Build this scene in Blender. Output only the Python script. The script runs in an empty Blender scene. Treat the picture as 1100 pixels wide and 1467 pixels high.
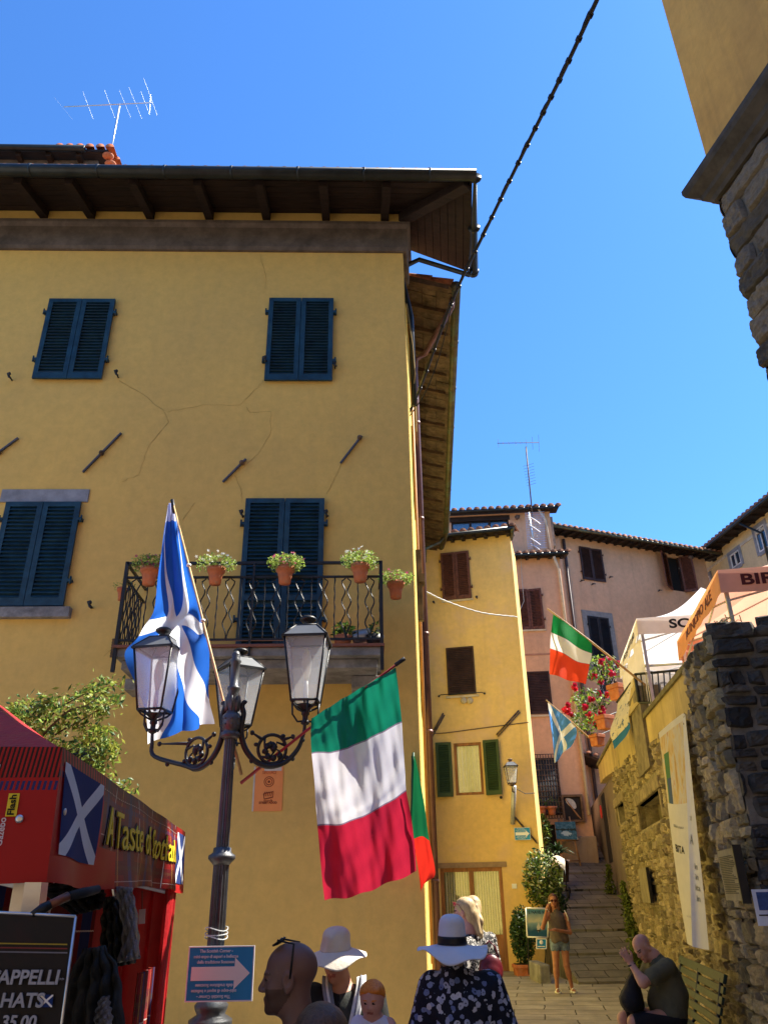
import bpy, math, random
import numpy as np
from mathutils import Vector, Matrix, noise as mnoise
random.seed(7); rng=np.random.RandomState(5)
S=bpy.context.scene; COL=S.collection; PI=math.pi; rad=math.radians
# ---------------------------------------------------------------- camera
F=1117.0; CAMP=Vector((0,0,1.85)); PITCH,YAW,ROLL=0.45786,0.0321,-0.01628
cp,sp_,cy_,sy_=math.cos(PITCH),math.sin(PITCH),math.cos(YAW),math.sin(YAW)
FW=Vector((sy_*cp,cy_*cp,sp_)); RI=Vector((cy_,-sy_,0)); UP=RI.cross(FW)
RI,UP=RI*math.cos(ROLL)+UP*math.sin(ROLL), -RI*math.sin(ROLL)+UP*math.cos(ROLL)
cd=bpy.data.cameras.new('camera'); cam=bpy.data.objects.new('camera',cd); COL.objects.link(cam)
cd.sensor_fit='VERTICAL'; cd.sensor_height=36; cd.lens=36*F/1467; cd.clip_end=2000; cd.clip_start=.05
cam.matrix_world=Matrix(((RI.x,UP.x,-FW.x,CAMP.x),(RI.y,UP.y,-FW.y,CAMP.y),(RI.z,UP.z,-FW.z,CAMP.z),(0,0,0,1)))
S.camera=cam
# ---------------------------------------------------------------- world, sun, exposure
SUN_EL,SUN_AZ=rad(55),rad(72)      # azimuth from +Y (north) clockwise towards +X
w=bpy.data.worlds.new('World'); S.world=w; w.use_nodes=True
nt=w.node_tree; sky=nt.nodes.new('ShaderNodeTexSky'); sky.sky_type='NISHITA'; sky.sun_disc=False
sky.sun_elevation=SUN_EL; sky.sun_rotation=SUN_AZ; sky.air_density=1.3; sky.dust_density=.3; sky.ozone_density=3.0; sky.altitude=100
tn=nt.nodes.new('ShaderNodeMix'); tn.data_type='RGBA'; tn.blend_type='MULTIPLY'; tn.inputs[0].default_value=1; tn.inputs[7].default_value=(.31,.58,.92,1)   # deep clean summer blue
nt.links.new(sky.outputs[0],tn.inputs[6]); bg=nt.nodes['Background']; nt.links.new(tn.outputs[2],bg.inputs[0]); bg.inputs[1].default_value=.10
sl=bpy.data.lights.new('sun','SUN'); sl.energy=5.0; sl.angle=rad(.5); sl.color=(1,.93,.80)
so=bpy.data.objects.new('sun',sl); COL.objects.link(so)
SUND=Vector((math.cos(SUN_EL)*math.sin(SUN_AZ),math.cos(SUN_EL)*math.cos(SUN_AZ),math.sin(SUN_EL)))
so.rotation_euler=SUND.to_track_quat('Z','Y').to_euler()
S.view_settings.view_transform='Standard'; S.view_settings.look='None'; S.view_settings.exposure=1.55
S.cycles.max_bounces=8; S.cycles.diffuse_bounces=5; S.cycles.transparent_max_bounces=12; S.cycles.use_denoising=True
# ---------------------------------------------------------------- photo rays
def ray(u,v): return FW+RI*((u-550)/F)-UP*((v-733.5)/F)
def P(u,v,Y): d=ray(u,v); return CAMP+d*(Y/d.y)
def PZ(u,v,z): d=ray(u,v); return CAMP+d*((z-CAMP.z)/d.z)
class Fr:
    """a vertical plane: origin (x,y), direction angle a from +X; n = outward normal (towards viewer side)"""
    def __init__(s,x,y,a):
        s.o=Vector((x,y,0)); s.d=Vector((math.cos(a),math.sin(a),0)); s.n=Vector((math.sin(a),-math.cos(a),0)); s.a=a
        s.M=Matrix(((s.d.x,s.n.x,0,x),(s.d.y,s.n.y,0,y),(0,0,1,0),(0,0,0,1)))
    def hit(s,u,v,off=0):
        r=ray(u,v); q=s.o+s.n*off; t=(q-CAMP).dot(s.n)/r.dot(s.n); p=CAMP+r*t
        return (p-s.o).dot(s.d), p.z
    def rect(s,u0,v0,u1,v1,off=0):
        vm=(v0+v1)/2; um=(u0+u1)/2
        return s.hit(u0,vm,off)[0],s.hit(um,v1,off)[1],s.hit(u1,vm,off)[0],s.hit(um,v0,off)[1]
    def w(s,a,n,z): return s.M@Vector((a,n,z))
# ---------------------------------------------------------------- objects
WL={}
def tag(o,label=None,cat=None,group=None,kind=None):
    if label:
        o['label']=label
        if len(label.split())>16: print('LONG',label)
    if cat: o['category']=cat
    if group: o['group']=group
    if kind: o['kind']=kind
    return o
def thing(name,label,cat,loc=(0,0,0),group=None,rz=0):
    o=bpy.data.objects.new(name,None); COL.objects.link(o); o.location=loc; o.rotation_euler=(0,0,rz)
    o.empty_display_size=.2
    m=Matrix.Translation(loc)@Matrix.Rotation(rz,4,'Z'); WL[o.name]=m
    return tag(o,label,cat,group)
def dup(o,parent=None):
    c=o.copy(); COL.objects.link(c); c.parent=parent
    for ch in [x for x in o.children]: dup(ch,c)
    return c
class MB:
    def __init__(s,M=None): s.v=[];s.f=[];s.mi=[];s.uv=[];s.M=M;s.m=0;s.sm=True;s.smf=[]
    def add(s,vs,fs,uvs=None,smooth=False):
        b=len(s.v)
        if s.M is not None: vs=[s.M@Vector(p) for p in vs]
        s.v+= [tuple(p) for p in vs]
        for i,f in enumerate(fs):
            s.f.append(tuple(b+k for k in f)); s.mi.append(s.m); s.smf.append(smooth)
            s.uv.append([uvs[k] for k in f] if uvs is not None else [(0,0)]*len(f))
        return s
    def box(s,c,d,R=None,taper=None):
        vs=[]
        for z in (-.5,.5):
            for y in (-.5,.5):
                for x in (-.5,.5):
                    p=Vector((x*d[0],y*d[1],z*d[2]))
                    if taper and z>0: p.x*=taper; p.y*=taper
                    if R is not None: p=R@p
                    vs.append(p+Vector(c))
        return s.add(vs,[(0,2,3,1),(4,5,7,6),(0,1,5,4),(2,6,7,3),(0,4,6,2),(1,3,7,5)])
    def bb(s,a,b): # box from corner to corner
        return s.box([(a[i]+b[i])/2 for i in range(3)],[abs(b[i]-a[i]) for i in range(3)])
    def hexa(s,p): return s.add(p,[(0,3,2,1),(4,5,6,7),(0,1,5,4),(1,2,6,5),(2,3,7,6),(3,0,4,7)])
    def tube(s,pts,r,n=8,caps=True,close=False):
        pts=[Vector(p) for p in pts]; m=len(pts); rs=r if isinstance(r,(list,tuple)) else [r]*m
        vs=[];prev=None
        for i,p in enumerate(pts):
            a=pts[max(i-1,0)]; b=pts[min(i+1,m-1)]
            if close: a=pts[i-1]; b=pts[(i+1)%m]
            t=(b-a); t=t.normalized() if t.length>1e-9 else Vector((0,0,1))
            if prev is None: q=t.orthogonal().normalized()
            else:
                q=prev-t*prev.dot(t); q=q.normalized() if q.length>1e-6 else t.orthogonal().normalized()
            prev=q; bn=t.cross(q)
            for k in range(n):
                an=2*PI*k/n; vs.append(p+(q*math.cos(an)+bn*math.sin(an))*rs[i])
        fs=[]
        for i in range(m if close else m-1):
            for k in range(n):
                a=i*n+k;b=i*n+(k+1)%n;j=(i+1)%m; fs.append((a,b,j*n+(k+1)%n,j*n+k))
        if caps and not close: fs+= [tuple(range(n))[::-1],tuple((m-1)*n+k for k in range(n))]
        return s.add(vs,fs,smooth=n>5)
    def lathe(s,prof,o=(0,0,0),n=20,R=None,ang=2*PI,caps=True):
        vs=[];fs=[];full=abs(ang-2*PI)<1e-6;c=n if full else n+1
        for (r,z) in prof:
            for k in range(c):
                a=ang*k/n; p=Vector((r*math.cos(a),r*math.sin(a),z))
                if R is not None:p=R@p
                vs.append(p+Vector(o))
        for i in range(len(prof)-1):
            for k in range(n):
                a=i*c+k;b=i*c+(k+1)%c; fs.append((a,b,b+c,a+c))
        if caps and full: fs+= [tuple(range(c))[::-1],tuple((len(prof)-1)*c+k for k in range(c))]
        return s.add(vs,fs,smooth=n>7)
    def ell(s,c,r,n=14,m=9,R=None,noise=0):
        prof=[];vs=[];fs=[]
        for i in range(m+1):
            th=PI*i/m
            for k in range(n):
                a=2*PI*k/n; q=1+(random.uniform(-noise,noise) if noise else 0)
                p=Vector((math.sin(th)*math.cos(a)*r[0]*q,math.sin(th)*math.sin(a)*r[1]*q,-math.cos(th)*r[2]*q))
                if R is not None:p=R@p
                vs.append(p+Vector(c))
        for i in range(m):
            for k in range(n):
                a=i*n+k;b=i*n+(k+1)%n; fs.append((a,b,b+n,a+n))
        return s.add(vs,fs,smooth=True)
    def quad(s,a,b,c,d,uv=((0,0),(1,0),(1,1),(0,1))): return s.add([a,b,c,d],[(0,1,2,3)],uv)
    def prism(s,poly,z0,z1): # poly list of xy (ccw)
        n=len(poly); vs=[(x,y,z0) for x,y in poly]+[(x,y,z1) for x,y in poly]
        return s.add(vs,[tuple(range(n))[::-1],tuple(range(n,2*n))]+[(i,(i+1)%n,n+(i+1)%n,n+i) for i in range(n)])
    def slab(s,poly,t): # planar polygon (3D pts) thickened along its normal by t
        P3=[Vector(p) for p in poly]; n=len(P3); nn=(P3[1]-P3[0]).cross(P3[2]-P3[1]).normalized()*t
        return s.add(P3+[p+nn for p in P3],[tuple(range(n))[::-1],tuple(range(n,2*n))]+[(i,(i+1)%n,n+(i+1)%n,n+i) for i in range(n)])
    def grid(s,fn,nu,nv,thick=0,smooth=True,closeu=False):
        vs=[];uv=[]
        for j in range(nv+1):
            for i in range(nu+1):
                vs.append(fn(i/nu,j/nv)); uv.append((i/nu,j/nv))
        fs=[(j*(nu+1)+i,j*(nu+1)+i+1,(j+1)*(nu+1)+i+1,(j+1)*(nu+1)+i) for j in range(nv) for i in range(nu)]
        s.add(vs,fs,uv,smooth)
        return s
    def build(s,name,mat,parent=None,bevel=0,solid=0,label=None):
        me=bpy.data.meshes.new(name); v=s.v
        if parent is not None:
            inv=WL[parent.name if parent.name in WL else parent['_r']].inverted(); v=[tuple(inv@Vector(p)) for p in v]
        me.from_pydata(v,[],s.f)
        for m in (mat if isinstance(mat,(list,tuple)) else [mat]): me.materials.append(m)
        me.polygons.foreach_set('material_index',s.mi); me.polygons.foreach_set('use_smooth',s.smf)
        uvl=me.uv_layers.new(name='UVMap'); uvl.data.foreach_set('uv',[c for f in s.uv for q in f for c in q])
        me.update(); o=bpy.data.objects.new(name,me); COL.objects.link(o)
        if parent is not None:
            o.parent=parent; WL[o.name]=WL[parent.name]
        else: WL[o.name]=Matrix.Identity(4)
        if bevel: b=o.modifiers.new('bevel','BEVEL'); b.width=bevel; b.segments=2; b.limit_method='ANGLE'
        if solid: b=o.modifiers.new('solid','SOLIDIFY'); b.thickness=solid; b.offset=0
        if label: o['label']=label
        return o
# ---------------------------------------------------------------- materials
class X:
    """tiny expression wrapper over math nodes"""
    def __init__(s,nt,k): s.nt=nt;s.k=k
    def _m(s,op,*a):
        n=s.nt.nodes.new('ShaderNodeMath'); n.operation=op
        for i,q in enumerate((s,)+a):
            if isinstance(q,X): s.nt.links.new(q.k,n.inputs[i])
            else: n.inputs[i].default_value=q
        return X(s.nt,n.outputs[0])
    def __add__(s,o): return s._m('ADD',o)
    __radd__=__add__
    def __sub__(s,o): return s._m('SUBTRACT',o)
    def __rsub__(s,o): return s._m('MULTIPLY',-1.)._m('ADD',o)
    def __mul__(s,o): return s._m('MULTIPLY',o)
    __rmul__=__mul__
    def abs(s): return s._m('ABSOLUTE')
    def lt(s,o): return s._m('LESS_THAN',o)
    def gt(s,o): return s._m('GREATER_THAN',o)
    def min(s,o): return s._m('MINIMUM',o)
    def max(s,o): return s._m('MAXIMUM',o)
    def fr(s): return s._m('FRACT')
    def sin(s): return s._m('SINE')
def mixc(nt,f,a,b,bt='MIX'):
    n=nt.nodes.new('ShaderNodeMix'); n.data_type='RGBA'; n.blend_type=bt
    for i,q in ((0,f),(6,a),(7,b)):
        q=q.k if isinstance(q,X) else q
        if isinstance(q,(int,float)): n.inputs[i].default_value=q
        elif isinstance(q,(tuple,list)): n.inputs[i].default_value=tuple(q[:3])+(1,)
        else: nt.links.new(q,n.inputs[i])
    return n.outputs[2]
def tex(nt,kind,co,scale,detail=4,rough=.6,dist=0):
    n=nt.nodes.new('ShaderNodeTex'+kind); n.inputs['Scale'].default_value=scale
    if kind=='Noise': n.inputs['Detail'].default_value=detail; n.inputs['Roughness'].default_value=rough; n.inputs['Distortion'].default_value=dist
    nt.links.new(co,n.inputs['Vector']); return n
def ramp(nt,fac,stops):
    n=nt.nodes.new('ShaderNodeValToRGB'); nt.links.new(fac.k if isinstance(fac,X) else fac,n.inputs[0])
    e=n.color_ramp.elements
    while len(e)<len(stops): e.new(.5)
    for q,(p,c) in zip(e,stops): q.position=p; q.color=tuple(c)+(1,) if len(c)==3 else c
    return n.outputs[0]
MC={}
def new(name):
    m=bpy.data.materials.new(name); m.use_nodes=True; nt=m.node_tree; b=nt.nodes['Principled BSDF']; b.inputs['Specular IOR Level'].default_value=.3
    return m,nt,b
def bump(nt,b,h,st,dist=.02):
    n=nt.nodes.new('ShaderNodeBump'); n.inputs['Strength'].default_value=st; n.inputs['Distance'].default_value=dist
    nt.links.new(h.k if isinstance(h,X) else h,n.inputs['Height']); nt.links.new(n.outputs[0],b.inputs['Normal'])
def trans(nt,b,col,amt,thru=None):
    """thin cloth: part of the light passes through"""
    t=nt.nodes.new('ShaderNodeBsdfTranslucent'); m=nt.nodes.new('ShaderNodeMixShader'); m.inputs[0].default_value=amt
    if isinstance(col,(tuple,list)): t.inputs[0].default_value=tuple(col)+(1,)
    else: nt.links.new(col,t.inputs[0])
    out=nt.nodes['Material Output']; nt.links.new(b.outputs[0],m.inputs[1]); nt.links.new(t.outputs[0],m.inputs[2]); nt.links.new(m.outputs[0],out.inputs[0])
def mat(name,col,rough=.7,metal=0,var=.15,vs=4,bmp=.15,bs=60,tr=0,spec=.3,col2=None,c2s=1.5,c2t=(.5,.7),stretch=None,dist=.01):
    if name in MC: return MC[name]
    m,nt,b=new(name); MC[name]=m
    tc=nt.nodes.new('ShaderNodeTexCoord'); co=tc.outputs['Object']
    if stretch:
        mp=nt.nodes.new('ShaderNodeMapping'); mp.inputs['Scale'].default_value=stretch; nt.links.new(co,mp.inputs[0]); co=mp.outputs[0]
    n1=tex(nt,'Noise',co,vs,6,.65)
    f=X(nt,n1.outputs[0])
    lo=tuple(max(c*(1-var*1.6),0) for c in col); hi=tuple(min(c*(1+var*1.6),1) for c in col)
    c=ramp(nt,f,[(.3,lo),(.7,hi)])
    if col2 is not None:
        n2=tex(nt,'Noise',co,c2s,7,.7,.4); f2=ramp(nt,n2.outputs[0],[(c2t[0],(0,0,0)),(c2t[1],(1,1,1))])
        c=mixc(nt,f2,c,col2)
    nt.links.new(c,b.inputs['Base Color']); b.inputs['Roughness'].default_value=rough; b.inputs['Metallic'].default_value=metal
    b.inputs['Specular IOR Level'].default_value=spec
    if bmp: n3=tex(nt,'Noise',co,bs,5,.7); bump(nt,b,n3.outputs[0],bmp,dist)
    if tr: trans(nt,b,c,tr)
    return m
def pat(name,fn,rough=.8,tr=0,bmp=.1,bs=200,var=.1):
    """pattern laid out on the UVs of its own surface; fn(u,v,nt)->colour"""
    if name in MC: return MC[name]
    m,nt,b=new(name); MC[name]=m
    uvn=nt.nodes.new('ShaderNodeUVMap'); sx=nt.nodes.new('ShaderNodeSeparateXYZ'); nt.links.new(uvn.outputs[0],sx.inputs[0])
    c=fn(X(nt,sx.outputs[0]),X(nt,sx.outputs[1]),nt,uvn.outputs[0])
    tc=nt.nodes.new('ShaderNodeTexCoord'); n=tex(nt,'Noise',tc.outputs['Object'],6,5)
    g=ramp(nt,n.outputs[0],[(.3,(1-var,)*3),(.7,(1,1,1))]); c=mixc(nt,1.,c,g,'MULTIPLY')
    nt.links.new(c,b.inputs['Base Color']); b.inputs['Roughness'].default_value=rough
    if bmp: n3=tex(nt,'Noise',tc.outputs['Object'],bs,3); bump(nt,b,n3.outputs[0],bmp,.002 if bs>50 else .02)
    if tr: trans(nt,b,c,tr)
    return m
def plaster(name,col,dirt,streak=.75,rough=.9,patch=None,pt=(.62,.75)):
    if name in MC: return MC[name]
    m,nt,b=new(name); MC[name]=m
    tc=nt.nodes.new('ShaderNodeTexCoord'); co=tc.outputs['Object']
    n1=tex(nt,'Noise',co,.45,8,.62,.6); n2=tex(nt,'Noise',co,7,8,.7)
    mp=nt.nodes.new('ShaderNodeMapping'); mp.inputs['Scale'].default_value=(3.2,3.2,.28); nt.links.new(co,mp.inputs[0]); n4=tex(nt,'Noise',mp.outputs[0],1.2,8,.7)
    c=mixc(nt,ramp(nt,n1.outputs[0],[(.38,(0,0,0)),(.66,(1,1,1))]),col,tuple(a*.5+b_*.5 for a,b_ in zip(dirt,col)))
    c=mixc(nt,ramp(nt,n4.outputs[0],[(.5,(0,0,0)),(.85,(streak,)*3)]),c,dirt)
    c=mixc(nt,1.,c,ramp(nt,n2.outputs[0],[(.25,(.86,.86,.86)),(.75,(1.08,1.08,1.08))]),'MULTIPLY')
    if patch is not None:
        n5=tex(nt,'Noise',co,.8,8,.65,.3); c=mixc(nt,ramp(nt,n5.outputs[0],[(pt[0],(0,0,0)),(pt[1],(1,1,1))]),c,patch)
    nt.links.new(c,b.inputs['Base Color']); b.inputs['Roughness'].default_value=rough; b.inputs['Specular IOR Level'].default_value=.15
    n3=tex(nt,'Noise',co,22,8,.75); n6=tex(nt,'Noise',co,3,3,.5); bump(nt,b,X(nt,n3.outputs[0])*.4+X(nt,n6.outputs[0])*1.2,.25,.03)
    return m
YEL=plaster('yellow_plaster',(.77,.50,.135),(.60,.40,.13),streak=.5)
YEL2=plaster('ochre_plaster',(.84,.57,.20),(.62,.41,.16),patch=(.70,.47,.28),pt=(.5,.75))
YELS=plaster('bright_yellow_plaster',(.82,.66,.17),(.66,.50,.14),streak=.4)
PINK=plaster('salmon_plaster',(.72,.42,.26),(.48,.29,.19))
PINK2=plaster('dusty_pink_plaster',(.74,.45,.27),(.48,.30,.19),patch=(.66,.55,.48),pt=(.70,.74))
PALE=plaster('pale_yellow_plaster',(.74,.60,.34),(.5,.4,.25))
OCR=plaster('tower_ochre_plaster',(.70,.38,.095),(.38,.21,.07),streak=.8)
CONC=mat('concrete',(.24,.23,.22),.9,var=.25,bmp=.4,bs=30,col2=(.12,.115,.11),c2s=3)
CORN=mat('brown_cornice_stone',(.12,.095,.078),.85,var=.25,bmp=.4,bs=20,col2=(.08,.065,.055),c2s=2)
GST=mat('grey_stone',(.27,.28,.30),.85,var=.2,bmp=.4,bs=50)
DWOOD=mat('dark_stained_wood',(.022,.013,.010),.7,var=.4,vs=3,bmp=.4,bs=30,stretch=(1,6,6))
TAVE=mat('eave_brick_boards',(.115,.078,.05),.85,var=.45,vs=5,bmp=.4,bs=30,col2=(.10,.06,.04),c2s=4)
SHBL=mat('blue_shutter_paint',(.0085,.040,.068),.5,var=.3,vs=6,bmp=.2,spec=.35,col2=(.02,.062,.085),c2s=5)
SHBR=mat('brown_shutter_wood',(.125,.045,.028),.6,var=.3,bmp=.2,vs=10)
SHDK=mat('dark_brown_blind',(.05,.024,.018),.6,var=.3,bmp=.1)
SHGR=mat('green_shutter_paint',(.035,.065,.022),.5,var=.15,bmp=.1)
SHBK=mat('black_shutter',(.018,.018,.022),.5,var=.3)
IRON=mat('black_iron',(.018,.019,.021),.42,metal=.3,var=.3,bmp=.25,bs=80,spec=.5)
CAST=mat('cast_iron_grey',(.075,.078,.084),.4,metal=.45,var=.3,bmp=.3,bs=60,spec=.6)
RUST=mat('rusty_iron',(.13,.09,.07),.7,metal=.3,var=.4,bmp=.3)
GUT=mat('painted_gutter',(.018,.022,.022),.4,metal=.4,var=.3,bmp=.05,spec=.5)
COPG=mat('weathered_copper_gutter',(.10,.085,.05),.45,metal=.5,var=.3,bmp=.1,col2=(.11,.17,.12),c2s=3)
PIPEM=mat('maroon_downpipe',(.17,.085,.075),.4,metal=.2,var=.15,bmp=.05)
ALU=mat('aluminium',(.6,.61,.63),.35,metal=.8,var=.1,bmp=.05)
TERR=mat('terracotta',(.50,.155,.065),.75,var=.2,bmp=.15,bs=40,col2=(.42,.24,.16),c2s=9)
TILE=mat('roof_tile',(.30,.135,.075),.85,var=.45,vs=6,bmp=.4,bs=40,col2=(.09,.07,.055),c2s=3)
SOIL=mat('soil',(.04,.028,.02),.95)
WHP=mat('white_paint',(.78,.78,.76),.5,var=.05)
BLK=mat('black_plastic',(.012,.012,.013),.45,var=.2)
DARK=mat('dark_interior',(.012,.010,.009),.9)
OWOOD=mat('varnished_wood',(.30,.12,.04),.45,var=.3,bmp=.2,vs=3,stretch=(4,4,.6),bs=20)
POLE=mat('bamboo_pole',(.52,.33,.15),.5,var=.25)
GLASS=mat('window_glass',(.03,.045,.07),.06,var=.1,bmp=0,spec=.8)
def frosted():
    m,nt,b=new('frosted_lamp_glass'); MC['fg']=m
    b.inputs['Base Color'].default_value=(.78,.82,.85,1); b.inputs['Roughness'].default_value=.35
    t=nt.nodes.new('ShaderNodeBsdfTranslucent'); t.inputs[0].default_value=(.80,.85,.88,1)
    tp=nt.nodes.new('ShaderNodeBsdfTransparent'); m1=nt.nodes.new('ShaderNodeMixShader'); m1.inputs[0].default_value=.5
    m2=nt.nodes.new('ShaderNodeMixShader'); m2.inputs[0].default_value=.72
    nt.links.new(b.outputs[0],m1.inputs[1]); nt.links.new(t.outputs[0],m1.inputs[2]); nt.links.new(m1.outputs[0],m2.inputs[1]); nt.links.new(tp.outputs[0],m2.inputs[2])
    nt.links.new(m2.outputs[0],nt.nodes['Material Output'].inputs[0]); return m
FROST=frosted()
BULB=mat('opal_bulb',(.9,.86,.75),.3,var=.02,bmp=0,tr=.5)
# colours for flags
def saltire_fn(bg=(.012,.07,.36),wd=.085):
    def fn(u,v,nt,co):
        d=(u-v).abs().min((u+v-1.).abs()); return mixc(nt,d.lt(wd),bg,(.80,.82,.86))
    return fn
SALT=pat('saltire_cloth',saltire_fn((.012,.09,.46)),tr=.5,var=.06)
SALTP=pat('saltire_print',saltire_fn((.008,.03,.16),.11),tr=.15)
def tri_fn(c1,c2,c3):
    def fn(u,v,nt,co):
        c=mixc(nt,v.gt(.3333),c1,c2); return mixc(nt,v.gt(.6667),c,c3)
    return fn
TRI=pat('tricolour_cloth',tri_fn((.008,.21,.10),(.74,.74,.76),(.56,.022,.055)),tr=.42,var=.05)
TRI2=pat('bright_tricolour_cloth',tri_fn((.01,.26,.07),(.80,.78,.74),(.78,.07,.02)),tr=.5,var=.05)
def tartan_fn(sc=5.,base=(.34,.008,.010)):
    def fn(u,v,nt,co):
        c=base
        def band(x,off,wd): return ((x*sc+off).fr()-.5).abs().lt(wd)
        dg=((u*sc*42+v*sc*42).fr()).lt(.5)
        c=mixc(nt,band(v,.0,.17)*dg,c,(.010,.012,.02)); c=mixc(nt,band(u,.0,.17)*dg,c,(.010,.012,.02))
        c=mixc(nt,band(u,.0,.05),c,(.012,.03,.12)); c=mixc(nt,band(v,.0,.05)*dg,c,(.012,.05,.03))
        c=mixc(nt,band(u,.33,.012)*dg,c,(.7,.5,.1)); c=mixc(nt,band(v,.33,.012)*dg,c,(.7,.7,.65)); c=mixc(nt,band(u,.62,.010),c,(.6,.6,.6))
        return c
    return fn
TART=pat('red_tartan',tartan_fn(5.,(.22,.006,.008)),tr=.02)
TARTD=pat('dark_tartan',tartan_fn(3.,(.05,.012,.012)))
REDF=mat('red_canopy_cloth',(.38,.006,.010),.5,var=.18,vs=3,bmp=.3,bs=9,tr=.07,spec=.5,dist=.03)
# ---------------------------------------------------------------- text
def text(s,size,M,mt,parent,name='lettering',ext=.002,bold=.0,align='CENTER',sx=1,fn=None,shear=0,label=None,fit=0):
    cu=bpy.data.curves.new('t','FONT'); cu.body=s; cu.size=size; cu.extrude=ext; cu.offset=bold; cu.align_x=align; cu.align_y='CENTER'; cu.shear=shear; cu.resolution_u=4
    o=bpy.data.objects.new('t',cu); COL.objects.link(o)
    me=bpy.data.meshes.new_from_object(o.evaluated_get(bpy.context.evaluated_depsgraph_get())); bpy.data.objects.remove(o); bpy.data.curves.remove(cu)
    me.name=name; inv=WL[parent.name].inverted() if parent is not None else Matrix.Identity(4)
    xs=[v.co.x for v in me.vertices]; x0_,x1_=min(xs),max(xs)
    for v in me.vertices:
        p=Vector((((v.co.x-x0_)/(x1_-x0_)-.5)*fit if fit else v.co.x*sx,v.co.y,v.co.z)); p=fn(p) if fn else M@p
        v.co=inv@p
    me.materials.clear(); me.materials.append(mt)
    q=bpy.data.objects.new(name,me); COL.objects.link(q); q.parent=parent
    if parent is not None: WL[q.name]=WL[parent.name]
    if label: q['label']=label
    return q
def TM(fr,s,z,off,rot=0,mir=False):
    """text matrix on a wall frame: text x along the wall, y up, facing outward"""
    return Matrix.Translation(fr.w(s,off,z))@Matrix(((fr.d.x,0,fr.n.x,0),(fr.d.y,0,fr.n.y,0),(0,1,0,0),(0,0,0,1)))@Matrix.Rotation(rot,4,'Z')
# ---------------------------------------------------------------- cloth from a control net of photo points with their own distance
def net(ctrl,nu=40,nv=60,fold=None):
    A=np.array([[tuple(P(*c)) if len(c)==3 and not isinstance(c,Vector) else tuple(c) for c in r] for r in ctrl],float)
    def cr(A,t,ax):
        A=np.moveaxis(A,ax,0); n=A.shape[0]; x=t*(n-1); i=min(int(x),n-2); f=x-i
        g=lambda k:A[k] if 0<=k<n else (2*A[0]-A[1] if k<0 else 2*A[n-1]-A[n-2])
        a,b,c,d=g(i-1),g(i),g(i+1),g(i+2)
        return .5*((2*b)+(c-a)*f+(2*a-5*b+4*c-d)*f*f+(3*b-a-3*c+d)*f**3)
    cache={}
    def fn(u,v):
        if v not in cache: cache[v]=cr(A,v,0)
        p=Vector(cr(cache[v],u,0))
        if fold: p=p+Vector(fold(u,v))
        return p
    return fn
# ---------------------------------------------------------------- leaves
def leaves(mb,c,r,n,size,up=.3,shape=None,flat=False,mats=1):
    for _ in range(n):
        if shape: p=shape()
        else:
            while 1:
                q=Vector([random.uniform(-1,1) for _ in range(3)])
                if q.length<1: break
            q=q*(.6+.4*random.random())/max(q.length,.3)*min(1,q.length+.25)
            p=Vector((c[0]+q.x*r[0],c[1]+q.y*r[1],c[2]+q.z*r[2]))
        a=Vector((random.gauss(0,1),random.gauss(0,1),random.gauss(0,1)+up)).normalized()
        s=size*random.uniform(.6,1.3); b=a.orthogonal().normalized(); b=Matrix.Rotation(random.uniform(0,6.3),3,a)@b; t=a.cross(b)
        if mats>1: mb.m=random.randrange(mats)
        mb.add([p-b*s,p+t*s*.42,p+b*s*1.0,p-t*s*.42,p+a*s*.12],[(0,1,4),(1,2,4),(2,3,4),(3,0,4)])
    return mb
LEAF=mat('leaf_green',(.055,.12,.022),.5,var=.5,vs=9,bmp=0,tr=.3,spec=.5)
LEAF2=mat('leaf_light',(.22,.32,.05),.5,var=.4,vs=9,bmp=0,tr=.4,spec=.5)
LEAFP=mat('pot_leaf',(.34,.46,.10),.5,var=.4,vs=9,bmp=0,tr=.4)
LEAFD=mat('leaf_dark',(.025,.06,.018),.45,var=.4,vs=9,bmp=0,tr=.15,spec=.6)
LEAFV=mat('leaf_variegated',(.42,.46,.26),.5,var=.3,vs=9,bmp=0,tr=.3)
PETR=mat('petal_red',(.62,.012,.03),.6,var=.2,bmp=0,tr=.3); PETP=mat('petal_pink',(.6,.12,.22),.6,var=.2,bmp=0,tr=.3); PETW=mat('petal_white',(.8,.8,.74),.6,var=.1,bmp=0,tr=.3)
# ---------------------------------------------------------------- walls with openings
def wall_holes(mb,fr,s0,s1,z0,z1,holes,depth=.16,n=0):
    ss=sorted(set([s0,s1]+[h[i] for h in holes for i in (0,2)])); zs=sorted(set([z0,z1]+[h[i] for h in holes for i in (1,3)]))
    for i in range(len(ss)-1):
        for j in range(len(zs)-1):
            cs,cz=(ss[i]+ss[i+1])/2,(zs[j]+zs[j+1])/2
            if any(h[0]<cs<h[2] and h[1]<cz<h[3] for h in holes): continue
            mb.quad(fr.w(ss[i],n,zs[j]),fr.w(ss[i+1],n,zs[j]),fr.w(ss[i+1],n,zs[j+1]),fr.w(ss[i],n,zs[j+1]))
    for a,b,c,d in holes:
        w_=fr.w
        for p,q in (((a,b),(c,b)),((c,b),(c,d)),((c,d),(a,d)),((a,d),(a,b))):
            mb.quad(w_(p[0],n,p[1]),w_(p[0],n-depth,p[1]),w_(q[0],n-depth,q[1]),w_(q[0],n,q[1]))
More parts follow.
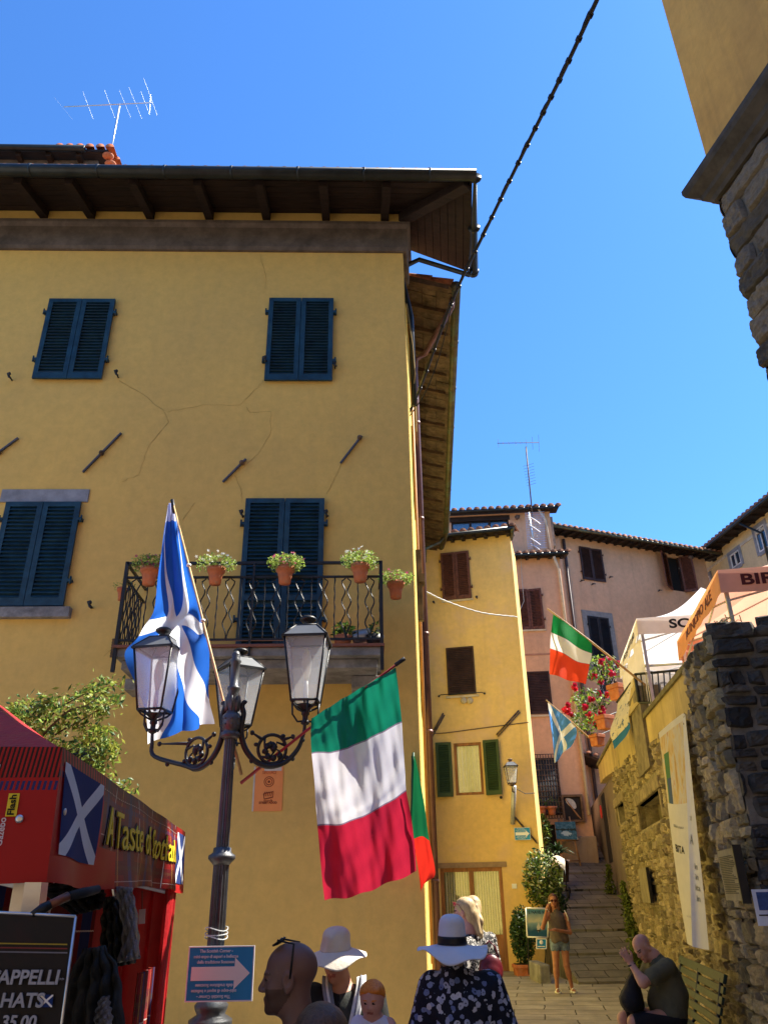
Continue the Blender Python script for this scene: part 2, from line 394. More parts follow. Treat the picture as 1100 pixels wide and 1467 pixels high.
def leaf_shutter(fr,a,b,c,d,m,parent,off=.035,th=.035,ang=0,hinge='L',slat=.055,fw=.07,mid=False,name='shutter'):
    """one louvred shutter leaf covering a..c x b..d, swung by ang about its hinge side"""
    W=c-a; mb=MB()
    T=fr.M@Matrix.Translation(((a if hinge=='L' else c),off,0))@Matrix.Rotation(ang if hinge=='L' else -ang,4,'Z')@Matrix.Translation((0 if hinge=='L' else -W,0,0))
    mb.M=T
    mb.bb((0,0,b),(fw,th,d)); mb.bb((W-fw,0,b),(W,th,d)); mb.bb((fw,0,b),(W-fw,th,b+fw*1.5)); mb.bb((fw,0,d-fw),(W-fw,th,d))
    zz=[b+fw*1.5]
    if mid: zm=b+(d-b)*mid; mb.bb((fw,0,zm),(W-fw,th,zm+fw))
    n=max(3,int((d-b-fw*2.5)/slat)); st=(d-b-fw*2.5)/n
    for i in range(n):
        z=b+fw*1.5+(i+.5)*st
        if mid and zm-st*.4<z<zm+fw+st*.4: continue
        mb.box((W/2,th*.5,z),(W-2*fw,.006,st*1.05),Matrix.Rotation(rad(38),3,'X'))
    mb.bb((fw,-.012,b+fw),(W-fw,-.006,d-fw*.5))
    return mb.build(name,m,parent)
def window(fr,r,m,parent,kind='shut',label=None,wm=None,angs=(0,0),slat=.055,off=.035,hinges=True,fw=.07,mid=False):
    a,b,c,d=r; wm=wm or m
    mb=MB(fr.M); t=.05
    for x0,x1,y0,y1 in ((a-.0,a+t,b,d),(c-t,c,b,d),(a+t,c-t,b,b+t),(a+t,c-t,d-t,d)): mb.bb((x0,-.02,y0),(x1,.028,y1))
    wn=mb.build('window',wm,parent,label=label)
    mb=MB(fr.M); mb.bb((a+t*.5,-.03,b+t*.5),(c-t*.5,-.01,d-t*.5)); mb.build('pane',DARK if kind=='shut' else GLASS,wn)
    if kind=='shut':
        mm=(a+c)/2
        leaf_shutter(fr,a-.03,b-.03,mm-.004,d+.03,m,wn,off,ang=angs[0],hinge='L',slat=slat,fw=fw,mid=mid)
        leaf_shutter(fr,mm+.004,b-.03,c+.03,d+.03,m,wn,off,ang=angs[1],hinge='R',slat=slat,fw=fw,mid=mid)
        if hinges:
            for q in (b+.22*(d-b),b+.84*(d-b)):
                for x,sg in ((a-.03,-1),(c+.03,1)):
                    h=MB(fr.M); h.bb((x,.0,q-.02),(x+sg*.05,.075,q+.02)); h.tube([(x+sg*.04,.07,q-.05),(x+sg*.04,.07,q+.05)],.012,6); h.build('hinge',m,wn)
    return wn
def roof_tiles(mb,p0,p1,q0,q1,rowl=.35,pitch=.2,r=.075):
    """rows of barrel tiles on the quad p0-p1 (eave) q0-q1 (ridge)"""
    p0,p1,q0,q1=map(Vector,(p0,p1,q0,q1)); L=(p1-p0).length; n=max(1,int(L/pitch)); nn=(p1-p0).cross(q0-p0).normalized()
    if nn.z<0: nn=-nn
    for i in range(n+1):
        t=i/n; a=p0.lerp(p1,t); b=q0.lerp(q1,t); ln=(b-a).length; k=max(1,int(ln/rowl)); dr=(b-a).normalized(); sd=dr.cross(nn)
        for j in range(k):
            c0=a+dr*(j*ln/k-.03); c1=a+dr*((j+1)*ln/k); vs=[]; rr=(r*1.08,r*.88); jit=random.uniform(-.008,.008)
            for c,R_,h in ((c0,rr[0],.022),(c1,rr[1],.0)):
                for s in range(7):
                    an=PI*s/6; vs.append(c+sd*(math.cos(an)*R_+jit)+nn*(math.sin(an)*R_*.8+h))
            mb.add(vs,[(s,s+1,s+8,s+7) for s in range(6)]+[tuple(range(7))[::-1]],smooth=True)
# ================================================================ GROUND
def zg(Y): return .012*max(min(Y,18),-60)
g=MB()
ys=[-200,-60,0,5,10,14,18,60,600]; xs=[-600,-20,-8,-3,0,3,6,9,20,600]
g.add([(x,y,zg(y)) for y in ys for x in xs],[(j*10+i,j*10+i+1,(j+1)*10+i+1,(j+1)*10+i) for j in range(8) for i in range(9)])
def paving(nm='stone_paving',k=1.,rot=.2,bw=.95,rh=.52):
    m,nt,b=new(nm); tc=nt.nodes.new('ShaderNodeTexCoord'); co=tc.outputs['Object']
    mp=nt.nodes.new('ShaderNodeMapping'); mp.inputs['Rotation'].default_value=(0,0,rot); nt.links.new(co,mp.inputs[0])
    nz=tex(nt,'Noise',co,1.3,3); va=nt.nodes.new('ShaderNodeVectorMath'); va.operation='SCALE'; va.inputs['Scale'].default_value=.12; nt.links.new(nz.outputs['Color'],va.inputs[0])
    vb=nt.nodes.new('ShaderNodeVectorMath'); nt.links.new(mp.outputs[0],vb.inputs[0]); nt.links.new(va.outputs[0],vb.inputs[1])
    br=nt.nodes.new('ShaderNodeTexBrick'); nt.links.new(vb.outputs[0],br.inputs['Vector']); br.inputs['Scale'].default_value=1; br.inputs['Mortar Size'].default_value=.012; br.inputs['Mortar Smooth'].default_value=.4
    br.inputs['Brick Width'].default_value=bw; br.inputs['Row Height'].default_value=rh; br.inputs['Color1'].default_value=(.30*k,.27*k,.23*k,1); br.inputs['Color2'].default_value=(.42*k,.385*k,.33*k,1); br.inputs['Mortar'].default_value=(.07*k,.06*k,.045*k,1)
    n=tex(nt,'Noise',co,2.2,8,.7); c=mixc(nt,1.,br.outputs[0],ramp(nt,n.outputs[0],[(.3,(.6,.6,.6)),(.7,(1.15,1.12,1.05))]),'MULTIPLY')
    nt.links.new(c,b.inputs['Base Color']); b.inputs['Roughness'].default_value=.75
    n2=tex(nt,'Noise',co,25,6,.7); bump(nt,b,X(nt,br.outputs['Fac'])*-1.+X(nt,n2.outputs[0])*.5,.7,.015); return m
PAV=paving()
tag(g.build('ground',PAV),kind='structure')
# alley ramp with long shallow treads
wd=Vector((math.sin(rad(11.2)),math.cos(rad(11.2)),0)); wn=Vector((-wd.y,wd.x,0))   # wn faces the alley
W0=P(1012,900,7.0); W0.z=0
def wallpt(u,v,off=0):
    r=ray(u,v); q=W0+wn*off; t=(q-CAMP).dot(wn)/r.dot(wn); p=CAMP+r*t; return (p-W0).dot(wd),p.z
def ww(s,off,z): return W0+wd*s+wn*off+Vector((0,0,z))
g=MB(); z=zg(18)
y=18.0
while y<46:
    L=random.uniform(1.2,1.5); h=.045; z1=z+h+.326*L-h
    g.hexa([(4.3,y,z-1.6),(16,y,z-1.6),(16,y+L+.01,z-1.6),(4.3,y+L+.01,z-1.6),(4.3,y,z+h),(16,y,z+h),(16,y+L+.01,z1),(4.3,y+L+.01,z1)])
    z=z+.326*L; y+=L
def zr(Y): return zg(18)+.326*max(0,Y-18)
PAV2=paving('shade_dark_step_stone',.5,-.02,.6,.33)  # darker copy of the paving, with the alley's shade put into its colour
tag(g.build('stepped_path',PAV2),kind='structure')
# ================================================================ YELLOW CORNER HOUSE
FA=Fr(0,9.5,0)      # front plane
XC=.68; SA=rad(5.3)
SD=Fr(XC,9.5,PI/2-SA); SD.n=Vector((math.cos(SA),-math.sin(SA),0)); SD.M=Matrix(((SD.d.x,SD.n.x,0,XC),(SD.d.y,SD.n.y,0,9.5),(0,0,1,0),(0,0,0,1)))
house=thing('corner_house','three storey yellow house with blue shutters, an iron balcony and dark timber eaves','house',(XC,9.5,0))
r1=FA.rect(61,432,157.5,545.5); r2=FA.rect(383,431,477,548); r3=FA.rect(-4,722,106,870); r4=FA.rect(346,717,463,925); r4=(r4[0],4.5,r4[2],r4[3])
r5=FA.rect(66,1072,148,1185)
mb=MB(); ZT=12.35
ins=lambda r:(r[0]+.03,r[1]+.03,r[2]-.03,r[3]-.03)
wall_holes(mb,FA,-14,XC,-.3,ZT,[ins(r) for r in (r1,r2,r3,r4,r5)],.15)
back=SD.w(.75,0,0)
for p,q in (((XC,9.5),(back.x,back.y)),((back.x,back.y),(-1.5,14)),((-1.5,14),(-14,14)),((-14,14),(-14,9.5))):
    mb.quad((p[0],p[1],-.3),(q[0],q[1],-.3),(q[0],q[1],ZT),(p[0],p[1],ZT))
mb.build('wall',YEL,house)
for r in (r1,r2,r3): window(FA,ins(r),SHBL,house)
window(FA,ins(r4),SHBL,house,mid=.34,label='tall blue balcony door shutters')
w5=window(FA,ins(r5),SHGR,house,kind='grid',label='small barred window above the red stall')
mb=MB(FA.M)
for i in range(9): x=r5[0]+(i+.5)*(r5[2]-r5[0])/9; mb.tube([(x,.06,r5[1]),(x,.06,r5[3])],.009,6)
for i in range(6): z=r5[1]+(i+.5)*(r5[3]-r5[1])/6; mb.tube([(r5[0],.06,z),(r5[2],.06,z)],.008,6)
mb.build('window_grille',IRON,w5)
a,b,c,d=FA.rect(8,702,128,720); mb=MB(FA.M); mb.bb((a-.05,-.02,b),(c,.025,d)); mb.build('lintel',GST,house,bevel=.006)
a,b,c,d=FA.rect(-4,872,103,887); mb=MB(FA.M); mb.bb((a,-.02,b),(c,.09,d)); mb.build('sill',CONC,house,bevel=.008)
# cornice band
zc0,zc1=FA.hit(575,363)[1],FA.hit(572,326)[1]
mb=MB(); prof=[(0,zc0),(.05,zc0),(.08,zc0+.05),(.085,zc1-.12),(.13,zc1-.06),(.13,zc1),(0,zc1)]
path=[(FA,-14,0),(None,)]
def cpt(o,z,k):
    if k==0: return Vector((-14,9.5-o,z))
    if k==1: return Vector((XC+o*.95,9.5-o,z))
    q=SD.w(.75,o,z); return q
for k in range(2):
    for i in range(len(prof)-1):
        (o0,z0),(o1,z1)=prof[i],prof[i+1]
        mb.quad(cpt(o0,z0,k),cpt(o0,z0,k+1),cpt(o1,z1,k+1),cpt(o1,z1,k))
mb.add([cpt(o,z,2) for o,z in prof],[tuple(range(len(prof)))])
mb.build('cornice',CORN,house)
# eaves: soffit boards, rafters, roof
zE,zW=11.72,12.09; EY=8.42
eL=Vector((-14,EY,zE)); eC=Vector((1.70,EY,zE)); eB=Vector(P(672,372,10.45)); eB.z=zE
wL=Vector((-14,9.5,zW)); wC=Vector((XC,9.5,zW)); wB=SD.w(.75,0,zW)
mb=MB()
def boards(p0,p1,q0,q1,n):
    for i in range(n):
        t0,t1=i/n,(i+.93)/n; o=Vector((0,0,random.uniform(0,.012)))
        mb.slab([p0.lerp(q0,t0)+o,p1.lerp(q1,t0)+o,p1.lerp(q1,t1)+o,p0.lerp(q0,t1)+o],.03)
boards(eL,eC,wL,wC,7); 
for i in range(9):
    t0,t1=i/9,(i+.93)/9; mb.slab([eC.lerp(wC,t0),eB.lerp(wB,t0),eB.lerp(wB,t1),eC.lerp(wC,t1)],.03)
mb.build('soffit_board',DWOOD,house)
mb=MB(); up_=Vector((0,0,.06)); 
W1,W2,W3=wL+up_*3,wC+up_*3,wB+up_*3; B1,B2=Vector((-1.5,14,12.3)),Vector((-14,14,12.3)); pk1,pk2=Vector((-13,11.8,13)),Vector((-2.5,11.8,13))
mb.add([eL+up_,eC+up_,eB+up_,W1,W2,W3],[(0,1,4,3),(1,2,5,4),(2,2,5)][:2]); mb.add([W1,W2,W3,B1,B2,pk1,pk2],[(0,1,6,5),(1,2,6),(2,3,6),(3,4,5,6),(4,0,5)]); mb.add([eB,eB+up_,W3,wB],[(0,1,2,3)])
roof=mb.build('roof',TILE,house)
mb=MB(); roof_tiles(mb,eL+Vector((0,.02,.09)),eC+Vector((-.05,.02,.09)),eL+Vector((0,.7,.42)),eC+Vector((-.05,.7,.42)))
mb.build('roof_tiles',TILE,roof)
for px in (-40,62,130,215,300,382,467,551):
    x=FA.hit(px,319)[0]; mb=MB(); hw=.065; a=Vector((x,9.5,zW-.16)); b=Vector((x,8.52,zE-.14))
    q=[]
    for p,h in ((a,.0),(b,.03)):
        q+= [p+Vector((-hw,0,h)),p+Vector((hw,0,h)),p+Vector((hw,0,.17)),p+Vector((-hw,0,.17))]
    mb.add(q,[(0,1,2,3),(4,7,6,5),(0,4,5,1),(1,5,6,2),(2,6,7,3),(3,7,4,0)]); mb.build('rafter',DWOOD,house,bevel=.006)
for a,b in ((wC,eC),):
    mb=MB(); d=(b-a); sd=d.cross(Vector((0,0,1))).normalized()*.08
    a2=a+Vector((0,0,-.20)); b2=a+d*.93+Vector((0,0,-.16))
    mb.add([a2-sd,a2+sd,a2+sd+Vector((0,0,.2)),a2-sd+Vector((0,0,.2)),b2-sd,b2+sd,b2+sd+Vector((0,0,.16)),b2-sd+Vector((0,0,.16))],[(0,1,2,3),(4,7,6,5),(0,4,5,1),(1,5,6,2),(2,6,7,3),(3,7,4,0)])
    mb.build('hip_rafter',DWOOD,house,bevel=.006)
# gutter
def gutter(pts,r,m,parent,joints=1.2,name='gutter'):
    mb=MB(); pts=[Vector(p) for p in pts]
    mb.tube(pts,r,12)
    for i in range(len(pts)-1):
        L=(pts[i+1]-pts[i]).length; n=int(L/joints); d=(pts[i+1]-pts[i])/L
        for k in range(n+1): c=pts[i]+d*(k*joints+.05); mb.tube([c-d*.015,c+d*.015],r*1.08,12)
    return mb.build(name,m,parent)
go=Vector((0,-.05,-.01)); gutter([eL+go,eC+Vector((.04,-.05,-.01)),eB+Vector((.05,.02,-.01))],.095,GUT,house,1.0)
mb=MB(); a=P(664,352,10.1); b=P(668,362,10.3)
mb.tube([eB+Vector((.0,-.15,-.06)),eB+Vector((-.05,-.15,-.2)),P(600,372,10.0),P(583,380,9.95),P(574,392,9.95),SD.w(.35,.09,10.2),SD.w(.35,.09,8.5)],.042,10)
mb.build('downpipe',GUT,house)
# raised roof part on the left
up0=thing('attic_roof','dark guttered upper roof with terracotta ridge tiles behind the yellow house eaves','roof',(-5.5,11.5,13))
a=P(-60,222,11.5); b=P(150,222,11.5); zt=b.z
mb=MB(); mb.bb((-12,11.6,12.4),(b.x-.15,14,zt-.05)); mb.build('wall',CORN,up0)
mb=MB(); mb.hexa([(-12,11.4,zt-.02),(b.x+.1,11.4,zt-.02),(b.x+.1,14.3,zt+.5),(-12,14.3,zt+.5),(-12,11.4,zt+.04),(b.x+.1,11.4,zt+.04),(b.x+.1,14.3,zt+.6),(-12,14.3,zt+.6)]); mb.build('soffit',DWOOD,up0)
mb=MB(); roof_tiles(mb,(b.x-.9,11.38,zt+.05),(b.x+.15,11.38,zt+.05),(b.x-.9,14.3,zt+.62),(b.x+.15,14.3,zt+.62),pitch=.19,r=.085)
for i in range(7): mb.ell((b.x+.08+i*.03,11.5+i*.12,zt-.03-i*.1),(.12,.1,.06))
mb.build('roof_tiles',TERR,up0)
for i in range(9): mb=MB(); x=b.x-.5-i*.62; mb.bb((x-.05,11.42,zt-.14),(x+.05,12,zt-.02)); mb.build('rafter',DWOOD,up0)
mb=MB(); mb.tube([(-12,11.33,zt-.02),(b.x-.35,11.33,zt-.02)],.07,10); mb.build('gutter',GUT,up0)
# chimney-side strapping & antenna
ant=thing('tv_antenna','thin silvery rooftop aerial with a long boom on a slanting mast','antenna',tuple(P(155,237,11.9)))
mb=MB(); m0,m1=P(155,240,11.9),P(172,149,11.9); mb.tube([m0,m1],.018,8); mb.build('mast',ALU,ant)
mb=MB(); b0,b1=P(92,153,11.9),P(218,147,11.9); mb.tube([b0,b1],.012,8); mb.build('boom',ALU,ant)
mb=MB(); 
for (x0,y0,x1,y1) in ((79,142,103,168),(120,134,133,168),(151,132,164,166),(172,132,187,166),(186,128,203,168),(203,134,214,162),(207,115,225,163),(217,138,214,158),(168,152,178,146)):
    q0,q1=P(x0,y0,11.9),P(x1,y1,11.9); dd=(q1-q0); c=(q0+q1)/2; mb.tube([c-dd/2-Vector((0,.05,0)),c+dd/2+Vector((0,.05,0))],.0026,5)
mb.build('element',ALU,ant)
# anchor rods and shutter catches
for (x0,y0,x1,y1,kx,ky) in ((120,678,175,622,147,651),(320,692,353,659,347,665),(488,665,518,626,515,629),(-25,668,28,629,0,650)):
    a,za=FA.hit(x0,y0); b,zb=FA.hit(x1,y1); k,zk=FA.hit(kx,ky); mb=MB(FA.M)
    dv=Vector((b-a,0,zb-za)); mb.box(((a+b)/2,.03,(za+zb)/2),(dv.length,.03,.028),Matrix.Rotation(-math.atan2(dv.z,dv.x),3,'Y'))
    o=mb.build('tie_rod_anchor',mat('zinc_grey_iron',(.10,.10,.12),.6,metal=.5,bmp=.2),house,bevel=.004)
    mb=MB(FA.M); mb.ell((k,.04,zk),(.035,.05,.035)); mb.build('nut',RUST,o)
for u,v in ((18,545),(170,541),(133,871),(381,521) ,(480,528),(348,741),(468,741)):
    s,z=FA.hit(u,v); mb=MB(FA.M); mb.tube([(s,0,z),(s,.12,z)],.012,6); mb.tube([(s-.03,.11,z+.05),(s,.11,z-.02),(s+.03,.11,z-.04)],.014,6); mb.ell((s,.12,z+.03),(.025,.02,.03)); mb.build('shutter_catch',IRON,house)
# hairline cracks
CRK=mat('hairline_crack',(.48,.30,.09),.95)
def crack(fr,pts,wd=.0045):
    mb=MB(); pp=[fr.hit(*p) for p in pts]; out=[]
    for i in range(len(pp)-1):
        for k in range(6):
            t=k/6; out.append((pp[i][0]*(1-t)+pp[i+1][0]*t+random.uniform(-.012,.012),pp[i][1]*(1-t)+pp[i+1][1]*t+random.uniform(-.012,.012)))
    out.append(pp[-1])
    for i in range(len(out)-1):
        (a,za),(b,zb)=out[i],out[i+1]; w_=wd*random.uniform(.3,.8)
        mb.quad(fr.w(a-w_,.003,za),fr.w(a+w_,.003,za),fr.w(b+w_,.003,zb),fr.w(b-w_,.003,zb)); mb.quad(fr.w(a,.003,za-w_),fr.w(b,.003,zb-w_),fr.w(b,.003,zb+w_),fr.w(a,.003,za+w_))
    mb.build('plaster_crack',CRK,house)
crack(FA,[(172,545),(205,565),(235,588),(242,605),(212,640),(200,680),(175,690)])
crack(FA,[(240,590),(290,580),(345,580),(370,555),(378,545)]); crack(FA,[(352,582),(358,590),(388,590),(388,620),(370,650),(350,668)])
crack(FA,[(337,682),(345,700),(347,720)]); crack(FA,[(489,665),(478,690),(468,708)]); crack(FA,[(372,365),(382,395),(380,415)])
crack(FA,[(150,940),(190,905)]) ; crack(FA,[(280,720),(262,745)])
# vent grille
a,b,c,d=FA.rect(160,915,172,942); mb=MB(FA.M); mb.bb((a,-.01,b),(c,.01,d)); 
for i in range(7): z=b+(i+.5)*(d-b)/7; mb.bb((a,.01,z-.006),(c,.022,z+.006))
mb.build('vent_grille',mat('brown_vent',(.14,.09,.05),.8),house)
# ---- balcony
BY=8.62; bl,br=P(166,930,BY).x,P(547,924,BY).x; zb=P(350,924,BY).z
bal=MB(); bal.bb((bl,BY,zb-.13),(br,9.495,zb-.03)); bal.bb((bl+.05,BY+.12,zb-.24),(br-.05,9.49,zb-.135)); bal.bb((bl,BY+.5,zb-.38),(bl+.3,9.49,zb-.245)); bal.bb((br-.35,BY+.45,zb-.38),(br,9.49,zb-.245)); 
bslab=bal.build('balcony_slab',CONC,house,bevel=.01)
mb=MB(); mb.bb((bl-.03,BY-.04,zb-.028),(br+.03,9.49,zb)); mb.build('tile_edge',mat('red_tile_edge',(.22,.085,.055),.7),bslab)
RBY=BY-.0; zt_=zb+1.0
def bar(mb,x,y,z0,z1,r=.009): mb.tube([(x,y,z0),(x,y,z1)],r,6)
def twist(mb,x,y,z0,z1):
    n=14; mb.tube([(x+.004*math.cos(i*1.9),y+.004*math.sin(i*1.9),z0+(z1-z0)*i/n) for i in range(n+1)],[.006+.004*(i%2) for i in range(n+1)],6)
def glass(mb,x,y,z0,z1,ax=0):
    for sg in (-1,1):
        pts=[]
        for i in range(25):
            t=i/24; w_=.0
            w_=.045*abs(math.sin(PI*t*1.0))*(.55+.45*math.cos(4*PI*t)) if False else (.012+.042*(math.sin(2*PI*(t-.08)*1.5)**2))*(1 if .06<t<.94 else .3)
            o=w_*sg; pts.append((x+(o if ax==0 else 0),y+(o if ax==1 else 0),z0+(z1-z0)*t))
        mb.tube(pts,.0085,5)
rail=MB(); rail.bb((bl,RBY-.02,zt_-.015),(br,RBY+.02,zt_+.015)); rail.bb((bl,RBY-.012,zt_-.19),(br,RBY+.012,zt_-.165)); rail.bb((bl,RBY-.012,zb+.05),(br,RBY+.012,zb+.075))
for x in (bl,br):
    rail.bb((x-.015,RBY,zt_-.015),(x+.015,9.49,zt_+.015)); rail.bb((x-.01,RBY,zt_-.19),(x+.01,9.49,zt_-.165)); rail.bb((x-.01,RBY,zb+.05),(x+.01,9.49,zb+.075))
    rail.bb((x-.02,RBY-.02,zb-.3),(x+.02,RBY+.02,zt_+.02))
rail.bb(((bl+br)/2-.012,RBY-.03,zb-.2),((bl+br)/2+.012,RBY-.006,zt_))
rl=rail.build('railing',IRON,house)
n=22
for i in range(1,n):
    x=bl+(br-bl)*i/n; mb=MB()
    if i%2: glass(mb,x,RBY,zb+.07,zt_-.17)
    else: twist(mb,x,RBY,zb+.07,zt_-.17)
    mb.build('baluster',IRON,rl)
for xx in (bl,br):
    for i in range(1,9):
        y=RBY+(9.49-RBY)*i/9; mb=MB()
        if i%2: glass(mb,xx,y,zb+.07,zt_-.17,1)
        else: twist(mb,xx,y,zb+.07,zt_-.17)
        mb.build('baluster',IRON,rl)
# flower pots
def flowerpot(pos,r,h,label,fl,grp='flower pots hung on the balcony railing',leafm=(LEAFP,LEAF2),n=260,spread=1.0,flat=False):
    t=thing('flower_pot',label,'flower pot',tuple(pos),grp)
    mb=MB(Matrix.Translation(pos)); mb.lathe([(r*.62,0),(r*.7,h*.4),(r*.86,h*.74),(r*.98,h*.75),(r*1.04,h),(r*.92,h),(r*.9,h*.88),(0,h*.88)],n=20); mb.build('pot',TERR,t)
    mb=MB(); c=Vector(pos)+Vector((0,0,h+r*.5)); leaves(mb,c,(r*1.75*spread,r*1.3*spread,r*random.uniform(1.0,1.4)),n,r*.20,mats=2)
    f=mb.build('foliage',list(leafm),t)
    if fl:
        for _ in range(fl[1]):
            mb=MB()
            an=random.uniform(0,2*PI); q=c+Vector((math.cos(an)*r*1.6*spread*random.uniform(.2,1.05),math.sin(an)*r*1.2*spread*random.uniform(.2,1),r*random.uniform(-.3,1.1)))
            a=Vector((random.gauss(0,.6),random.gauss(0,.6)-.6,random.gauss(0,.5)+.5)).normalized(); b=a.orthogonal().normalized(); cc=a.cross(b); vs=[q]; R_=r*.23
            for k in range(10): an=k*PI/5; w_=R_*(1 if k%2 else .45); vs.append(q+b*w_*math.cos(an)+cc*w_*math.sin(an)+a*(R_*.35 if k%2 else 0))
            mb.add(vs,[(0,k+1,(k+1)%10+1) for k in range(10)]); mb.build('flower',fl[0],t)
    return t
for (u,v,w_,fl,lab) in ((174,860,16,None,'small terracotta pot with a trailing plant on the far left side of the balcony'),(213,838,28,(PETP,34),'terracotta pot of red and pink flowers beside the saltire flag on the balcony'),
    (308,837,26,(PETW,26),'terracotta pot of white flowers on the balcony right of the saltire pole'),(408,836,27,(PETP,36),'terracotta pot of pink flowers in front of the balcony door'),
    (516,833,28,(PETW,22),'terracotta pot with white blossom at the right end of the front railing'),(567,857,26,(PETP,26),'terracotta pot of small pink flowers hung outside the balcony end')):
    Y=BY-.14 if u not in (174,567) else BY+.25
    p=P(u,v,Y); flowerpot(p,w_*.5*8.6/1117*1.05,.20 if w_>20 else .15,lab,fl,n=int(random.uniform(420,640)) if fl else 110,spread=random.uniform(1.15,1.45))
for (u,v,k) in ((491,918,'succulent'),(537,918,'pot')):
    p=P(u,v,BY+.15); p.z=zb
    t=thing('potted_plant','low succulent plant on the balcony floor' if k=='succulent' else 'small black pot with a leafy plant at the balcony corner','plant',tuple(p))
    mb=MB(Matrix.Translation(p)); mb.lathe([(.08,0),(.11,.14),(.10,.14),(.09,.12),(0,.12)],n=16); mb.build('pot',BLK if k=='pot' else TERR,t)
    mb=MB(); leaves(mb,p+Vector((0,0,.2)),(.16 if k=='succulent' else .09,.1,.12),120 if k=='succulent' else 50,.04,mats=2); mb.build('foliage',[LEAF,LEAF2],t)
p=P(518,912,BY+.2); t=thing('watering_can','grey metal watering can lying on the balcony floor','watering can',tuple(p)); R=Matrix.Rotation(rad(80),3,'Y')
mb=MB(); mb.lathe([(.07,-.11),(.085,-.1),(.085,.1),(.07,.11)],p,R=R); mb.build('body',mat('dull_zinc',(.3,.31,.33),.4,metal=.6),t)
mb=MB(); mb.tube([p+Vector((.1,0,0)),p+Vector((.2,0,.08))],.015); mb.build('spout',MC['dull_zinc'],t)
# orange poster on the wall
a,b,c,d=FA.rect(365,1098,405,1162,.01); ORG=mat('orange_paper',(.85,.30,.09),.6,var=.04,bmp=.05); BRN=mat('brown_ink',(.22,.05,.02),.7)
t=thing('paper_notice','orange paper notice with a round stamp and an arrow taped to the yellow wall','poster',tuple(FA.w(a,0.01,b)))
mb=MB(FA.M); mb.bb((a,.004,b),(c,.010,d)); sh=mb.build('sheet',ORG,t)
mb=MB(FA.M); mb.bb((a-.02,.005,b),(a-.002,.009,d)); mb.bb((a+.1,.0105,d-.05),(c-.02,.0115,d+.02)); mb.build('tape',mat('clear_tape',(.6,.55,.48),.3),t)
cx=(a+c)/2
mb=MB(); 
for rr in (.055,.035): mb.tube([FA.w(cx+rr*math.cos(k*PI/10),.012,d-.17+rr*math.sin(k*PI/10)) for k in range(20)],.004,4,close=True)
mb.ell(FA.w(cx,.012,d-.17),(.014,.003,.014)); 
for k in range(5): mb.tube([FA.w(cx-.05+k*.02,.012,d-.33),FA.w(cx-.04+k*.02,.012,d-.28)],.004,4)
mb.tube([FA.w(cx-.055,.012,d-.30),FA.w(cx+.055,.012,d-.28),FA.w(cx+.05,.012,d-.34),FA.w(cx-.045,.012,d-.36),FA.w(cx-.055,.012,d-.30)],.006,4)
mb.tube([FA.w(cx-.05,.012,b+.11),FA.w(cx+.05,.012,b+.11),FA.w(cx+.03,.012,b+.125)],.004,4); mb.tube([FA.w(cx+.05,.012,b+.11),FA.w(cx+.03,.012,b+.095)],.004,4)
mb.build('drawing',BRN,t)
text('SEGUICI',.045,TM(FA,cx,d-.07,.012),mat('pale_ink',(.6,.16,.05),.7),t,bold=.001); text('STREET FOOD',.032,TM(FA,cx,d-.40,.012),BRN,t,bold=.001)
# ================================================================ WING of the corner house along the alley
wing=thing('side_wing','sunlit yellow side house along the alley with long brick-boarded eaves','house',(1.2,12,0))
E1=Vector(P(648,411,10.3)); zE2=E1.z; E2=PZ(636,760,zE2); E3=PZ(612,850,zE2)
pw=[SD.w(.75,0,0),SD.w((E2-SD.o).dot(SD.d),0,0)]; s2=(E2-SD.o).dot(SD.d)
pw.append(Vector((E3.x-.75,E3.y,0)))
print('wing eave',E1,E2,E3,pw)
zw=zE2+.18
mb=MB()
wh=[]
# side wall openings: doorway near the street end
wall_holes(mb,SD,-.0,s2,-.3,zw,[(3.6,.1,4.7,2.5),(1.9,4.3,2.7,5.9),(5.4,4.4,6.2,6.0),(1.7,7.6,2.5,9.0)],.2,n=.0)
mb.quad(SD.w(s2,0,-.3),pw[2]+Vector((0,0,-.3)),pw[2]+Vector((0,0,zw)),SD.w(s2,0,zw))
mb.quad(pw[2]+Vector((0,0,-.3)),pw[2]+Vector((-8,0,-.3)),pw[2]+Vector((-8,0,zw)),pw[2]+Vector((0,0,zw)))
mb.quad(SD.w(.76,-.02,9),SD.w(.76,-2.5,9),SD.w(.76,-2.5,zw),SD.w(.76,-.02,zw))
mb.build('wall',YELS,wing)
for r in ((1.9,4.3,2.7,5.9),(5.4,4.4,6.2,6.0),(1.7,7.6,2.5,9.0)): window(SD,r,SHGR,wing,kind='glass',off=.03)
leaf_shutter(SD,6.25,4.4,6.75,6.0,SHGR,wing); leaf_shutter(SD,2.74,4.3,3.2,5.9,mat('ochre_shutter',(.42,.27,.06),.6),wing)
mb=MB(SD.M); mb.bb((3.62,-.12,.12),(4.68,-.06,2.48)); dr=mb.build('door',OWOOD,wing)
mb=MB(SD.M); mb.bb((3.7,-.06,.3),(4.12,-.045,1.1)); mb.bb((4.2,-.06,.3),(4.6,-.045,1.1)); mb.bb((3.7,-.06,1.3),(4.12,-.045,2.3)); mb.bb((4.2,-.06,1.3),(4.6,-.045,2.3)); mb.build('panel',OWOOD,dr)
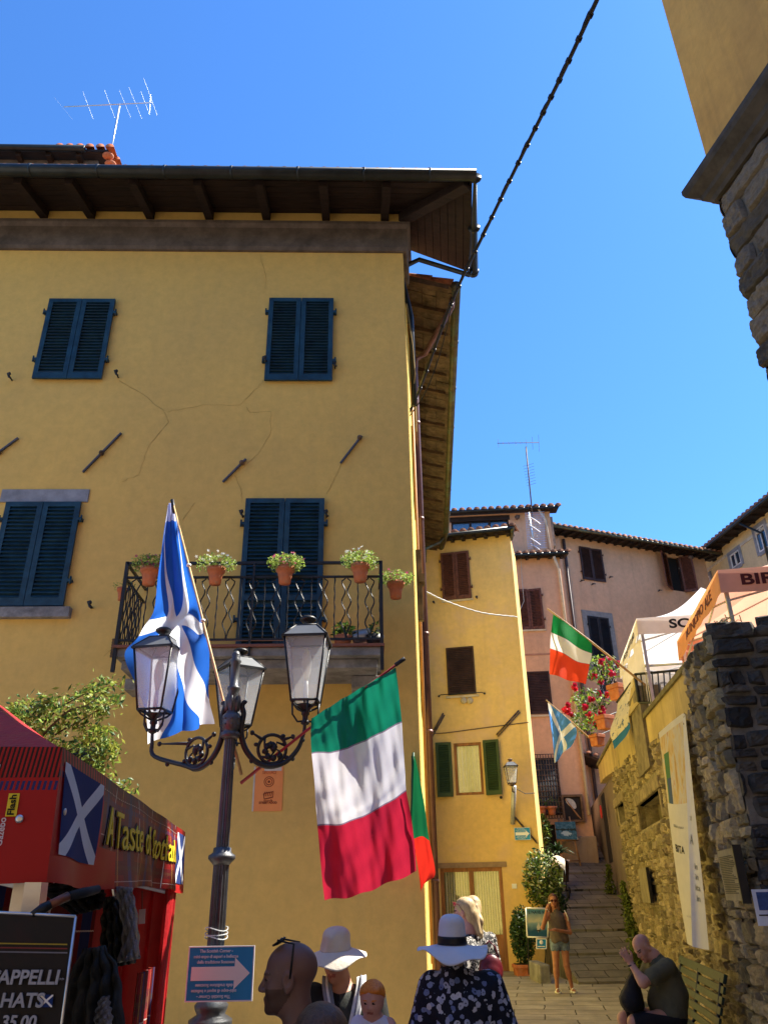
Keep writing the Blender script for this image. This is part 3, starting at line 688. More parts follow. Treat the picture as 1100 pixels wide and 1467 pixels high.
# wing eaves
ins_=.92
A1=SD.w(.76,0,zE2+.22); A2=SD.w(s2,0,zE2+.22); A3=pw[2]+Vector((0,0,zE2+.22))
mb=MB(); nb=34
def qd(a,b,c,d,k,n,gap=.0): 
    return a.lerp(b,k/n),a.lerp(b,(k+1-gap)/n),c.lerp(d,(k+1-gap)/n),c.lerp(d,k/n)
segs=[(A1,A2,E1,E2,int((E2-E1).length/.155)),(A2,A3,E2,E3,int((E3-E2).length/.155))]
for a,b,c,d,n in segs:
    for k in range(n):
        p=qd(a,b,c,d,k,n,.04); 
        for j,(t0,t1) in enumerate(((0,.36),(.37,.66),(.67,1))):
            o=Vector((0,0,random.uniform(0,.012)+(k%4)*.0+ (0.0 if j!=1 else -.012)))
            mb.slab([p[0].lerp(p[3],t0)+o,p[1].lerp(p[2],t0)+o,p[1].lerp(p[2],t1)+o,p[0].lerp(p[3],t1)+o],.03)
mb.build('eave_boards',TAVE,wing)
for a,b,c,d,n in segs:
    m_=int((d-c).length/.62)
    for k in range(m_+1):
        t=(k+.05)/max(m_,1); t=min(t,1); p,q=a.lerp(b,t),c.lerp(d,t); q=p.lerp(q,.9); s_=(b-a).normalized()*.05
        mb=MB(); h=Vector((0,0,-.13)); mb.add([p-s_+h,p+s_+h,p+s_,p-s_,q-s_+h*.7,q+s_+h*.7,q+s_,q-s_],[(0,1,2,3),(4,7,6,5),(0,4,5,1),(1,5,6,2),(2,6,7,3),(3,7,4,0)])
        mb.build('rafter',mat('brown_rafter',(.10,.06,.035),.8,var=.4,bmp=.3),wing)
mb=MB(); u4=Vector((0,0,.045)); rd=Vector((-3.2,0,.75))
mb.add([E1+u4,E2+u4,E3+u4,A3+rd,A2+rd,A1+rd],[(0,1,4,5),(1,2,3,4)]); mb.add([E1+u4,A1+rd,A1+rd-Vector((0,0,.7)),A1-u4*3],[(0,1,2,3)])
rf=mb.build('roof',TILE,wing)
mb=MB(); roof_tiles(mb,E1+Vector((-.02,0,.07)),E2+Vector((-.02,0,.07)),E1+Vector((-.75,0,.24)),E2+Vector((-.75,0,.24))); mb.build('roof_tiles',TILE,rf)
gutter([E1+Vector((.06,-.03,.02)),E2+Vector((.06,0,.02)),E3+Vector((.06,0,.02))],.085,COPG,wing,1.5)
for s in (2.3,):
    mb=MB(); mb.tube([E1+Vector((.02,.25,-.05)),E1+Vector((-.0,.25,-.22)),SD.w(s,.30,zE2-.30),SD.w(s,.12,zE2-.42),SD.w(s,.10,zE2-.7),SD.w(s,.10,-.1)],.052,10)
    for z in (2,4,5.5,7.5,9.4): mb.tube([SD.w(s,.1,z),SD.w(s,.1,z+.05)],.062,10); 
    mb.build('downpipe',PIPEM,wing)
mb=MB(); mb.tube([E2+Vector((0,.4,-.05)),E2+Vector((-.1,.4,-.2)),SD.w(s2-.1,.12,zE2-.6),SD.w(s2-.1,.1,zE2-1)],.045,8); mb.build('downpipe',COPG,wing)
for k,(s,z0,z1) in enumerate(((1.5,1.1,11),(1.9,.1,9.5))):
    mb=MB(); mb.tube([SD.w(s,.04,z0),SD.w(s+.02,.045,(z0+z1)/2),SD.w(s,.04,z1)],.016 if k else .022,6); mb.build('conduit',mat('ochre_conduit',(.42,.19,.06),.6),wing)
mb=MB(SD.M)
for k in range(9):
    a=.15+.08*k; mb.tube([(a,.03+.01*k,10.3-.1*k),(a+.15,.1,9.6-.15*k),(a+.1,.12,9.0+.1*(k%3)),(a+.3,.05,8.6+.1*k)],.008,5)
mb.build('cable_bundle',mat('dusty_cable',(.30,.22,.08),.8),wing)
mb=MB(SD.M); mb.bb((.75,.02,5.25),(.85,.10,6.3)); mb.box((.8,.1,5.85),(.2,.08,.12)); mb.build('tie_rod_anchor',RUST,wing)
# house sign bracket pictures omitted; overhead cable across the sky
c0=P(585,590,10.9); c1=P(648,430,9.6); c2=P(770,180,5.6); c3=P(862,-12,4.0)
t=thing('overhead_cable','thick black twisted cable running up across the blue sky from the side house','cable',tuple(c0))
pts=[]; 
for i in range(60):
    k=i/59; q=[c0,c1,c2,c3]; a=(1-k)**3*c0+3*(1-k)**2*k*c1+3*(1-k)*k*k*c2+k**3*c3; pts.append(a)
def linepts(pl,n=30):
    out=[]
    for i in range(len(pl)-1):
        for k in range(n): out.append(pl[i].lerp(pl[i+1],k/n))
    return out+[pl[-1]]
ctl=[P(583,597,10.8),P(600,560,10.5),P(648,430,9.0),P(700,320,7.6),P(756,205,6.3),P(808,100,5.2),P(880,-55,4.0)]
f=net([[c,c+Vector((.01,0,0))] for c in ctl]); pts=[f(0,i/80) for i in range(81)]
mb=MB(); mb.tube(pts,.022,8)
mb.tube([p+Vector((.018*math.cos(i*.9),.018*math.sin(i*.9),.012)) for i,p in enumerate(pts)],.011,6)
for i in range(8,80,3):
    d=(pts[i+1]-pts[i]).normalized(); mb.tube([pts[i]-d*.018,pts[i]+d*.018],.034,8)
mb.build('cable',BLK,t)
t=thing('overhead_cable','thin black wire slung below the eaves of the side house','cable',tuple(P(600,560,10.5)))
mb=MB(); f=net([[c,c+Vector((.01,0,0))] for c in (P(584,600,10.6),P(610,560,10.3),P(632,500,9.9),P(646,440,9.2))]); mb.tube([f(0,i/20) for i in range(21)],.009,6); mb.build('wire',BLK,t)

t=thing('added_opposite_house','plain ochre house front added unseen behind the viewer to dim and warm the square','house',(0,-9,0))  # unseen house added to cut ambient light and bounce warmth onto the facade
mb=MB(); mb.bb((-16,-17,-.5),(14,-9,12.5)); mb.build('wall',plaster('opposite_plaster',(.55,.36,.16),(.3,.2,.1)),t)
for i in range(7):
    for z in (1.2,4.6,8.0):
        mb=MB(); mb.bb((-14+i*4,-9,z),(-12.9+i*4,-8.95,z+1.7)); o=mb.build('shutter',SHBR,t)
mb=MB(); mb.bb((-16.6,-17.5,12.5),(14.6,-8.2,12.7)); mb.build('roof',TILE,t)
# ================================================================ FAR HOUSES
def corner(u,v,Y): p=P(u,v,Y); return p.x,p.y
def eave(fr,s0,s1,z,over,parent,nr=10,m=TILE,rm=DWOOD,gut=GUT,rise=.25,tiles=True,th=.05,pitch=.24):
    mb=MB(fr.M); mb.hexa([(s0,-.3,z+.06),(s1,-.3,z+.06),(s1,over,z-.04),(s0,over,z-.04),(s0,-.3,z+.06+th),(s1,-.3,z+.06+th),(s1,over,z-.04+th),(s0,over,z-.04+th)]); mb.build('eave',rm,parent)
    if nr:
        for i in range(nr):
            s=s0+(i+.5)*(s1-s0)/nr; mb=MB(fr.M); mb.hexa([(s-.05,-.02,z-.06),(s+.05,-.02,z-.06),(s+.05,over*.85,z-.12),(s-.05,over*.85,z-.12),(s-.05,-.02,z+.05),(s+.05,-.02,z+.05),(s+.05,over*.85,z-.03),(s-.05,over*.85,z-.03)]); mb.build('rafter',rm,parent)
    mb=MB(); w_=fr.w; 
    if tiles: roof_tiles(mb,w_(s0,over+.04,z+.04),w_(s1,over+.04,z+.04),w_(s0,-1.6,z+.04+rise*1.6+.3),w_(s1,-1.6,z+.04+rise*1.6+.3),pitch=pitch,r=pitch*.4); mb.build('roof_tiles',m,parent)
    mb=MB(); mb.tube([w_(s0,over+.03,z-.01),w_(s1,over+.03,z-.01)],.06,8); mb.build('gutter',gut,parent)
def body(fr,s0,s1,z0,z1,holes,m,parent,dep=8,depth=.16):
    mb=MB(); wall_holes(mb,fr,s0,s1,z0,z1,holes,depth); w_=fr.w
    mb.quad(w_(s1,0,z0),w_(s1,-dep,z0),w_(s1,-dep,z1),w_(s1,0,z1)); mb.quad(w_(s0,-dep,z0),w_(s0,0,z0),w_(s0,0,z1),w_(s0,-dep,z1))
    mb.quad(w_(s0,0,z1),w_(s1,0,z1),w_(s1,-dep,z1),w_(s0,-dep,z1)); mb.quad(w_(s0,-dep,z0),w_(s1,-dep,z0),w_(s1,-dep,z1),w_(s0,-dep,z1)); return mb.build('wall',m,parent)
# ---- ochre house facing down the square
x,y=corner(752,1000,21.0); FY=Fr(x,y,-rad(15)); HY=thing('ochre_house','tall narrow ochre house with green shutters above and a curtained wooden shopfront below','house',(x,y,0))
zt=FY.hit(728,766)[1]
R=lambda *a:FY.rect(*a)
wA,wB,wC_,wD=R(634,793,672,858),R(640,927,680,995),R(651,1064,691,1139),R(633,1243,724,1393)
wD=(wD[0],.14,wD[2],wD[3])
body(FY,-5.2,0,-.2,zt,[wA,wB,wC_,wD],YEL2,HY,dep=1.9)
window(FY,wA,SHBR,HY,label='closed reddish brown shutters under the eaves')
o=window(FY,wB,SHDK,HY,kind='glass',hinges=False,label='window with lowered dark slatted blind')
mb=MB(FY.M); 
n=26
for i in range(n): z=wB[1]+(i+.5)*(wB[3]-wB[1])/n; mb.box(((wB[0]+wB[2])/2,.0,z),(wB[2]-wB[0]-.04,.012,.05),Matrix.Rotation(.5,3,'X'))
mb.build('blind',SHDK,o)
CURT=pat('cream_curtain',lambda u,v,nt,co:mixc(nt,((u*9.).sin()*.5+.5),(.34,.33,.24),(.58,.56,.46)),var=.25)
def strp(u,v,nt,co):
    c=mixc(nt,(u*9.5).fr().lt(.5),(.62,.58,.42),(.13,.17,.10)); return mixc(nt,((u*9.5+.12).fr()-.5).abs().lt(.06),c,(.35,.33,.2))
STRP=pat('striped_curtain',strp,var=.2)
def frame_glass(fr,r,m,parent,cols,kick=0,curt=None,label=None,top=0,n0=-.06,fw=.07):
    a,b,c,d=r; mb=MB(fr.M); W=(c-a)
    mb.bb((a,n0-.04,b),(a+fw,n0+.04,d)); mb.bb((c-fw,n0-.04,b),(c,n0+.04,d)); mb.bb((a+fw,n0-.04,d-fw),(c-fw,n0+.04,d))
    mb.bb((a+fw,n0-.04,b),(c-fw,n0+.04,b+fw))
    for i in range(1,cols): x_=a+W*i/cols; mb.bb((x_-fw*.6,n0-.035,b+fw),(x_+fw*.6,n0+.035,d-fw))
    if kick: mb.bb((a+fw,n0-.03,b+fw),(c-fw,n0+.02,b+kick)); mb.bb((a+fw,n0-.035,b+kick),(c-fw,n0+.04,b+kick+fw))
    o=mb.build('window' if not kick else 'shop_door',m,parent,label=label)
    for i in range(cols):
        x0=a+W*i/cols+fw; x1=a+W*(i+1)/cols-fw; z0=b+fw+(kick or 0)
        if kick:
            mb=MB(fr.M)
            mb.bb((x0+.05,n0+.02,b+fw+.08),(x1-.05,n0+.035,b+kick*.48)); mb.bb((x0+.05,n0+.02,b+kick*.55),(x1-.05,n0+.035,b+kick-.06)); mb.build('panel',OWOOD,o)
        if curt is not None:
            mb=MB(); mb.grid(lambda u,v:fr.w(x0+(x1-x0)*u,n0-.05+.018*math.sin(u*40),z0+(d-fw-z0)*v),48,2); mb.build('curtain',curt,o)
    mb=MB(fr.M); mb.bb((a+fw,n0-.008,b+(kick or fw)),(c-fw,n0-.002,d-fw)); mb.build('pane',CLG,o); return o
m,nt,b=new('clear_glass'); tp=nt.nodes.new('ShaderNodeBsdfTransparent'); gl=nt.nodes.new('ShaderNodeBsdfGlossy'); gl.inputs['Roughness'].default_value=.05; mx=nt.nodes.new('ShaderNodeMixShader'); mx.inputs[0].default_value=.12
nt.links.new(tp.outputs[0],mx.inputs[1]); nt.links.new(gl.outputs[0],mx.inputs[2]); nt.links.new(mx.outputs[0],nt.nodes['Material Output'].inputs[0]); CLG=m
frame_glass(FY,wC_,OWOOD,HY,1,curt=CURT,label='window with cream curtain between open green shutters')
def openshut(fr,r,side,wd,m,parent,open_=rad(8)):
    a,b,c,d=r
    if side=='L': leaf_shutter(fr,a-.06-wd,b-.03,a-.06,d+.03,m,parent,off=.04,ang=open_,hinge='R')
    else: leaf_shutter(fr,c+.06,b-.03,c+.06+wd,d+.03,m,parent,off=.04,ang=open_,hinge='L')
openshut(FY,wC_,'L',.42,SHGR,HY); openshut(FY,wC_,'R',.42,SHGR,HY)
frame_glass(FY,wD,OWOOD,HY,2,kick=.75,curt=STRP,label='wooden shopfront with green striped curtains',fw=.09)
mb=MB(FY.M); mb.bb((wD[0]-.12,.0,wD[3]),(wD[2]+.12,.03,wD[3]+.12)); mb.build('lintel',mat('painted_lintel',(.30,.20,.12),.8),HY)
for r in (wA,wB): mb=MB(FY.M); mb.bb((r[0]-.06,0,r[1]-.09),(r[2]+.06,.05,r[1]-.035)); mb.build('sill',mat('cream_sill',(.6,.5,.35),.8),HY)
eave(FY,-5.2,.12,zt,.45,HY,nr=16)
FYs=Fr(x,y,0)
mb=MB(); p=FY.w(.12,.5,zt-.02); mb.tube([p,p+Vector((.1,.8,0))],.06,8); mb.build('gutter',COPG,HY)
for q in ((711,997,690,997),(0,0,0,0))[:1]:
    s0,z0=FY.hit(629,998); s1,z1=FY.hit(694,994); mb=MB(FY.M); mb.tube([(s0,.03,z0),(s0+.06,.12,z0+.02),(s1-.06,.12,z1+.02),(s1,.03,z1)],.012,6); mb.ell((s0,.05,z0),(.03,.03,.03)); mb.ell((s1,.05,z1),(.03,.03,.03)); mb.build('clothes_rail',IRON,HY)
for q in ((614,1060,635,1022),(711,1053,743,1018),(735,1168,767,1205)):
    s0,z0=FY.hit(q[0],q[1]); s1,z1=FY.hit(q[2],q[3]); mb=MB(FY.M); mb.tube([(s0,.03,z0),(s1,.03,z1)],.022,6); mb.tube([(s0+.03,.035,z0-.05),(s1+.03,.035,z1-.05)],.018,6); mb.build('tie_rod_anchor',RUST,HY)
for u,v in ((622,864),(683,857),(718,1143)):
    s0,z0=FY.hit(u,v); mb=MB(FY.M); mb.tube([(s0,0,z0),(s0,.12,z0)],.02,6); mb.ell((s0,.12,z0),(.035,.03,.04)); mb.build('shutter_catch',IRON,HY)
for u in (664,673):
    s0,z0=FY.hit(u,1004); mb=MB(FY.M); mb.ell((s0,.03,z0),(.09,.05,.09)) ; mb.build('vent_cap',mat('old_vent',(.5,.42,.3),.8),HY)
mb=MB(); pts=[FY.w(FY.hit(u,v)[0],.02,FY.hit(u,v)[1]) for u,v in ((606,1052),(640,1050),(700,1042),(757,1035))]; mb.tube(pts,.012,5); mb.build('wall_cable',RUST,HY)
a,b,c,d=FY.rect(733,1266,740,1273); mb=MB(FY.M); mb.bb((a,.0,b),(c,.02,d)); mb.build('number_plate',WHP,HY)
# wall lamp
s0,z0=FY.hit(735,1180); s1,z1=FY.hit(733,1108)
def lantern(c,w_,h,parent,fm,glow=True,n=4,rz=0,bulb=True,fin=True,name_pre=''):
    """tapered four-sided street lantern, c = centre of its bottom plate"""
    R=Matrix.Translation(c)@Matrix.Rotation(rz,4,'Z'); wb=w_*.62
    def sq(k,z): return [Vector((sx*k/2,sy*k/2,z)) for sx,sy in ((-1,-1),(1,-1),(1,1),(-1,1))]
    B,T=sq(wb,0),sq(w_,h); mb=MB(R); t=w_*.028
    for i in range(4):
        mb.tube([B[i],T[i]],t,6); mb.tube([B[i],B[(i+1)%4]],t*1.1,6)
    for z,k,th in ((h,w_*1.12,.05*w_),(0,wb*1.03,.03*w_)):
        q=sq(k,z); q2=sq(k,z+th); q3=sq(k-.09*w_*2 if z else k*.8,z); q4=sq(k-.09*w_*2 if z else k*.8,z+th)
        for i in range(4):
            j=(i+1)%4; mb.add([q[i],q[j],q2[j],q2[i],q3[i],q3[j],q4[j],q4[i]],[(0,1,2,3),(4,7,6,5),(0,4,5,1),(3,2,6,7)])
    fo=mb.build('frame',fm,parent)
    for i in range(4):
        j=(i+1)%4; ins=.97; mb=MB(R); mb.quad(B[i]*ins,B[j]*ins,Vector((T[j].x*ins,T[j].y*ins,T[j].z)),Vector((T[i].x*ins,T[i].y*ins,T[i].z))); mb.build('glass_pane',FROST,parent,solid=.004)
    mb=MB(R); A,Bq=sq(w_*1.06,h+.05*w_),sq(w_*.5,h+w_*.36); 
    for i in range(4): mb.quad(A[i],A[(i+1)%4],Bq[(i+1)%4],Bq[i]); 
    mb.quad(*[p for p in Bq]); roof=mb.build('lantern_roof',mat('grey_glazed_roof',(.17,.18,.19),.35,metal=.2,var=.1,bmp=.05,tr=.18,spec=.5),parent,solid=.006)
    mb=MB(R)
    for i in range(4): mb.tube([A[i],Bq[i]],t,6); mb.tube([Bq[i],Bq[(i+1)%4]],t,6)
    zt_=h+w_*.36; u=w_
    mb.lathe([(.26*u,zt_-.01),(.24*u,zt_+.03*u),(.12*u,zt_+.07*u),(.10*u,zt_+.12*u),(.17*u,zt_+.16*u),(.21*u,zt_+.20*u),(.21*u,zt_+.24*u),(.14*u,zt_+.29*u),(.05*u,zt_+.31*u),(0,zt_+.315*u)],n=20)
    mb.build('finial',fm,parent)
    if bulb:
        mb=MB(R); mb.lathe([(.03*u,0),(.06*u,.02),(.06*u,.2*h),(.05*u,.26*h),(.05*u,.34*h)],n=14); mb.build('lamp_holder',WHP,parent)
        mb=MB(R); mb.lathe([(.05*u,.34*h),(.07*u,.42*h),(.12*u,.55*h),(.125*u,.66*h),(.10*u,.78*h),(.05*u,.86*h),(0,.88*h)],n=18); mb.build('bulb',BULB,parent)
    # gallery below
    mb=MB(R)
    for i in range(4):
        a=B[i]*1.0; mb.tube([a,a*.75+Vector((0,0,-.07*u*1.5)),a*.28+Vector((0,0,-.2*u)),Vector((0,0,-.24*u))],t*.9,6)
        m_=(B[i]+B[(i+1)%4])/2; mb.tube([m_,m_*.6+Vector((0,0,-.08*u)),Vector((0,0,-.14*u))],t*.7,6)
    mb.lathe([(0,-.02),(wb*.35,-.02),(wb*.3,-.035),(.05*u,-.2*u),(.05*u,-.26*u)],n=14)
    mb.build('gallery',fm,parent)
t=thing('wall_lamp','old lantern on a pale bracket at the corner of the ochre house','street lamp',tuple(FY.w(s0,0,z0)))
c=FY.w(s1,.55,z1-.12); c=P(733,1122,c.y)
lantern(c,.30,.40,t,RUST,bulb=False)
mb=MB(); foot=FY.w(s0-.02,.02,z0); mb.tube([c+Vector((0,0,-.08)),c+Vector((0,0,-.2)),P(737,1135,c.y),],.02,8); mb.build('stem',RUST,t)
mb=MB(); mb.tube([P(736,1126,c.y),foot],.06,10); mb.build('bracket',mat('pale_bracket',(.5,.52,.55),.4,metal=.3),t)
mb=MB(); mb.tube([P(736,1128,c.y+.05),P(752,1137,c.y+.2),P(766,1136,20.9)],.01,5); mb.build('cable',BLK,t)
# small arrow sign
BLUE=mat('sign_blue',(.02,.27,.58),.4,var=.05,bmp=0); SWH=mat('sign_white',(.85,.86,.88),.4,var=.03,bmp=0); 
def arrow_sign(fr,a,b,c,d,off,label,big):
    t=thing('arrow_sign',label,'sign',tuple(fr.w(a,off,b))); H=d-b; W=c-a
    mb=MB(fr.M); mb.bb((a,off,b),(c,off+.008,d)); mb.build('panel',BLUE,t)
    mb=MB(fr.M); e=H*.025
    for q in ((a-e,b-e,c+e,b),(a-e,d,c+e,d+e),(a-e,b,a,d),(c,b,c+e,d)): mb.bb((q[0],off-.001,q[1]),(q[2],off+.010,q[3]))
    mb.build('border',SWH,t)
    zm=(b+d)/2; x0=a+W*.05; x1=a+W*.72; x2=a+W*.96; hh=H*.13; H2=H*.30
    mb=MB(fr.M); o=off+.0095; pts=[(x0,zm-hh),(x1,zm-hh),(x1,zm-H2),(x2,zm),(x1,zm+H2),(x1,zm+hh),(x0,zm+hh)]
    mb.add([(p[0],o,p[1]) for p in pts]+[(p[0],o+.002,p[1]) for p in pts],[tuple(range(7)),tuple(range(7,14))[::-1]]+[(i,(i+1)%7,7+(i+1)%7,7+i) for i in range(7)]); mb.build('arrow',SWH,t)
    TXB=mat('pale_blue_ink',(.60,.72,.85),.5)
    for k,sx_ in (('The Scottish Corner -',1),('mini-expo di sapori e bellezze',2),('della tradizione Scozzese',3)):
        sz=H*.085; 
        text(k,sz,TM(fr,a+W*.42,zm+hh+H*.30-(sx_-1)*H*.105,off+.012),TXB,t,bold=sz*.03,sx=.95)
        text(k,sz,TM(fr,a+W*.42,zm-hh-H*.30+(sx_-1)*H*.105,off+.012,rot=PI),TXB,t,bold=sz*.03,sx=.95)
    return t
a,b,c,d=FY.rect(737,1186,759,1203,.06); arrow_sign(FY,a,b,c,d,.06,'small blue sign with a white arrow below the wall lamp on the ochre house',False)
# thin cable from the wing to the ochre house
t=thing('overhead_cable','pale twisted cable sagging across the ochre house front from the side house','cable',tuple(P(612,850,18)))
e=[P(606,846,17),P(640,862,18.2),P(690,878,19.6),P(740,884,20.95)]; f=net([[c,c+Vector((.01,0,0))] for c in e]); mb=MB(); mb.tube([f(0,i/30)+Vector((0,0,.01*(i%2))) for i in range(31)],.02,6); mb.build('cable',mat('pale_cable',(.5,.47,.42),.6),t)
# ---- salmon house: narrow bay, right of the ochre house, plus its upper storey set back
x2,y2=corner(826,1000,25.5); FP=Fr(x2,y2,-rad(6)); HP=thing('salmon_house','salmon house with brown shutters and a barred ground window, behind the ochre house','house',(x2,y2,0))
R=lambda *a:FP.rect(*a); zt2=FP.hit(765,800)[1]
hA,hB,hC=R(740,845,776,901),R(751,962,789,1023),R(765,1086,801,1168); hD=R(768,1181,801,1243)
body(FP,-5.5,0,-.2,zt2,[hA,hB,hC,hD],PINK,HP,dep=6)
o=window(FP,hA,SHBR,HP,label='brown shutters pushed slightly ajar',angs=(-.10,-.16))
o=window(FP,hB,SHDK,HP,kind='glass',label='lowered dark blind'); mb=MB(FP.M); n=26
for i in range(n): z=hB[1]+(i+.5)*(hB[3]-hB[1])/n; mb.box(((hB[0]+hB[2])/2,.0,z),(hB[2]-hB[0]-.04,.012,.055),Matrix.Rotation(.5,3,'X'))
mb.build('blind',SHDK,o)
o=window(FP,hC,SHDK,HP,kind='glass',label='ground floor window behind a square iron grille'); mb=MB(FP.M); n=9
for i in range(n+1): s=hC[0]+i*(hC[2]-hC[0])/n; mb.tube([(s,.12,hC[1]-.1),(s,.12,hC[3]+.1)],.014,6)
for i in range(13): z=hC[1]-.1+i*(hC[3]-hC[1]+.2)/12; mb.tube([(hC[0],.12,z),(hC[2],.12,z)],.012,6)
mb.build('window_grille',RUST,o); mb=MB(FP.M); mb.bb((hC[0]+.1,-.05,hC[1]+.5),(hC[0]+.5,-.04,hC[3]-.2)); mb.build('curtain',mat('dim_curtain',(.22,.17,.14),.9),o)
mb=MB(FP.M); mb.bb((hD[0],-.15,hD[1]),(hD[2],-.1,hD[3])); mb.build('cellar_opening',DARK,HP)
for r in (hA,hB): mb=MB(FP.M); mb.bb((r[0]-.06,0,r[1]-.09),(r[2]+.06,.05,r[1]-.035)); mb.build('sill',MC['cream_sill'],HP)
mb=MB(FP.M); s0,z0=FP.hit(757,938); mb.bb((-5.4,0,z0-.03),(0,.012,z0+.03)); mb.build('string_course',mat('salmon_band',(.42,.22,.15),.9),HP)
mb=MB(FP.M); mb.bb((-1.0,-.02,-.2),(.06,.05,FP.hit(845,1198)[1])); mb.build('plinth',plaster('rough_plinth',(.40,.30,.20),(.2,.13,.09)),HP,bevel=.03)
eave(FP,-5.4,.25,zt2,.38,HP,nr=14)
mb=MB(FP.M); mb.tube([(-.25,.35,zt2-.1),(-.1,.1,zt2-.5),(-.08,.1,4.0)],.05,8); mb.build('downpipe',mat('pale_pipe',(.62,.5,.36),.6),HP)
s0,z0=FP.hit(748,778); mb=MB(FP.M); q=[FP.hit(u,v) for u,v in ((745,795),(747,830),(750,862),(742,880),(741,900))]; mb.tube([(a_,.06,b_) for a_,b_ in q],.012,5); mb.build('wall_cable',MC['pale_cable'],HP)
# upper storey
FQ=Fr(x2,y2+1.2,-rad(6)); zt3=FQ.hit(720,736)[1]; hU=FQ.rect(647,742,730,792)
us1=FQ.hit(791,770)[0]; ul=FQ.hit(600,770)[0]
mb=MB(); wall_holes(mb,FQ,ul,us1,zt2-1.2,zt3,[hU],.15); mb.quad(FQ.w(us1,0,zt2-1.2),FQ.w(us1,-4,zt2-1.2),FQ.w(us1,-4,zt3),FQ.w(us1,0,zt3)); mb.build('upper_wall',PINK2,HP)
o=frame_glass(FQ,hU,DWOOD,HP,3,label='three-light timber loggia window under the roof'); mb=MB(FQ.M); mb.bb((hU[0],-.14,hU[1]),(hU[2],-.13,hU[3])); mb.build('backing',GLASS,o); mb=MB(FQ.M); mb.bb((hU[0]-.05,-.04,hU[3]-.14),(hU[2]+.05,.05,hU[3]+.05)); mb.build('head_beam',DWOOD,o)
eave(FQ,ul,us1+.3,zt3,.35,HP,nr=0,pitch=.27)
mb=MB(FQ.M); mb.bb((us1-.2,-1.5,zt3-1.0),(us1+.25,-1.0,zt3+.25)); ch=mb.build('chimney',CONC,HP); 
mb=MB(FQ.M); mb.tube([(us1-.45,.3,zt3),(us1-.2,.08,zt3-.4),(us1-.1,.08,zt2)],.045,8); mb.build('downpipe',MC['pale_pipe'],HP)
s0,z0=FQ.hit(740,744); mb=MB(FQ.M); mb.tube([(s0,0,z0),(s0,.18,z0),(s0+.1,.22,z0+.06)],.03,8); mb.ell((s0,.2,z0),(.1,.06,.09)); mb.build('wall_spotlight',RUST,HP)
# aerials
t=thing('tv_antenna','tall slim mast with several dark aerials above the salmon house roof','antenna',tuple(P(765,735,26.3)))
mb=MB(); mb.tube([P(763,745,26.3),P(753,640,26.3)],.025,6); mb.build('mast',RUST,t)
mb=MB(); mb.tube([P(712,635,26.3),P(772,634,26.3)],.014,6)
for u,h_ in ((713,6),(720,2),(728,2),(738,3),(745,2),(753,5),(762,9),(771,12)): mb.tube([P(u,635-h_,26.4),P(u+1,635+h_,26.2)],.006,5)
for k in range(8): mb.tube([P(749+k*.8,668+k*4,26.5),P(764+k*.5,664+k*4,26.1)],.006,5)
mb.build('element',RUST,t)
t=thing('grid_antenna','silver mesh panel aerial with a row of bright dipoles against the salmon upper wall','antenna',tuple(P(765,780,25.9)))
mb=MB(); 
for k in range(15): mb.tube([P(752+k*1.9+0,735,26.0),P(756+k*1.7,786,26.0)],.006,4)
for k in range(16): mb.tube([P(752+k*.25,735+k*3.4,26.0),P(779+k*.3,733+k*3.4,26.0)],.005,4)
mb.build('mesh_panel',ALU,t); mb=MB()
for v0 in (740,752,770,778): 
    for k in range(4): mb.tube([P(758+k*2,v0+k*1.5,25.8),P(768+k*2,v0+6+k*1.5,25.8)],.018,5)
mb.build('dipole',ALU,t); mb=MB(); mb.tube([P(757,734,25.9),P(766,788,25.9)],.03,6); mb.build('mast',ALU,t)
# ---- back house, dusty pink, receding to the right
x3,y3=corner(822,1000,29.0); FB=Fr(x3,y3,rad(20)); HB=thing('pink_house','broad dusty pink house at the back with half open shutters and a grey framed window','house',(x3,y3,0))
zt4=FB.hit(905,784)[1]; send=FB.hit(1001,830)[0]+.55
kA,kB,kC=FB.rect(832,787,862,831),FB.rect(958,799,975,846),FB.rect(846,886,874,958); kD=FB.rect(848,965,878,1010)
body(FB,-.3,send,0,zt4,[kA,kB,kC],PINK2,HB,dep=6)
window(FB,kA,SHDK,HB,angs=(0,-.08)); 
mb=MB(FB.M); mb.bb((kB[0],-.12,kB[1]),(kB[2],-.1,kB[3])); o=mb.build('window',DARK,HB,label='open window with its shutters swung out'); mb=MB(FB.M); mb.bb((kB[0],-.1,kB[1]),(kB[0]+.05,.02,kB[3])); mb.bb((kB[2]-.05,-.1,kB[1]),(kB[2],.02,kB[3])); mb.build('window_frame',SHDK,o)
W_=kB[2]-kB[0]; leaf_shutter(FB,kB[0]-.75,kB[1]-.03,kB[0],kB[3]+.03,SHBR,o,ang=.55,hinge='R',off=.03); leaf_shutter(FB,kB[2],kB[1]-.03,kB[2]+.55,kB[3]+.03,SHBR,o,ang=.75,hinge='L',off=.03)
o=window(FB,kC,SHBK,HB,label='black shutters in a grey stone surround'); a,b,c,d=kC; mb=MB(FB.M); e=.26
for q in ((a-e,b-.1,a-.04,d+e),(c+.04,b-.1,c+e,d+e),(a-.04,d+.04,c+.04,d+e)): mb.bb((q[0],-.02,q[1]),(q[2],.04,q[3]))
mb.build('stone_surround',mat('blue_grey_surround',(.24,.25,.25),.85),o)
eave(FB,-.5,send+.7,zt4,.7,HB,nr=22,gut=COPG,pitch=.26,rm=DWOOD)
s0,z0=FB.hit(981,803); mb=MB(FB.M); mb.tube([(s0,0,z0),(s0,.3,z0)],.03,8); mb.ell((s0,.35,z0),(.13,.13,.10)); mb.build('wall_spotlight',RUST,HB)
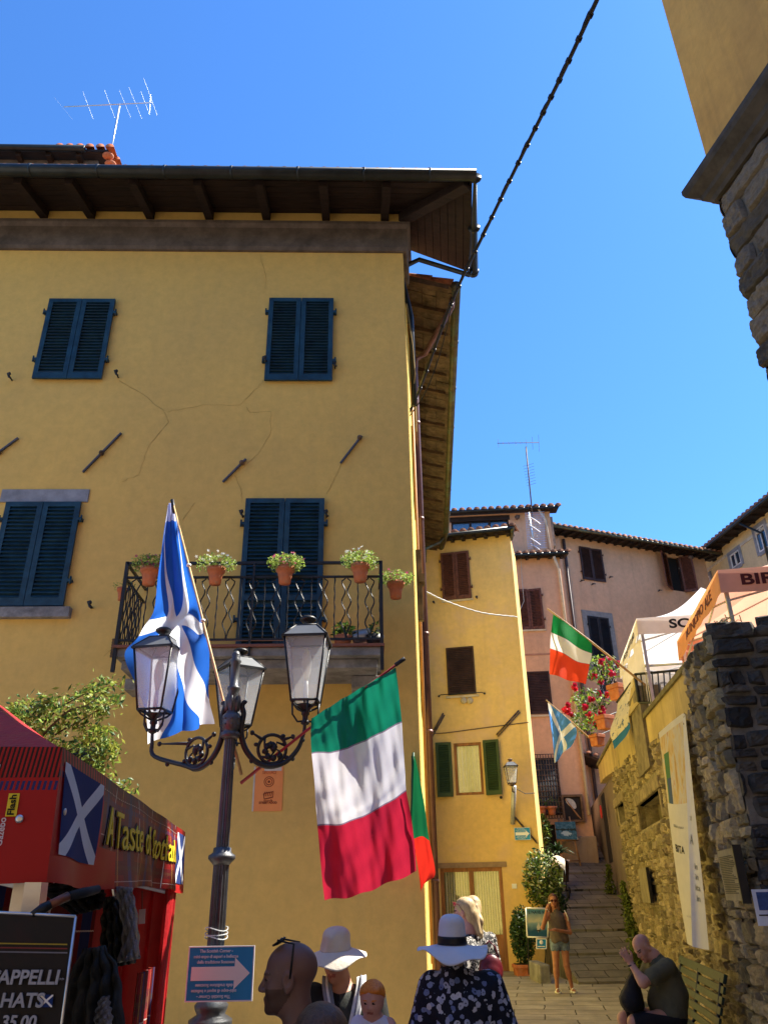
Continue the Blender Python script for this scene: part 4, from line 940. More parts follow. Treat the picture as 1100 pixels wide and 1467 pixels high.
for u,v,r1_,r2_ in ((979,812,.34,.5),(992,838,.26,.38)):
    s0,z0=FB.hit(u,v); mb=MB(FB.M); n=18; pp=[(s0+r1_*math.cos(k*2*PI/n)*random.uniform(.75,1.1),z0+r2_*math.sin(k*2*PI/n)*random.uniform(.75,1.1)) for k in range(n)]; mb.add([(a_,.006,b_) for a_,b_ in pp],[tuple(range(n))]); mb.build('plaster_repair',mat('white_filler',(.66,.62,.56),.9),HB)
for (u,v) in ((836,838),(852,843),(877,833),(947,852)): s0,z0=FB.hit(u-5,v-5); mb=MB(FB.M); mb.tube([(s0,0,z0),(s0,.15,z0)],.02,6); mb.tube([(s0-.08,.15,z0),(s0+.08,.15,z0)],.02,6); mb.build('shutter_catch',IRON,HB)
mb=MB(FB.M); mb.tube([(.35,.1,zt4-.2),(.35,.1,2)],.06,8); mb.build('downpipe',mat('dark_pipe',(.10,.07,.07),.5),HB)
mb=MB(FB.M); mb.bb((-.5,-.2,0),(.12,.16,zt4-.2)); mb.build('wall_pier',PINK,HB)
# lean-to roof and dark passage at the alley's end
t=thing('lean_to_roof','low tiled lean-to roof over the dark passage at the top of the steps','roof',tuple(P(850,1090,28)))
mb=MB(); q=[P(824,1078,28.2),P(862,1092,27.6),P(866,1103,28.8),P(826,1098,29.6)]; mb.slab(q,.08); mb.build('roof_boards',DWOOD,t)
mb=MB(); roof_tiles(mb,P(822,1076,28.0)+Vector((0,0,.08)),P(864,1090,27.5)+Vector((0,0,.08)),P(824,1070,30),P(866,1084,30),pitch=.22); mb.build('roof_tiles',TILE,t)
t=thing('passage_wall','dark walls closing the passage at the top of the steps','wall',tuple(P(850,1160,30)))
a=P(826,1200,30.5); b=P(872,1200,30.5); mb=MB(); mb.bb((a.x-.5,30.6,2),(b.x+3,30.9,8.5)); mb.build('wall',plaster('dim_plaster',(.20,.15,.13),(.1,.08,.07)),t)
mb=MB(); q=P(866,1150,30.4); mb.bb((q.x-.45,30.5,4.6),(q.x+.1,30.58,6.8)); mb.build('door',DARK,t)
# skull banner -> plain black, red and cream hanging under the grey window
def ban(u,v,nt,co):
    n=tex(nt,'Voronoi',co,7); n2=tex(nt,'Noise',co,9,4)
    c=mixc(nt,X(nt,n2.outputs[0]).gt(.52),(.015,.015,.018),(.55,.50,.44)); r=((u-.55).abs()-.14).abs().lt(.06)*(v.lt(.42)); c=mixc(nt,r,c,(.42,.02,.04)); e=((u-.5).abs()*1.+(v-.72).abs()*1.4).lt(.22); c=mixc(nt,e,c,(.04,.04,.045)); return c
BANM=pat('patterned_banner',ban,tr=.15)
t=thing('hanging_banner','black, cream and red patterned cloth hung under the grey framed window','banner',tuple(P(865,950,27.5)))
f=net([[(852,943,27.6),(866,945,27.5),(881,944,27.4)],[(855,970,27.4),(867,972,27.5),(882,968,27.3)],[(861,1002,27.2),(868,1000,27.3),(884,990,27.2)]],fold=lambda u,v:(0,.05*math.sin(u*14+v*3),0))
mb=MB(); mb.grid(f,20,20); mb.build('cloth',BANM,t); mb=MB(); mb.tube([P(851,942,27.6),P(882,943,27.4)],.02,6); mb.build('rod',BLK,t)
# ---- pale yellow house far right, long side facing the alley
x4,y4=corner(1006,830,33); FR=Fr(x4,y4,-rad(86)+0); 
# make it run toward the viewer with its face to the left
dd=rad(-84); FR=Fr(x4,y4,dd); HR=thing('pale_yellow_house','pale yellow house with grey framed windows seen beyond the market canopies','house',(x4,y4,0))
zt5=FR.hit(1052,770)[1]; L5=17
lA=FR.rect(1046,790,1061,812); lB=FR.rect(1083,752,1099,790); lC=FR.rect(1010,826,1018,842)
body(FR,0,L5,0,zt5,[lA,lB,lC],PALE,HR,dep=5)
for r in (lA,lB,lC):
    o=window(FR,r,mat('white_frame',(.7,.7,.68),.5),HR,kind='glass'); a,b,c,d=r; e=.16; mb=MB(FR.M)
    for q in ((a-e,b-.1,a-.01,d+e),(c+.01,b-.1,c+e,d+e),(a-.01,d+.01,c+.01,d+e),(a-.01,b-e,c+.01,b-.01)): mb.bb((q[0],-.02,q[1]),(q[2],.04,q[3]))
    mb.build('window_frame',GST,o); mb=MB(FR.M); mb.bb(((a+c)/2-.03,-.03,b),((a+c)/2+.03,.035,d)); mb.build('mullion',MC['white_frame'],o)
eave(FR,-.4,L5,zt5,.7,HR,nr=26,pitch=.3,rm=DWOOD); mb=MB(FR.M); mb.bb((0,0,zt5-.55),(L5,.03,zt5-.42)); mb.build('string_course',mat('pale_band',(.55,.5,.4),.85),HR)
mb=MB(FR.M); s0,z0=FR.hit(1100,740); mb.tube([(s0-.9,.7,zt5-.1),(s0-.5,.1,zt5-.7),(s0-.5,.1,z0-3)],.05,8); mb.build('downpipe',GUT,HR)
# ================================================================ RIGHT-HAND RUBBLE WALL AND PILLAR
def rubblemat(name,c1,c2,c3,moss=None):
    m,nt,b=new(name); MC[name]=m; tc=nt.nodes.new('ShaderNodeTexCoord'); co=tc.outputs['Object']
    gi=nt.nodes.new('ShaderNodeNewGeometry'); n1=tex(nt,'Noise',co,2.5,4,.6); n2=tex(nt,'Noise',co,14,8,.75); n3=tex(nt,'Noise',co,1.0,6,.7,.5)
    rp=X(nt,gi.outputs['Random Per Island'])
    c=ramp(nt,rp,[(0,c1),(.3,c2),(.55,c3),(.75,tuple(x*.5 for x in c2)),(1,tuple(x*1.3 for x in c3))])
    c=mixc(nt,ramp(nt,n3.outputs[0],[(.45,(0,0,0)),(.7,(.7,.7,.7))]),c,moss or c1)
    c=mixc(nt,1.,c,ramp(nt,n2.outputs[0],[(.3,(.55,.55,.55)),(.7,(1.35,1.33,1.28))]),'MULTIPLY')
    nt.links.new(c,b.inputs['Base Color']); b.inputs['Roughness'].default_value=.85
    n4=tex(nt,'Noise',co,28,8,.8); bump(nt,b,n4.outputs[0],.9,.025); return m
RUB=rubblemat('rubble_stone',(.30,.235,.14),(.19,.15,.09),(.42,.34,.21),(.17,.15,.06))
RUBD=rubblemat('shade_dark_rubble_stone',(.075,.066,.056),(.045,.04,.036),(.12,.105,.085),(.03,.028,.026))  # darker copy of the rubble; the near face's shade is in the colour
TOWS=rubblemat('tower_stone',(.19,.165,.13),(.15,.135,.115),(.22,.19,.15),(.10,.095,.09))
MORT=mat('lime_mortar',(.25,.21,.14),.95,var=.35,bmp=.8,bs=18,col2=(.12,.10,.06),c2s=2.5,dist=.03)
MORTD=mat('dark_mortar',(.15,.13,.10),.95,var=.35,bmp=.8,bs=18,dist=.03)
def stone(mb,pos,s0,s1,z0,z1,dep,k=5,rough=.012,sq=3.,jit=.03):
    j=lambda a:random.uniform(-a,a); ws,wz=s1-s0,z1-z0
    js,jz=min(.1*ws,jit),min(.12*wz,jit); ph=random.uniform(0,99); tl=(j(.5),j(.5)); C=[(s0+j(js),z0+j(jz)),(s1+j(js),z0+j(jz)),(s1+j(js),z1+j(jz)),(s0+j(js),z1+j(jz))]; vs=[]
    for b in range(k+1):
        for a in range(k+1):
            u,v=a/k,b/k; U,V=2*u-1,2*v-1
            rr=1-.07*(abs(U*V))**1.5; uu,vv=.5+.5*U*rr,.5+.5*V*rr
            s=(C[0][0]*(1-uu)+C[1][0]*uu)*(1-vv)+(C[3][0]*(1-uu)+C[2][0]*uu)*vv; z=(C[0][1]*(1-uu)+C[1][1]*uu)*(1-vv)+(C[3][1]*(1-uu)+C[2][1]*uu)*vv
            h=(1-abs(U)**(sq*2.2))*(1-abs(V)**(sq*2.2)); n=dep*(.35+.65*h**.5)*(h>0)+tl[0]*U*dep+tl[1]*V*dep*.6+(j(rough*.45)+2.4*rough*mnoise.noise((s*9+ph,z*9,ph))+1.6*rough*mnoise.noise((s*24+ph,z*24,ph)))*(h>0)-.02*(h<=0)
            vs.append(pos(s,n,z))
    return mb.add(vs,[(b*(k+1)+a,b*(k+1)+a+1,(b+1)*(k+1)+a+1,(b+1)*(k+1)+a) for b in range(k) for a in range(k)],smooth=False)
def rubble(mb,pos,s0,s1,zb_,zt_,rh=(.10,.24),rw=(.14,.5),dep=(.02,.07),holes=(),k=5,sq=3.):
    z=zb_(0) if callable(zb_) else zb_; zb0=z
    zmax=max(zt_(s0+(s1-s0)*i/20) for i in range(21))
    while z<zmax:
        h=random.uniform(*rh); s=s0-random.uniform(0,.2)
        while s<s1:
            w_=random.uniform(*rw)*(.7+.6*(h-rh[0])/(rh[1]-rh[0]+.01)); c=s+w_/2
            a,b=max(s,s0),min(s+w_,s1)
            zz=z+random.uniform(-.02,.02)
            if b-a>.05 and z+h*.6<zt_(min(max(c,s0),s1)) and not any(q[0]<c<q[2] and q[1]<z+h/2<q[3] for q in holes):
                if random.random()<.22 and h>.16:
                    stone(mb,pos,a+.008,b-.008,zz,zz+h*.5-.006,random.uniform(*dep),k,sq=sq); stone(mb,pos,a+.008,b-.008,zz+h*.5+.006,zz+h,random.uniform(*dep),k,sq=sq)
                else: stone(mb,pos,a+.008,b-.008,zz,zz+h-.012,random.uniform(*dep),k,sq=sq)
            s+=w_
        z+=h
REC=.28       # wall beyond the pillar stands back by this much
def wpos(s,n,z): return W0+wd*s+wn*(n-REC)+Vector((0,0,z))
def ppos(s,n,z): return W0+wd*s+wn*n+Vector((0,0,z))
def fpos(s,n,z): return W0-wn*s-wd*n+Vector((0,0,z))      # near end face, s to the right, n toward viewer
PL=wallpt(977,950)[0]                    # pillar length
zpt=wallpt(1010,898)[1]
WSEND=(PZ(885,1350,1.0)-W0).dot(wd); WSEND=min(max(WSEND,12.5),15)
rt=[wallpt(u,v,-REC) for u,v in ((990,1010),(960,1045),(930,1062),(900,1085),(866,1108))]
pt1=[wallpt(u,v,-REC) for u,v in ((990,956),(976,971),(924,1032))]
pt2=[wallpt(u,v,-REC) for u,v in ((923,1006),(906,1010),(858,1098))]
print('pillar',PL,zpt,'WSEND',WSEND,rt,pt1,pt2)
def interp(pts,s):
    pts=sorted(pts); 
    if s<=pts[0][0]: return pts[0][1]
    for (a,b),(c,d) in zip(pts,pts[1:]):
        if s<=c: return b+(d-b)*(s-a)/(c-a)
    return pts[-1][1]
rtop=lambda s:interp(rt,s)
swall=thing('rubble_wall','old rubble stone retaining wall with a plastered sloping parapet along the right of the alley','wall',tuple(W0))
niches=[]
for q in ((915,1140,950,1182),(884,1150,897,1180)):
    a,_=wallpt(q[2],(q[1]+q[3])/2,-REC); c,_=wallpt(q[0],(q[1]+q[3])/2,-REC); zb_=wallpt((q[0]+q[2])/2,q[3],-REC)[1]; zt_=wallpt((q[0]+q[2])/2,q[1],-REC)[1]; niches.append((min(a,c),zb_,max(a,c),zt_))
mb=MB()
# backing with niche openings (simple strips)
zs_=rtop
def strip(s0,s1,f0,f1,n=6):
    for i in range(n):
        a=s0+(s1-s0)*i/n; b=s0+(s1-s0)*(i+1)/n; mb.quad(wpos(a,0,f0(a)),wpos(b,0,f0(b)),wpos(b,0,f1(b)),wpos(a,0,f1(a)))
cur=PL-.05
for q in sorted(niches):
    strip(cur,q[0],lambda s:-.3,zs_); strip(q[0],q[2],lambda s:-.3,lambda s:q[1],1); strip(q[0],q[2],lambda s:q[3],zs_,2); cur=q[2]
    for (a,b,c,d) in ((q[0],q[1],q[0],q[3]),(q[2],q[1],q[2],q[3]),(q[0],q[3],q[2],q[3]),(q[0],q[1],q[2],q[1])):
        mb.quad(wpos(a,0,b),wpos(a,-.35,b),wpos(c,-.35,d),wpos(c,0,d))
    mb.quad(wpos(q[0],-.35,q[1]),wpos(q[2],-.35,q[1]),wpos(q[2],-.35,q[3]),wpos(q[0],-.35,q[3]))
strip(cur,WSEND,lambda s:-.3,zs_,12)
mb.quad(wpos(WSEND,0,-.3),wpos(WSEND,-.6,-.3),wpos(WSEND,-.6,rtop(WSEND)),wpos(WSEND,0,rtop(WSEND)))
mb.build('mortar_core',MORT,swall)
mb=MB(); rubble(mb,wpos,PL-.05,WSEND,.0,rtop,holes=[(q[0]-.1,q[1],q[2]+.1,q[3]+.22) for q in niches],rh=(.09,.21),rw=(.12,.42),dep=(.012,.06))
mb.build('stone_courses',RUB,swall)
mb=MB()
def wbox(mb,s0,s1,n0,n1,z0,z1): mb.hexa([wpos(s0,n0,z0),wpos(s1,n0,z0),wpos(s1,n1,z0),wpos(s0,n1,z0),wpos(s0,n0,z1),wpos(s1,n0,z1),wpos(s1,n1,z1),wpos(s0,n1,z1)])
for q in niches:
    wbox(mb,q[0]-.2,q[2]+.2,-.12,.055,q[3],q[3]+.19)
    for s in (q[0]-.12,q[2]): wbox(mb,s,s+.12,-.12,.04,q[1],q[3]-.003)
mb.build('stone_lintel',mat('sandstone_lintel',(.24,.19,.115),.9,var=.35,bmp=.9,bs=14,dist=.04,col2=(.12,.10,.06),c2s=3),swall,bevel=.02)
# parapet
PARA=plaster('parapet_plaster',(.50,.38,.17),(.12,.10,.05),streak=.95)
def para(pts,name):
    mb=MB(); pts=sorted(pts); T=.22; 
    for i in range(8):
        a=pts[0][0]+(pts[-1][0]-pts[0][0])*i/8; b=pts[0][0]+(pts[-1][0]-pts[0][0])*(i+1)/8; fa,fb=interp(pts,a),interp(pts,b); ra,rb=rtop(a)-.1,rtop(b)-.1
        mb.add([wpos(a,.03,ra),wpos(b,.03,rb),wpos(b,.03,fb),wpos(a,.03,fa),wpos(a,-T,ra),wpos(b,-T,rb),wpos(b,-T,fb),wpos(a,-T,fa)],[(0,1,2,3),(4,7,6,5),(3,2,6,7),(0,4,5,1)]+([(0,3,7,4)] if i==0 else [])+([(1,5,6,2)] if i==7 else []))
    o=mb.build(name,PARA,swall); mb=MB()
    a,b=pts[0][0],pts[-1][0]; fa,fb=interp(pts,a),interp(pts,b)
    mb.add([wpos(s,n,z) for s,z0 in ((a,fa),(b,fb)) for n,z in ((.07,z0+.002),(.07,z0+.07),(-T-.04,z0+.07),(-T-.04,z0+.002))],[(0,1,2,3),(4,7,6,5),(0,4,5,1),(1,5,6,2),(2,6,7,3),(3,7,4,0)]); mb.build('coping',mat('mossy_coping',(.13,.11,.05),.9,var=.3,bmp=.5),o)
para(pt1,'parapet'); pt2b=[pt2[1],pt2[2]]; para(pt2b,'parapet')
a=pt2[0][0];b=pt2[1][0]; a,b=min(a,b),max(a,b); zt_=pt2[1][1]+.03; mb=MB()
mb.hexa([wpos(a,.08,rtop(a)-.4),wpos(b,.08,rtop(a)-.4),wpos(b,-.3,rtop(a)-.4),wpos(a,-.3,rtop(a)-.4),wpos(a,.08,zt_),wpos(b,.08,zt_),wpos(b,-.3,zt_),wpos(a,-.3,zt_)]); mb.build('parapet_post',mat('dark_post_plaster',(.16,.13,.08),.9,var=.35,bmp=.4),swall)
# pillar
pil=thing('stone_pillar','massive rough stone wall end with a face coloured dark for shade in the right foreground','wall',tuple(W0))
ptop=lambda s:zpt-.03+.05*math.sin(s*9)
mb=MB(); zc=zpt-.14; FWd=6.0
mb.hexa([ppos(0,-.03,-.3),fpos(FWd,-.03,-.3),fpos(FWd,-1.2,-.3)+wd*0,ppos(PL,-.03,-.3)]+[ppos(0,-.03,zc),fpos(FWd,-.03,zc),fpos(FWd,-1.2,zc),ppos(PL,-.03,zc)])
mb.quad(ppos(PL,0,-.3),ppos(PL,-REC-.3,-.3),ppos(PL,-REC-.3,zc),ppos(PL,0,zc)); mb.build('mortar_core',MORTD,pil)
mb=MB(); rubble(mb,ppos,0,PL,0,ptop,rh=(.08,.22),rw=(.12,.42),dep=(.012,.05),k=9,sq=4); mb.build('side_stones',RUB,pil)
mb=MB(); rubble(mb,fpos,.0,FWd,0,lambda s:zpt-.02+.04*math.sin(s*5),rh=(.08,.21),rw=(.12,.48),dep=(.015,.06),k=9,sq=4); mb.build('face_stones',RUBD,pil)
mb=MB()
for i in range(26):
    s=i*.22+.1; p=fpos(s,.02,0)+wd*.15; 
    for j in range(4): p2=p+wd*(j*.28)+wn*random.uniform(-.04,.04); mb.ell((p2.x,p2.y,zpt-.1+random.uniform(-.02,.05)),(.15,.18,random.uniform(.05,.09)),9,7,noise=.16)
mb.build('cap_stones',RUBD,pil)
mb=MB(); 
for k in range(14):
    p=fpos(.15+random.uniform(-.05,.2),-.1,zpt+.03); q=Vector((random.uniform(-.12,.12),random.uniform(-.1,.1),random.uniform(.02,.12))); mb.tube([p,p+q*.6,p+q+Vector((0,0,-.03))],.005,4)
tag(mb.build('grass_tuft',mat('dry_grass',(.35,.33,.18),.8)),'dry grass tuft growing on top of the dark stone pillar','plant')
# plaques, notices
def plate(fn,s0,s1,z0,z1,n,th,m,name,parent=None): mb=MB(); mb.hexa([fn(s0,n,z0),fn(s1,n,z0),fn(s1,n+th,z0),fn(s0,n+th,z0),fn(s0,n,z1),fn(s1,n,z1),fn(s1,n+th,z1),fn(s0,n+th,z1)]); return mb.build(name,m,parent)
SLATE=mat('weathered_plaque',(.20,.17,.11),.7,var=.25,bmp=.3); PAP=mat('paper_white',(.62,.64,.68),.6,var=.05)
def rct(u0,v0,u1,v1,off):
    vm=(v0+v1)/2; um=(u0+u1)/2; a=wallpt(u0,vm,off)[0]; b=wallpt(u1,vm,off)[0]; return min(a,b),wallpt(um,v1,off)[1],max(a,b),wallpt(um,v0,off)[1]
a,b,c,d=rct(1037,1215,1064,1290,.12); 
t=thing('wall_plaque','rectangular brown information board fixed to the lit side of the stone pillar','sign',tuple(ppos(a,.12,b)))
plate(ppos,a,c,b,d,.11,.035,SLATE,'board',t); 
INK=mat('dark_ink',(.03,.028,.025),.7)
mb=MB()
for k in range(22):
    z=d-.06-k*(d-b-.1)/22; L=random.uniform(.6,.95); x1=c-.04; x0=x1-(c-a-.08)*L; mb.hexa([ppos(x0,.146,z),ppos(x1,.146,z),ppos(x1,.148,z),ppos(x0,.148,z),ppos(x0,.146,z+.008),ppos(x1,.146,z+.008),ppos(x1,.148,z+.008),ppos(x0,.148,z+.008)])
mb.build('lines_of_text',INK,t); plate(ppos,a-.02,a,b-.02,d+.02,.10,.07,BLK,'edge',t)
a,b,c,d=rct(918,1243,931,1293,-REC+.1); t=thing('wall_plaque','narrow stone plaque on the rubble wall beyond the hanging banner','sign',tuple(wpos(a,.1,b))); plate(wpos,a,c,b,d,.09,.03,SLATE,'board',t); plate(wpos,a-.04,a,b,d,.09,.05,BLK,'edge',t)
r=ray(1090,1300); tt=(W0-wd*.12-CAMP).dot(wd)/r.dot(wd); p=CAMP+r*tt; sx_=-(p-W0).dot(wn); t=thing('pinned_notice','blue and white printed notice at knee height on the dark pillar face','poster',tuple(p))
hh=.13; plate(fpos,sx_-.05,sx_+.16,p.z-hh,p.z+hh,.115,.006,PAP,'sheet',t); plate(fpos,sx_-.02,sx_+.13,p.z-.02,p.z+hh-.02,.1215,.002,mat('notice_blue',(.03,.07,.2),.5,var=.3,vs=20),'picture',t)
mb=MB(); [mb.bb(*[tuple(fpos(sx_-.02+i_,.1225,p.z-.05-.02*k)) for i_ in (0,.05+.02*(k%3))]) for k in range(4)]; 
plate(fpos,sx_-.03,sx_+.05,p.z-.06,p.z-.05,.1215,.002,INK,'caption',t)
t=thing('round_sign','small round white sign with a red rim at the far end of the rubble wall','sign',tuple(P(861,1163,19)))
s_,z_=wallpt(861,1163,-REC+.1); mb=MB(); R3=Matrix((wd,Vector((0,0,1)),wn)).transposed()
mb.lathe([(0,0),(.16,0),(.16,.02),(0,.02)],wpos(s_,.1,z_),n=20,R=R3); mb.build('disc',WHP,t); mb=MB(); mb.lathe([(.14,.022),(.17,.022),(.17,-.005),(.14,-.005)],wpos(s_,.1,z_),n=20,R=R3); mb.build('rim',mat('sign_red',(.5,.02,.02),.4),t)
# tall folded banner on the wall
def banfn(u,v,nt,co):
    n=tex(nt,'Noise',co,5,4,.6,1.); c=ramp(nt,n.outputs[0],[(.3,(.50,.28,.06)),(.45,(.66,.48,.20)),(.55,(.60,.55,.40)),(.7,(.55,.22,.05))])
    g=((u-.22).abs().lt(.12))*((v-.27).abs().lt(.13)); c=mixc(nt,g,c,(.08,.20,.07)); g=((u-.25).abs().lt(.1))*((v-.345).abs().lt(.07)); c=mixc(nt,g,c,(.06,.10,.17))
    return mixc(nt,(v.gt(.40)).max(v.lt(.035)),c,(.66,.62,.50))
BANP=pat('painted_banner',banfn,tr=.25)
t=thing('wall_banner','tall white exhibition banner with an orange painted picture hanging folded on the rubble wall','banner',tuple(P(975,1200,9.6)))
Lp=[[(943,1050,10.6),(960,1035,10.3),(977,1022,10.0)],[(951,1110,10.5),(964,1105,10.2),(981,1100,9.9)],[(959,1180,10.4),(971,1185,10.1),(985,1185,9.8)],[(970,1265,10.3),(979,1268,10.05),(988,1270,9.8)],[(984,1352,10.2),(988,1354,10.0),(991,1356,9.8)]]
mb=MB(); f1=net(Lp); mb.grid(f1,14,40); mb.build('printed_panel',BANP,t)
Rp=[[(977,1022,10.0),(979,1022,9.9),(981,1024,9.7)],[(981,1100,9.9),(985,1101,9.8),(989,1102,9.6)],[(985,1185,9.8),(991,1187,9.7),(998,1190,9.5)],[(988,1270,9.8),(998,1272,9.7),(1007,1275,9.4)],[(991,1356,9.8),(1003,1359,9.7),(1015,1361,9.4)]]
mb=MB(); f2=net(Rp); mb.grid(f2,14,40); mb.build('white_panel',mat('cool_shade_banner_white',(.50,.50,.57),.6,var=.04,tr=.2),t)  # cooler grey stands for the cooler light on this fold
def on(f,u0,v0,du,dv,n=.012):
    def g(p):
        q=f(u0+p.x*du,v0-p.y*dv); return q+(CAMP-q).normalized()*n
    return g
gm=mat('grey_ink',(.25,.26,.28),.6)
text('BITA',1,None,INK,t,fn=on(f1,.45,.60,.26,.045),bold=.02); text('Biblioteca',1,None,gm,t,fn=on(f1,.5,.50,.14,.018))
text('A',1,None,gm,t,fn=on(f2,.30,.55,.45,.06),bold=.01)
for k,s_ in enumerate(('in','in','ita','in')): text(s_,1,None,gm,t,fn=on(f2,.55,.66+.045*k,.4,.035),bold=.02)
text('20',1,None,gm,t,fn=on(f2,.4,.46,.25,.025)); text('ore 10-18',1,None,gm,t,fn=on(f1,.7,.88,.12,.012)); 
# vines and weeds on the wall foot
def vine(pts,rad_,n,size,label,mats=(LEAFD,LEAF)):
    mb=MB(); 
    def shp():
        k=random.random()*(len(pts)-1); i=int(k); p=Vector(pts[i]).lerp(Vector(pts[min(i+1,len(pts)-1)]),k-i); r_=rad_[i]+(rad_[min(i+1,len(rad_)-1)]-rad_[i])*(k-i)
        return p+Vector((random.gauss(0,1)*r_*.5,random.gauss(0,1)*r_*.5,random.gauss(0,1)*r_*.5))
    leaves(mb,None,None,n,size,shape=shp,mats=2); c=Vector(pts[0]); o=thing('climbing_plant',label,'plant',tuple(c)); mb.build('foliage',list(mats),o)
    mb=MB(); mb.tube(pts,.012,5); mb.build('stem',RUST,o)
vs_=[wpos(*((lambda q:(q[0],.12,q[1]))(wallpt(u,v,-REC)))) for u,v in ((928,1400),(920,1360),(908,1310),(899,1265))]
MOSS=mat('moss_green',(.07,.10,.015),.9,var=.4,bmp=.3,tr=.1); MOSS2=mat('moss_light',(.13,.16,.03),.9,var=.4,bmp=.3,tr=.1)
vine(vs_,[.2,.17,.12,.05],1500,.05,'upright green creeper on the rubble wall behind the seated man',(MOSS,MOSS2))
vs_=[wpos(*((lambda q:(q[0],.10,q[1]))(wallpt(u,v,-REC)))) for u,v in ((884,1330),(880,1290),(876,1240))]
vine(vs_,[.2,.16,.06],700,.06,'thin mossy creeper near the far end of the rubble wall',(MOSS,MOSS2))
p=PZ(882,1368,.25); p.z=.3; vine([p+Vector((-.1,.2,-.1)),p+Vector((.15,-.3,-.05)),p+Vector((.3,-1.0,-.1))],[.18,.2,.15],700,.05,'low weeds at the foot of the rubble wall',(LEAF2,LEAF))
# ---------------- terrace behind the wall
ter=thing('terrace','raised terrace carrying the market canopies behind the rubble wall','terrace',tuple(W0))
zter=lambda s:interp([(0,3.2),(12,4.2)],s)
mb=MB(); 
TZ=3.4
mb.hexa([wpos(PL+.2,-.62,0),wpos(WSEND+4,-.62,0),wpos(WSEND+4,-14,0),wpos(PL+.2,-14,0),wpos(PL+.2,-.62,TZ),wpos(WSEND+4,-.62,TZ),wpos(WSEND+4,-14,TZ),wpos(PL+.2,-14,TZ)]); mb.build('fill',MORT,ter)
# railing across the parapet
t=thing('iron_railing','dark iron railing with thin uprights above the sloping parapet','railing',tuple(P(915,1006,14)))
A_,B_=P(909,966,13.0),P(985,959,12.2); C_,D_=P(915,1006,13.0),P(985,1009,12.2); mb=MB(); mb.tube([A_,B_],.022,8); mb.tube([C_,D_],.02,8); mb.build('rail',IRON,t)
for k in range(10): mb=MB(); q=k/9; mb.tube([A_.lerp(B_,q),C_.lerp(D_,q)],.012 if k else .03,6); mb.build('upright',IRON,t)
mb=MB(); E_=P(903,1012,14.2); F_=P(901,985,14.8); mb.slab([A_,C_,P(897,1030,14.5),P(905,975,14.3)],.03); mb.build('side_panel',PARA,t)
# ---------------- canopies
def canopy(name,label,A,e1,e2,L1,L2,z,vh,pk,mats,leg=2.4,amp=.012,legs=(0,1,2,3),cat='canopy',group=None,sag=.2,wave=9,pfrac=.5,legm=None):
    roofm,v1,v2=mats; A=Vector((A[0],A[1],0)); e1=Vector(e1);e2=Vector(e2); t=thing(name,label,cat,(A.x,A.y,z-leg),group)
    Z=Vector((0,0,1)); C4=[A,A+e1*L1,A+e1*L1+e2*L2,A+e2*L2]; top=A+e1*L1/2+e2*L2/2+Z*(z+pk)
    mb=MB()
    for i in range(4):
        p,q=C4[i]+Z*z,C4[(i+1)%4]+Z*z
        def f(u,v,p=p,q=q):
            b=p.lerp(q,u); r=b.lerp(top,v); r=r-Z*(sag*math.sin(PI*v)*.9+.05*math.sin(PI*u)*(1-v))
            return r
        mb.grid(f,14,12)
    mb.build('roof',roofm,t)
    sides=[(A,e1,-e2,L1,v1),(A,e2,-e1,L2,v2),(A+e2*L2,e1,e2,L1,v1),(A+e1*L1,e2,e1,L2,v2)]
    fns=[]
    for k,(o,e,n,L,m) in enumerate(sides):
        def fs(s,h,off=0,o=o,e=e,n=n,L=L,k=k):  # s 0..1 along, h 0 bottom..1 top
            wv=(amp*(1-h)*(math.sin(s*wave*2.1+k)+.6*math.sin(s*wave*4.3+1))+amp*.6*math.sin(s*wave*3+h*3+k)*(1-h*.8))*math.sin(PI*min(max(s,0),1))**.5
            c0=.012+.02*(1-h); return o+e*(s*L+(2*s-1)*c0)+n*(off+c0+wv)+Z*(z-vh*(1-h)-.012*math.sin(s*wave)*(1-h))
        mb=MB(); mb.grid(lambda u,v:fs(u,v),60,10); mb.build('valance',m,t); fns.append(fs)
    for i in legs:
        c=C4[i]+(e1*(.05 if i in (0,3) else -.05)+e2*(.05 if i in (0,1) else -.05)); mb=MB(); mb.hexa([c+a*.022+b*.022+Z*zz for zz in (z-leg,z-.02) for a,b in ((-e1,-e2),(e1,-e2),(e1,e2),(-e1,e2))]); mb.build('leg',legm or ALU,t)
    mb=MB()
    for (o,e,L) in ((A+e2*.05,e1,L1),(A+e2*(L2-.05),e1,L1),(A+e1*.05,e2,L2),(A+e1*(L1-.05),e2,L2)):
        for j in range(2):
            a=o+e*(L*j/2+.03); b=o+e*(L*(j+1)/2-.03); mb.tube([a+Z*(z-.06),b+Z*(z-.38)],.014,5); mb.tube([a+Z*(z-.38),b+Z*(z-.06)],.014,5)
    cc=A+e1*L1/2+e2*L2/2; mb.tube([cc+Z*(z-.1),cc+Z*(z+pk-.03)],.02,6)
    for c in C4: mb.tube([c+Z*(z-.05),cc+Z*(z+pk*.45)],.012,5)
    mb.build('truss',ALU,t); return t,fns,C4
def onv(fs,s0,h0,ds,dh,flip=1,off=.006):
    return lambda p:fs(s0+flip*p.x*ds,h0+p.y*dh,off+p.z)
WCL=mat('white_canopy_cloth',(.80,.79,.80),.6,var=.04,bmp=.1,bs=15,tr=.4); CRCL=mat('cream_canopy_cloth',(.78,.70,.55),.6,var=.05,tr=.45)
PCL=mat('peach_canopy_cloth',(.80,.44,.30),.6,var=.05,bmp=.1,bs=15,tr=.42); PVL=mat('peach_valance_cloth',(.62,.33,.24),.6,var=.05,tr=.25); ORL=mat('orange_valance_cloth',(.72,.34,.13),.6,var=.05,tr=.4)
e2=wd.copy(); e1=Vector((wd.y,-wd.x,0))
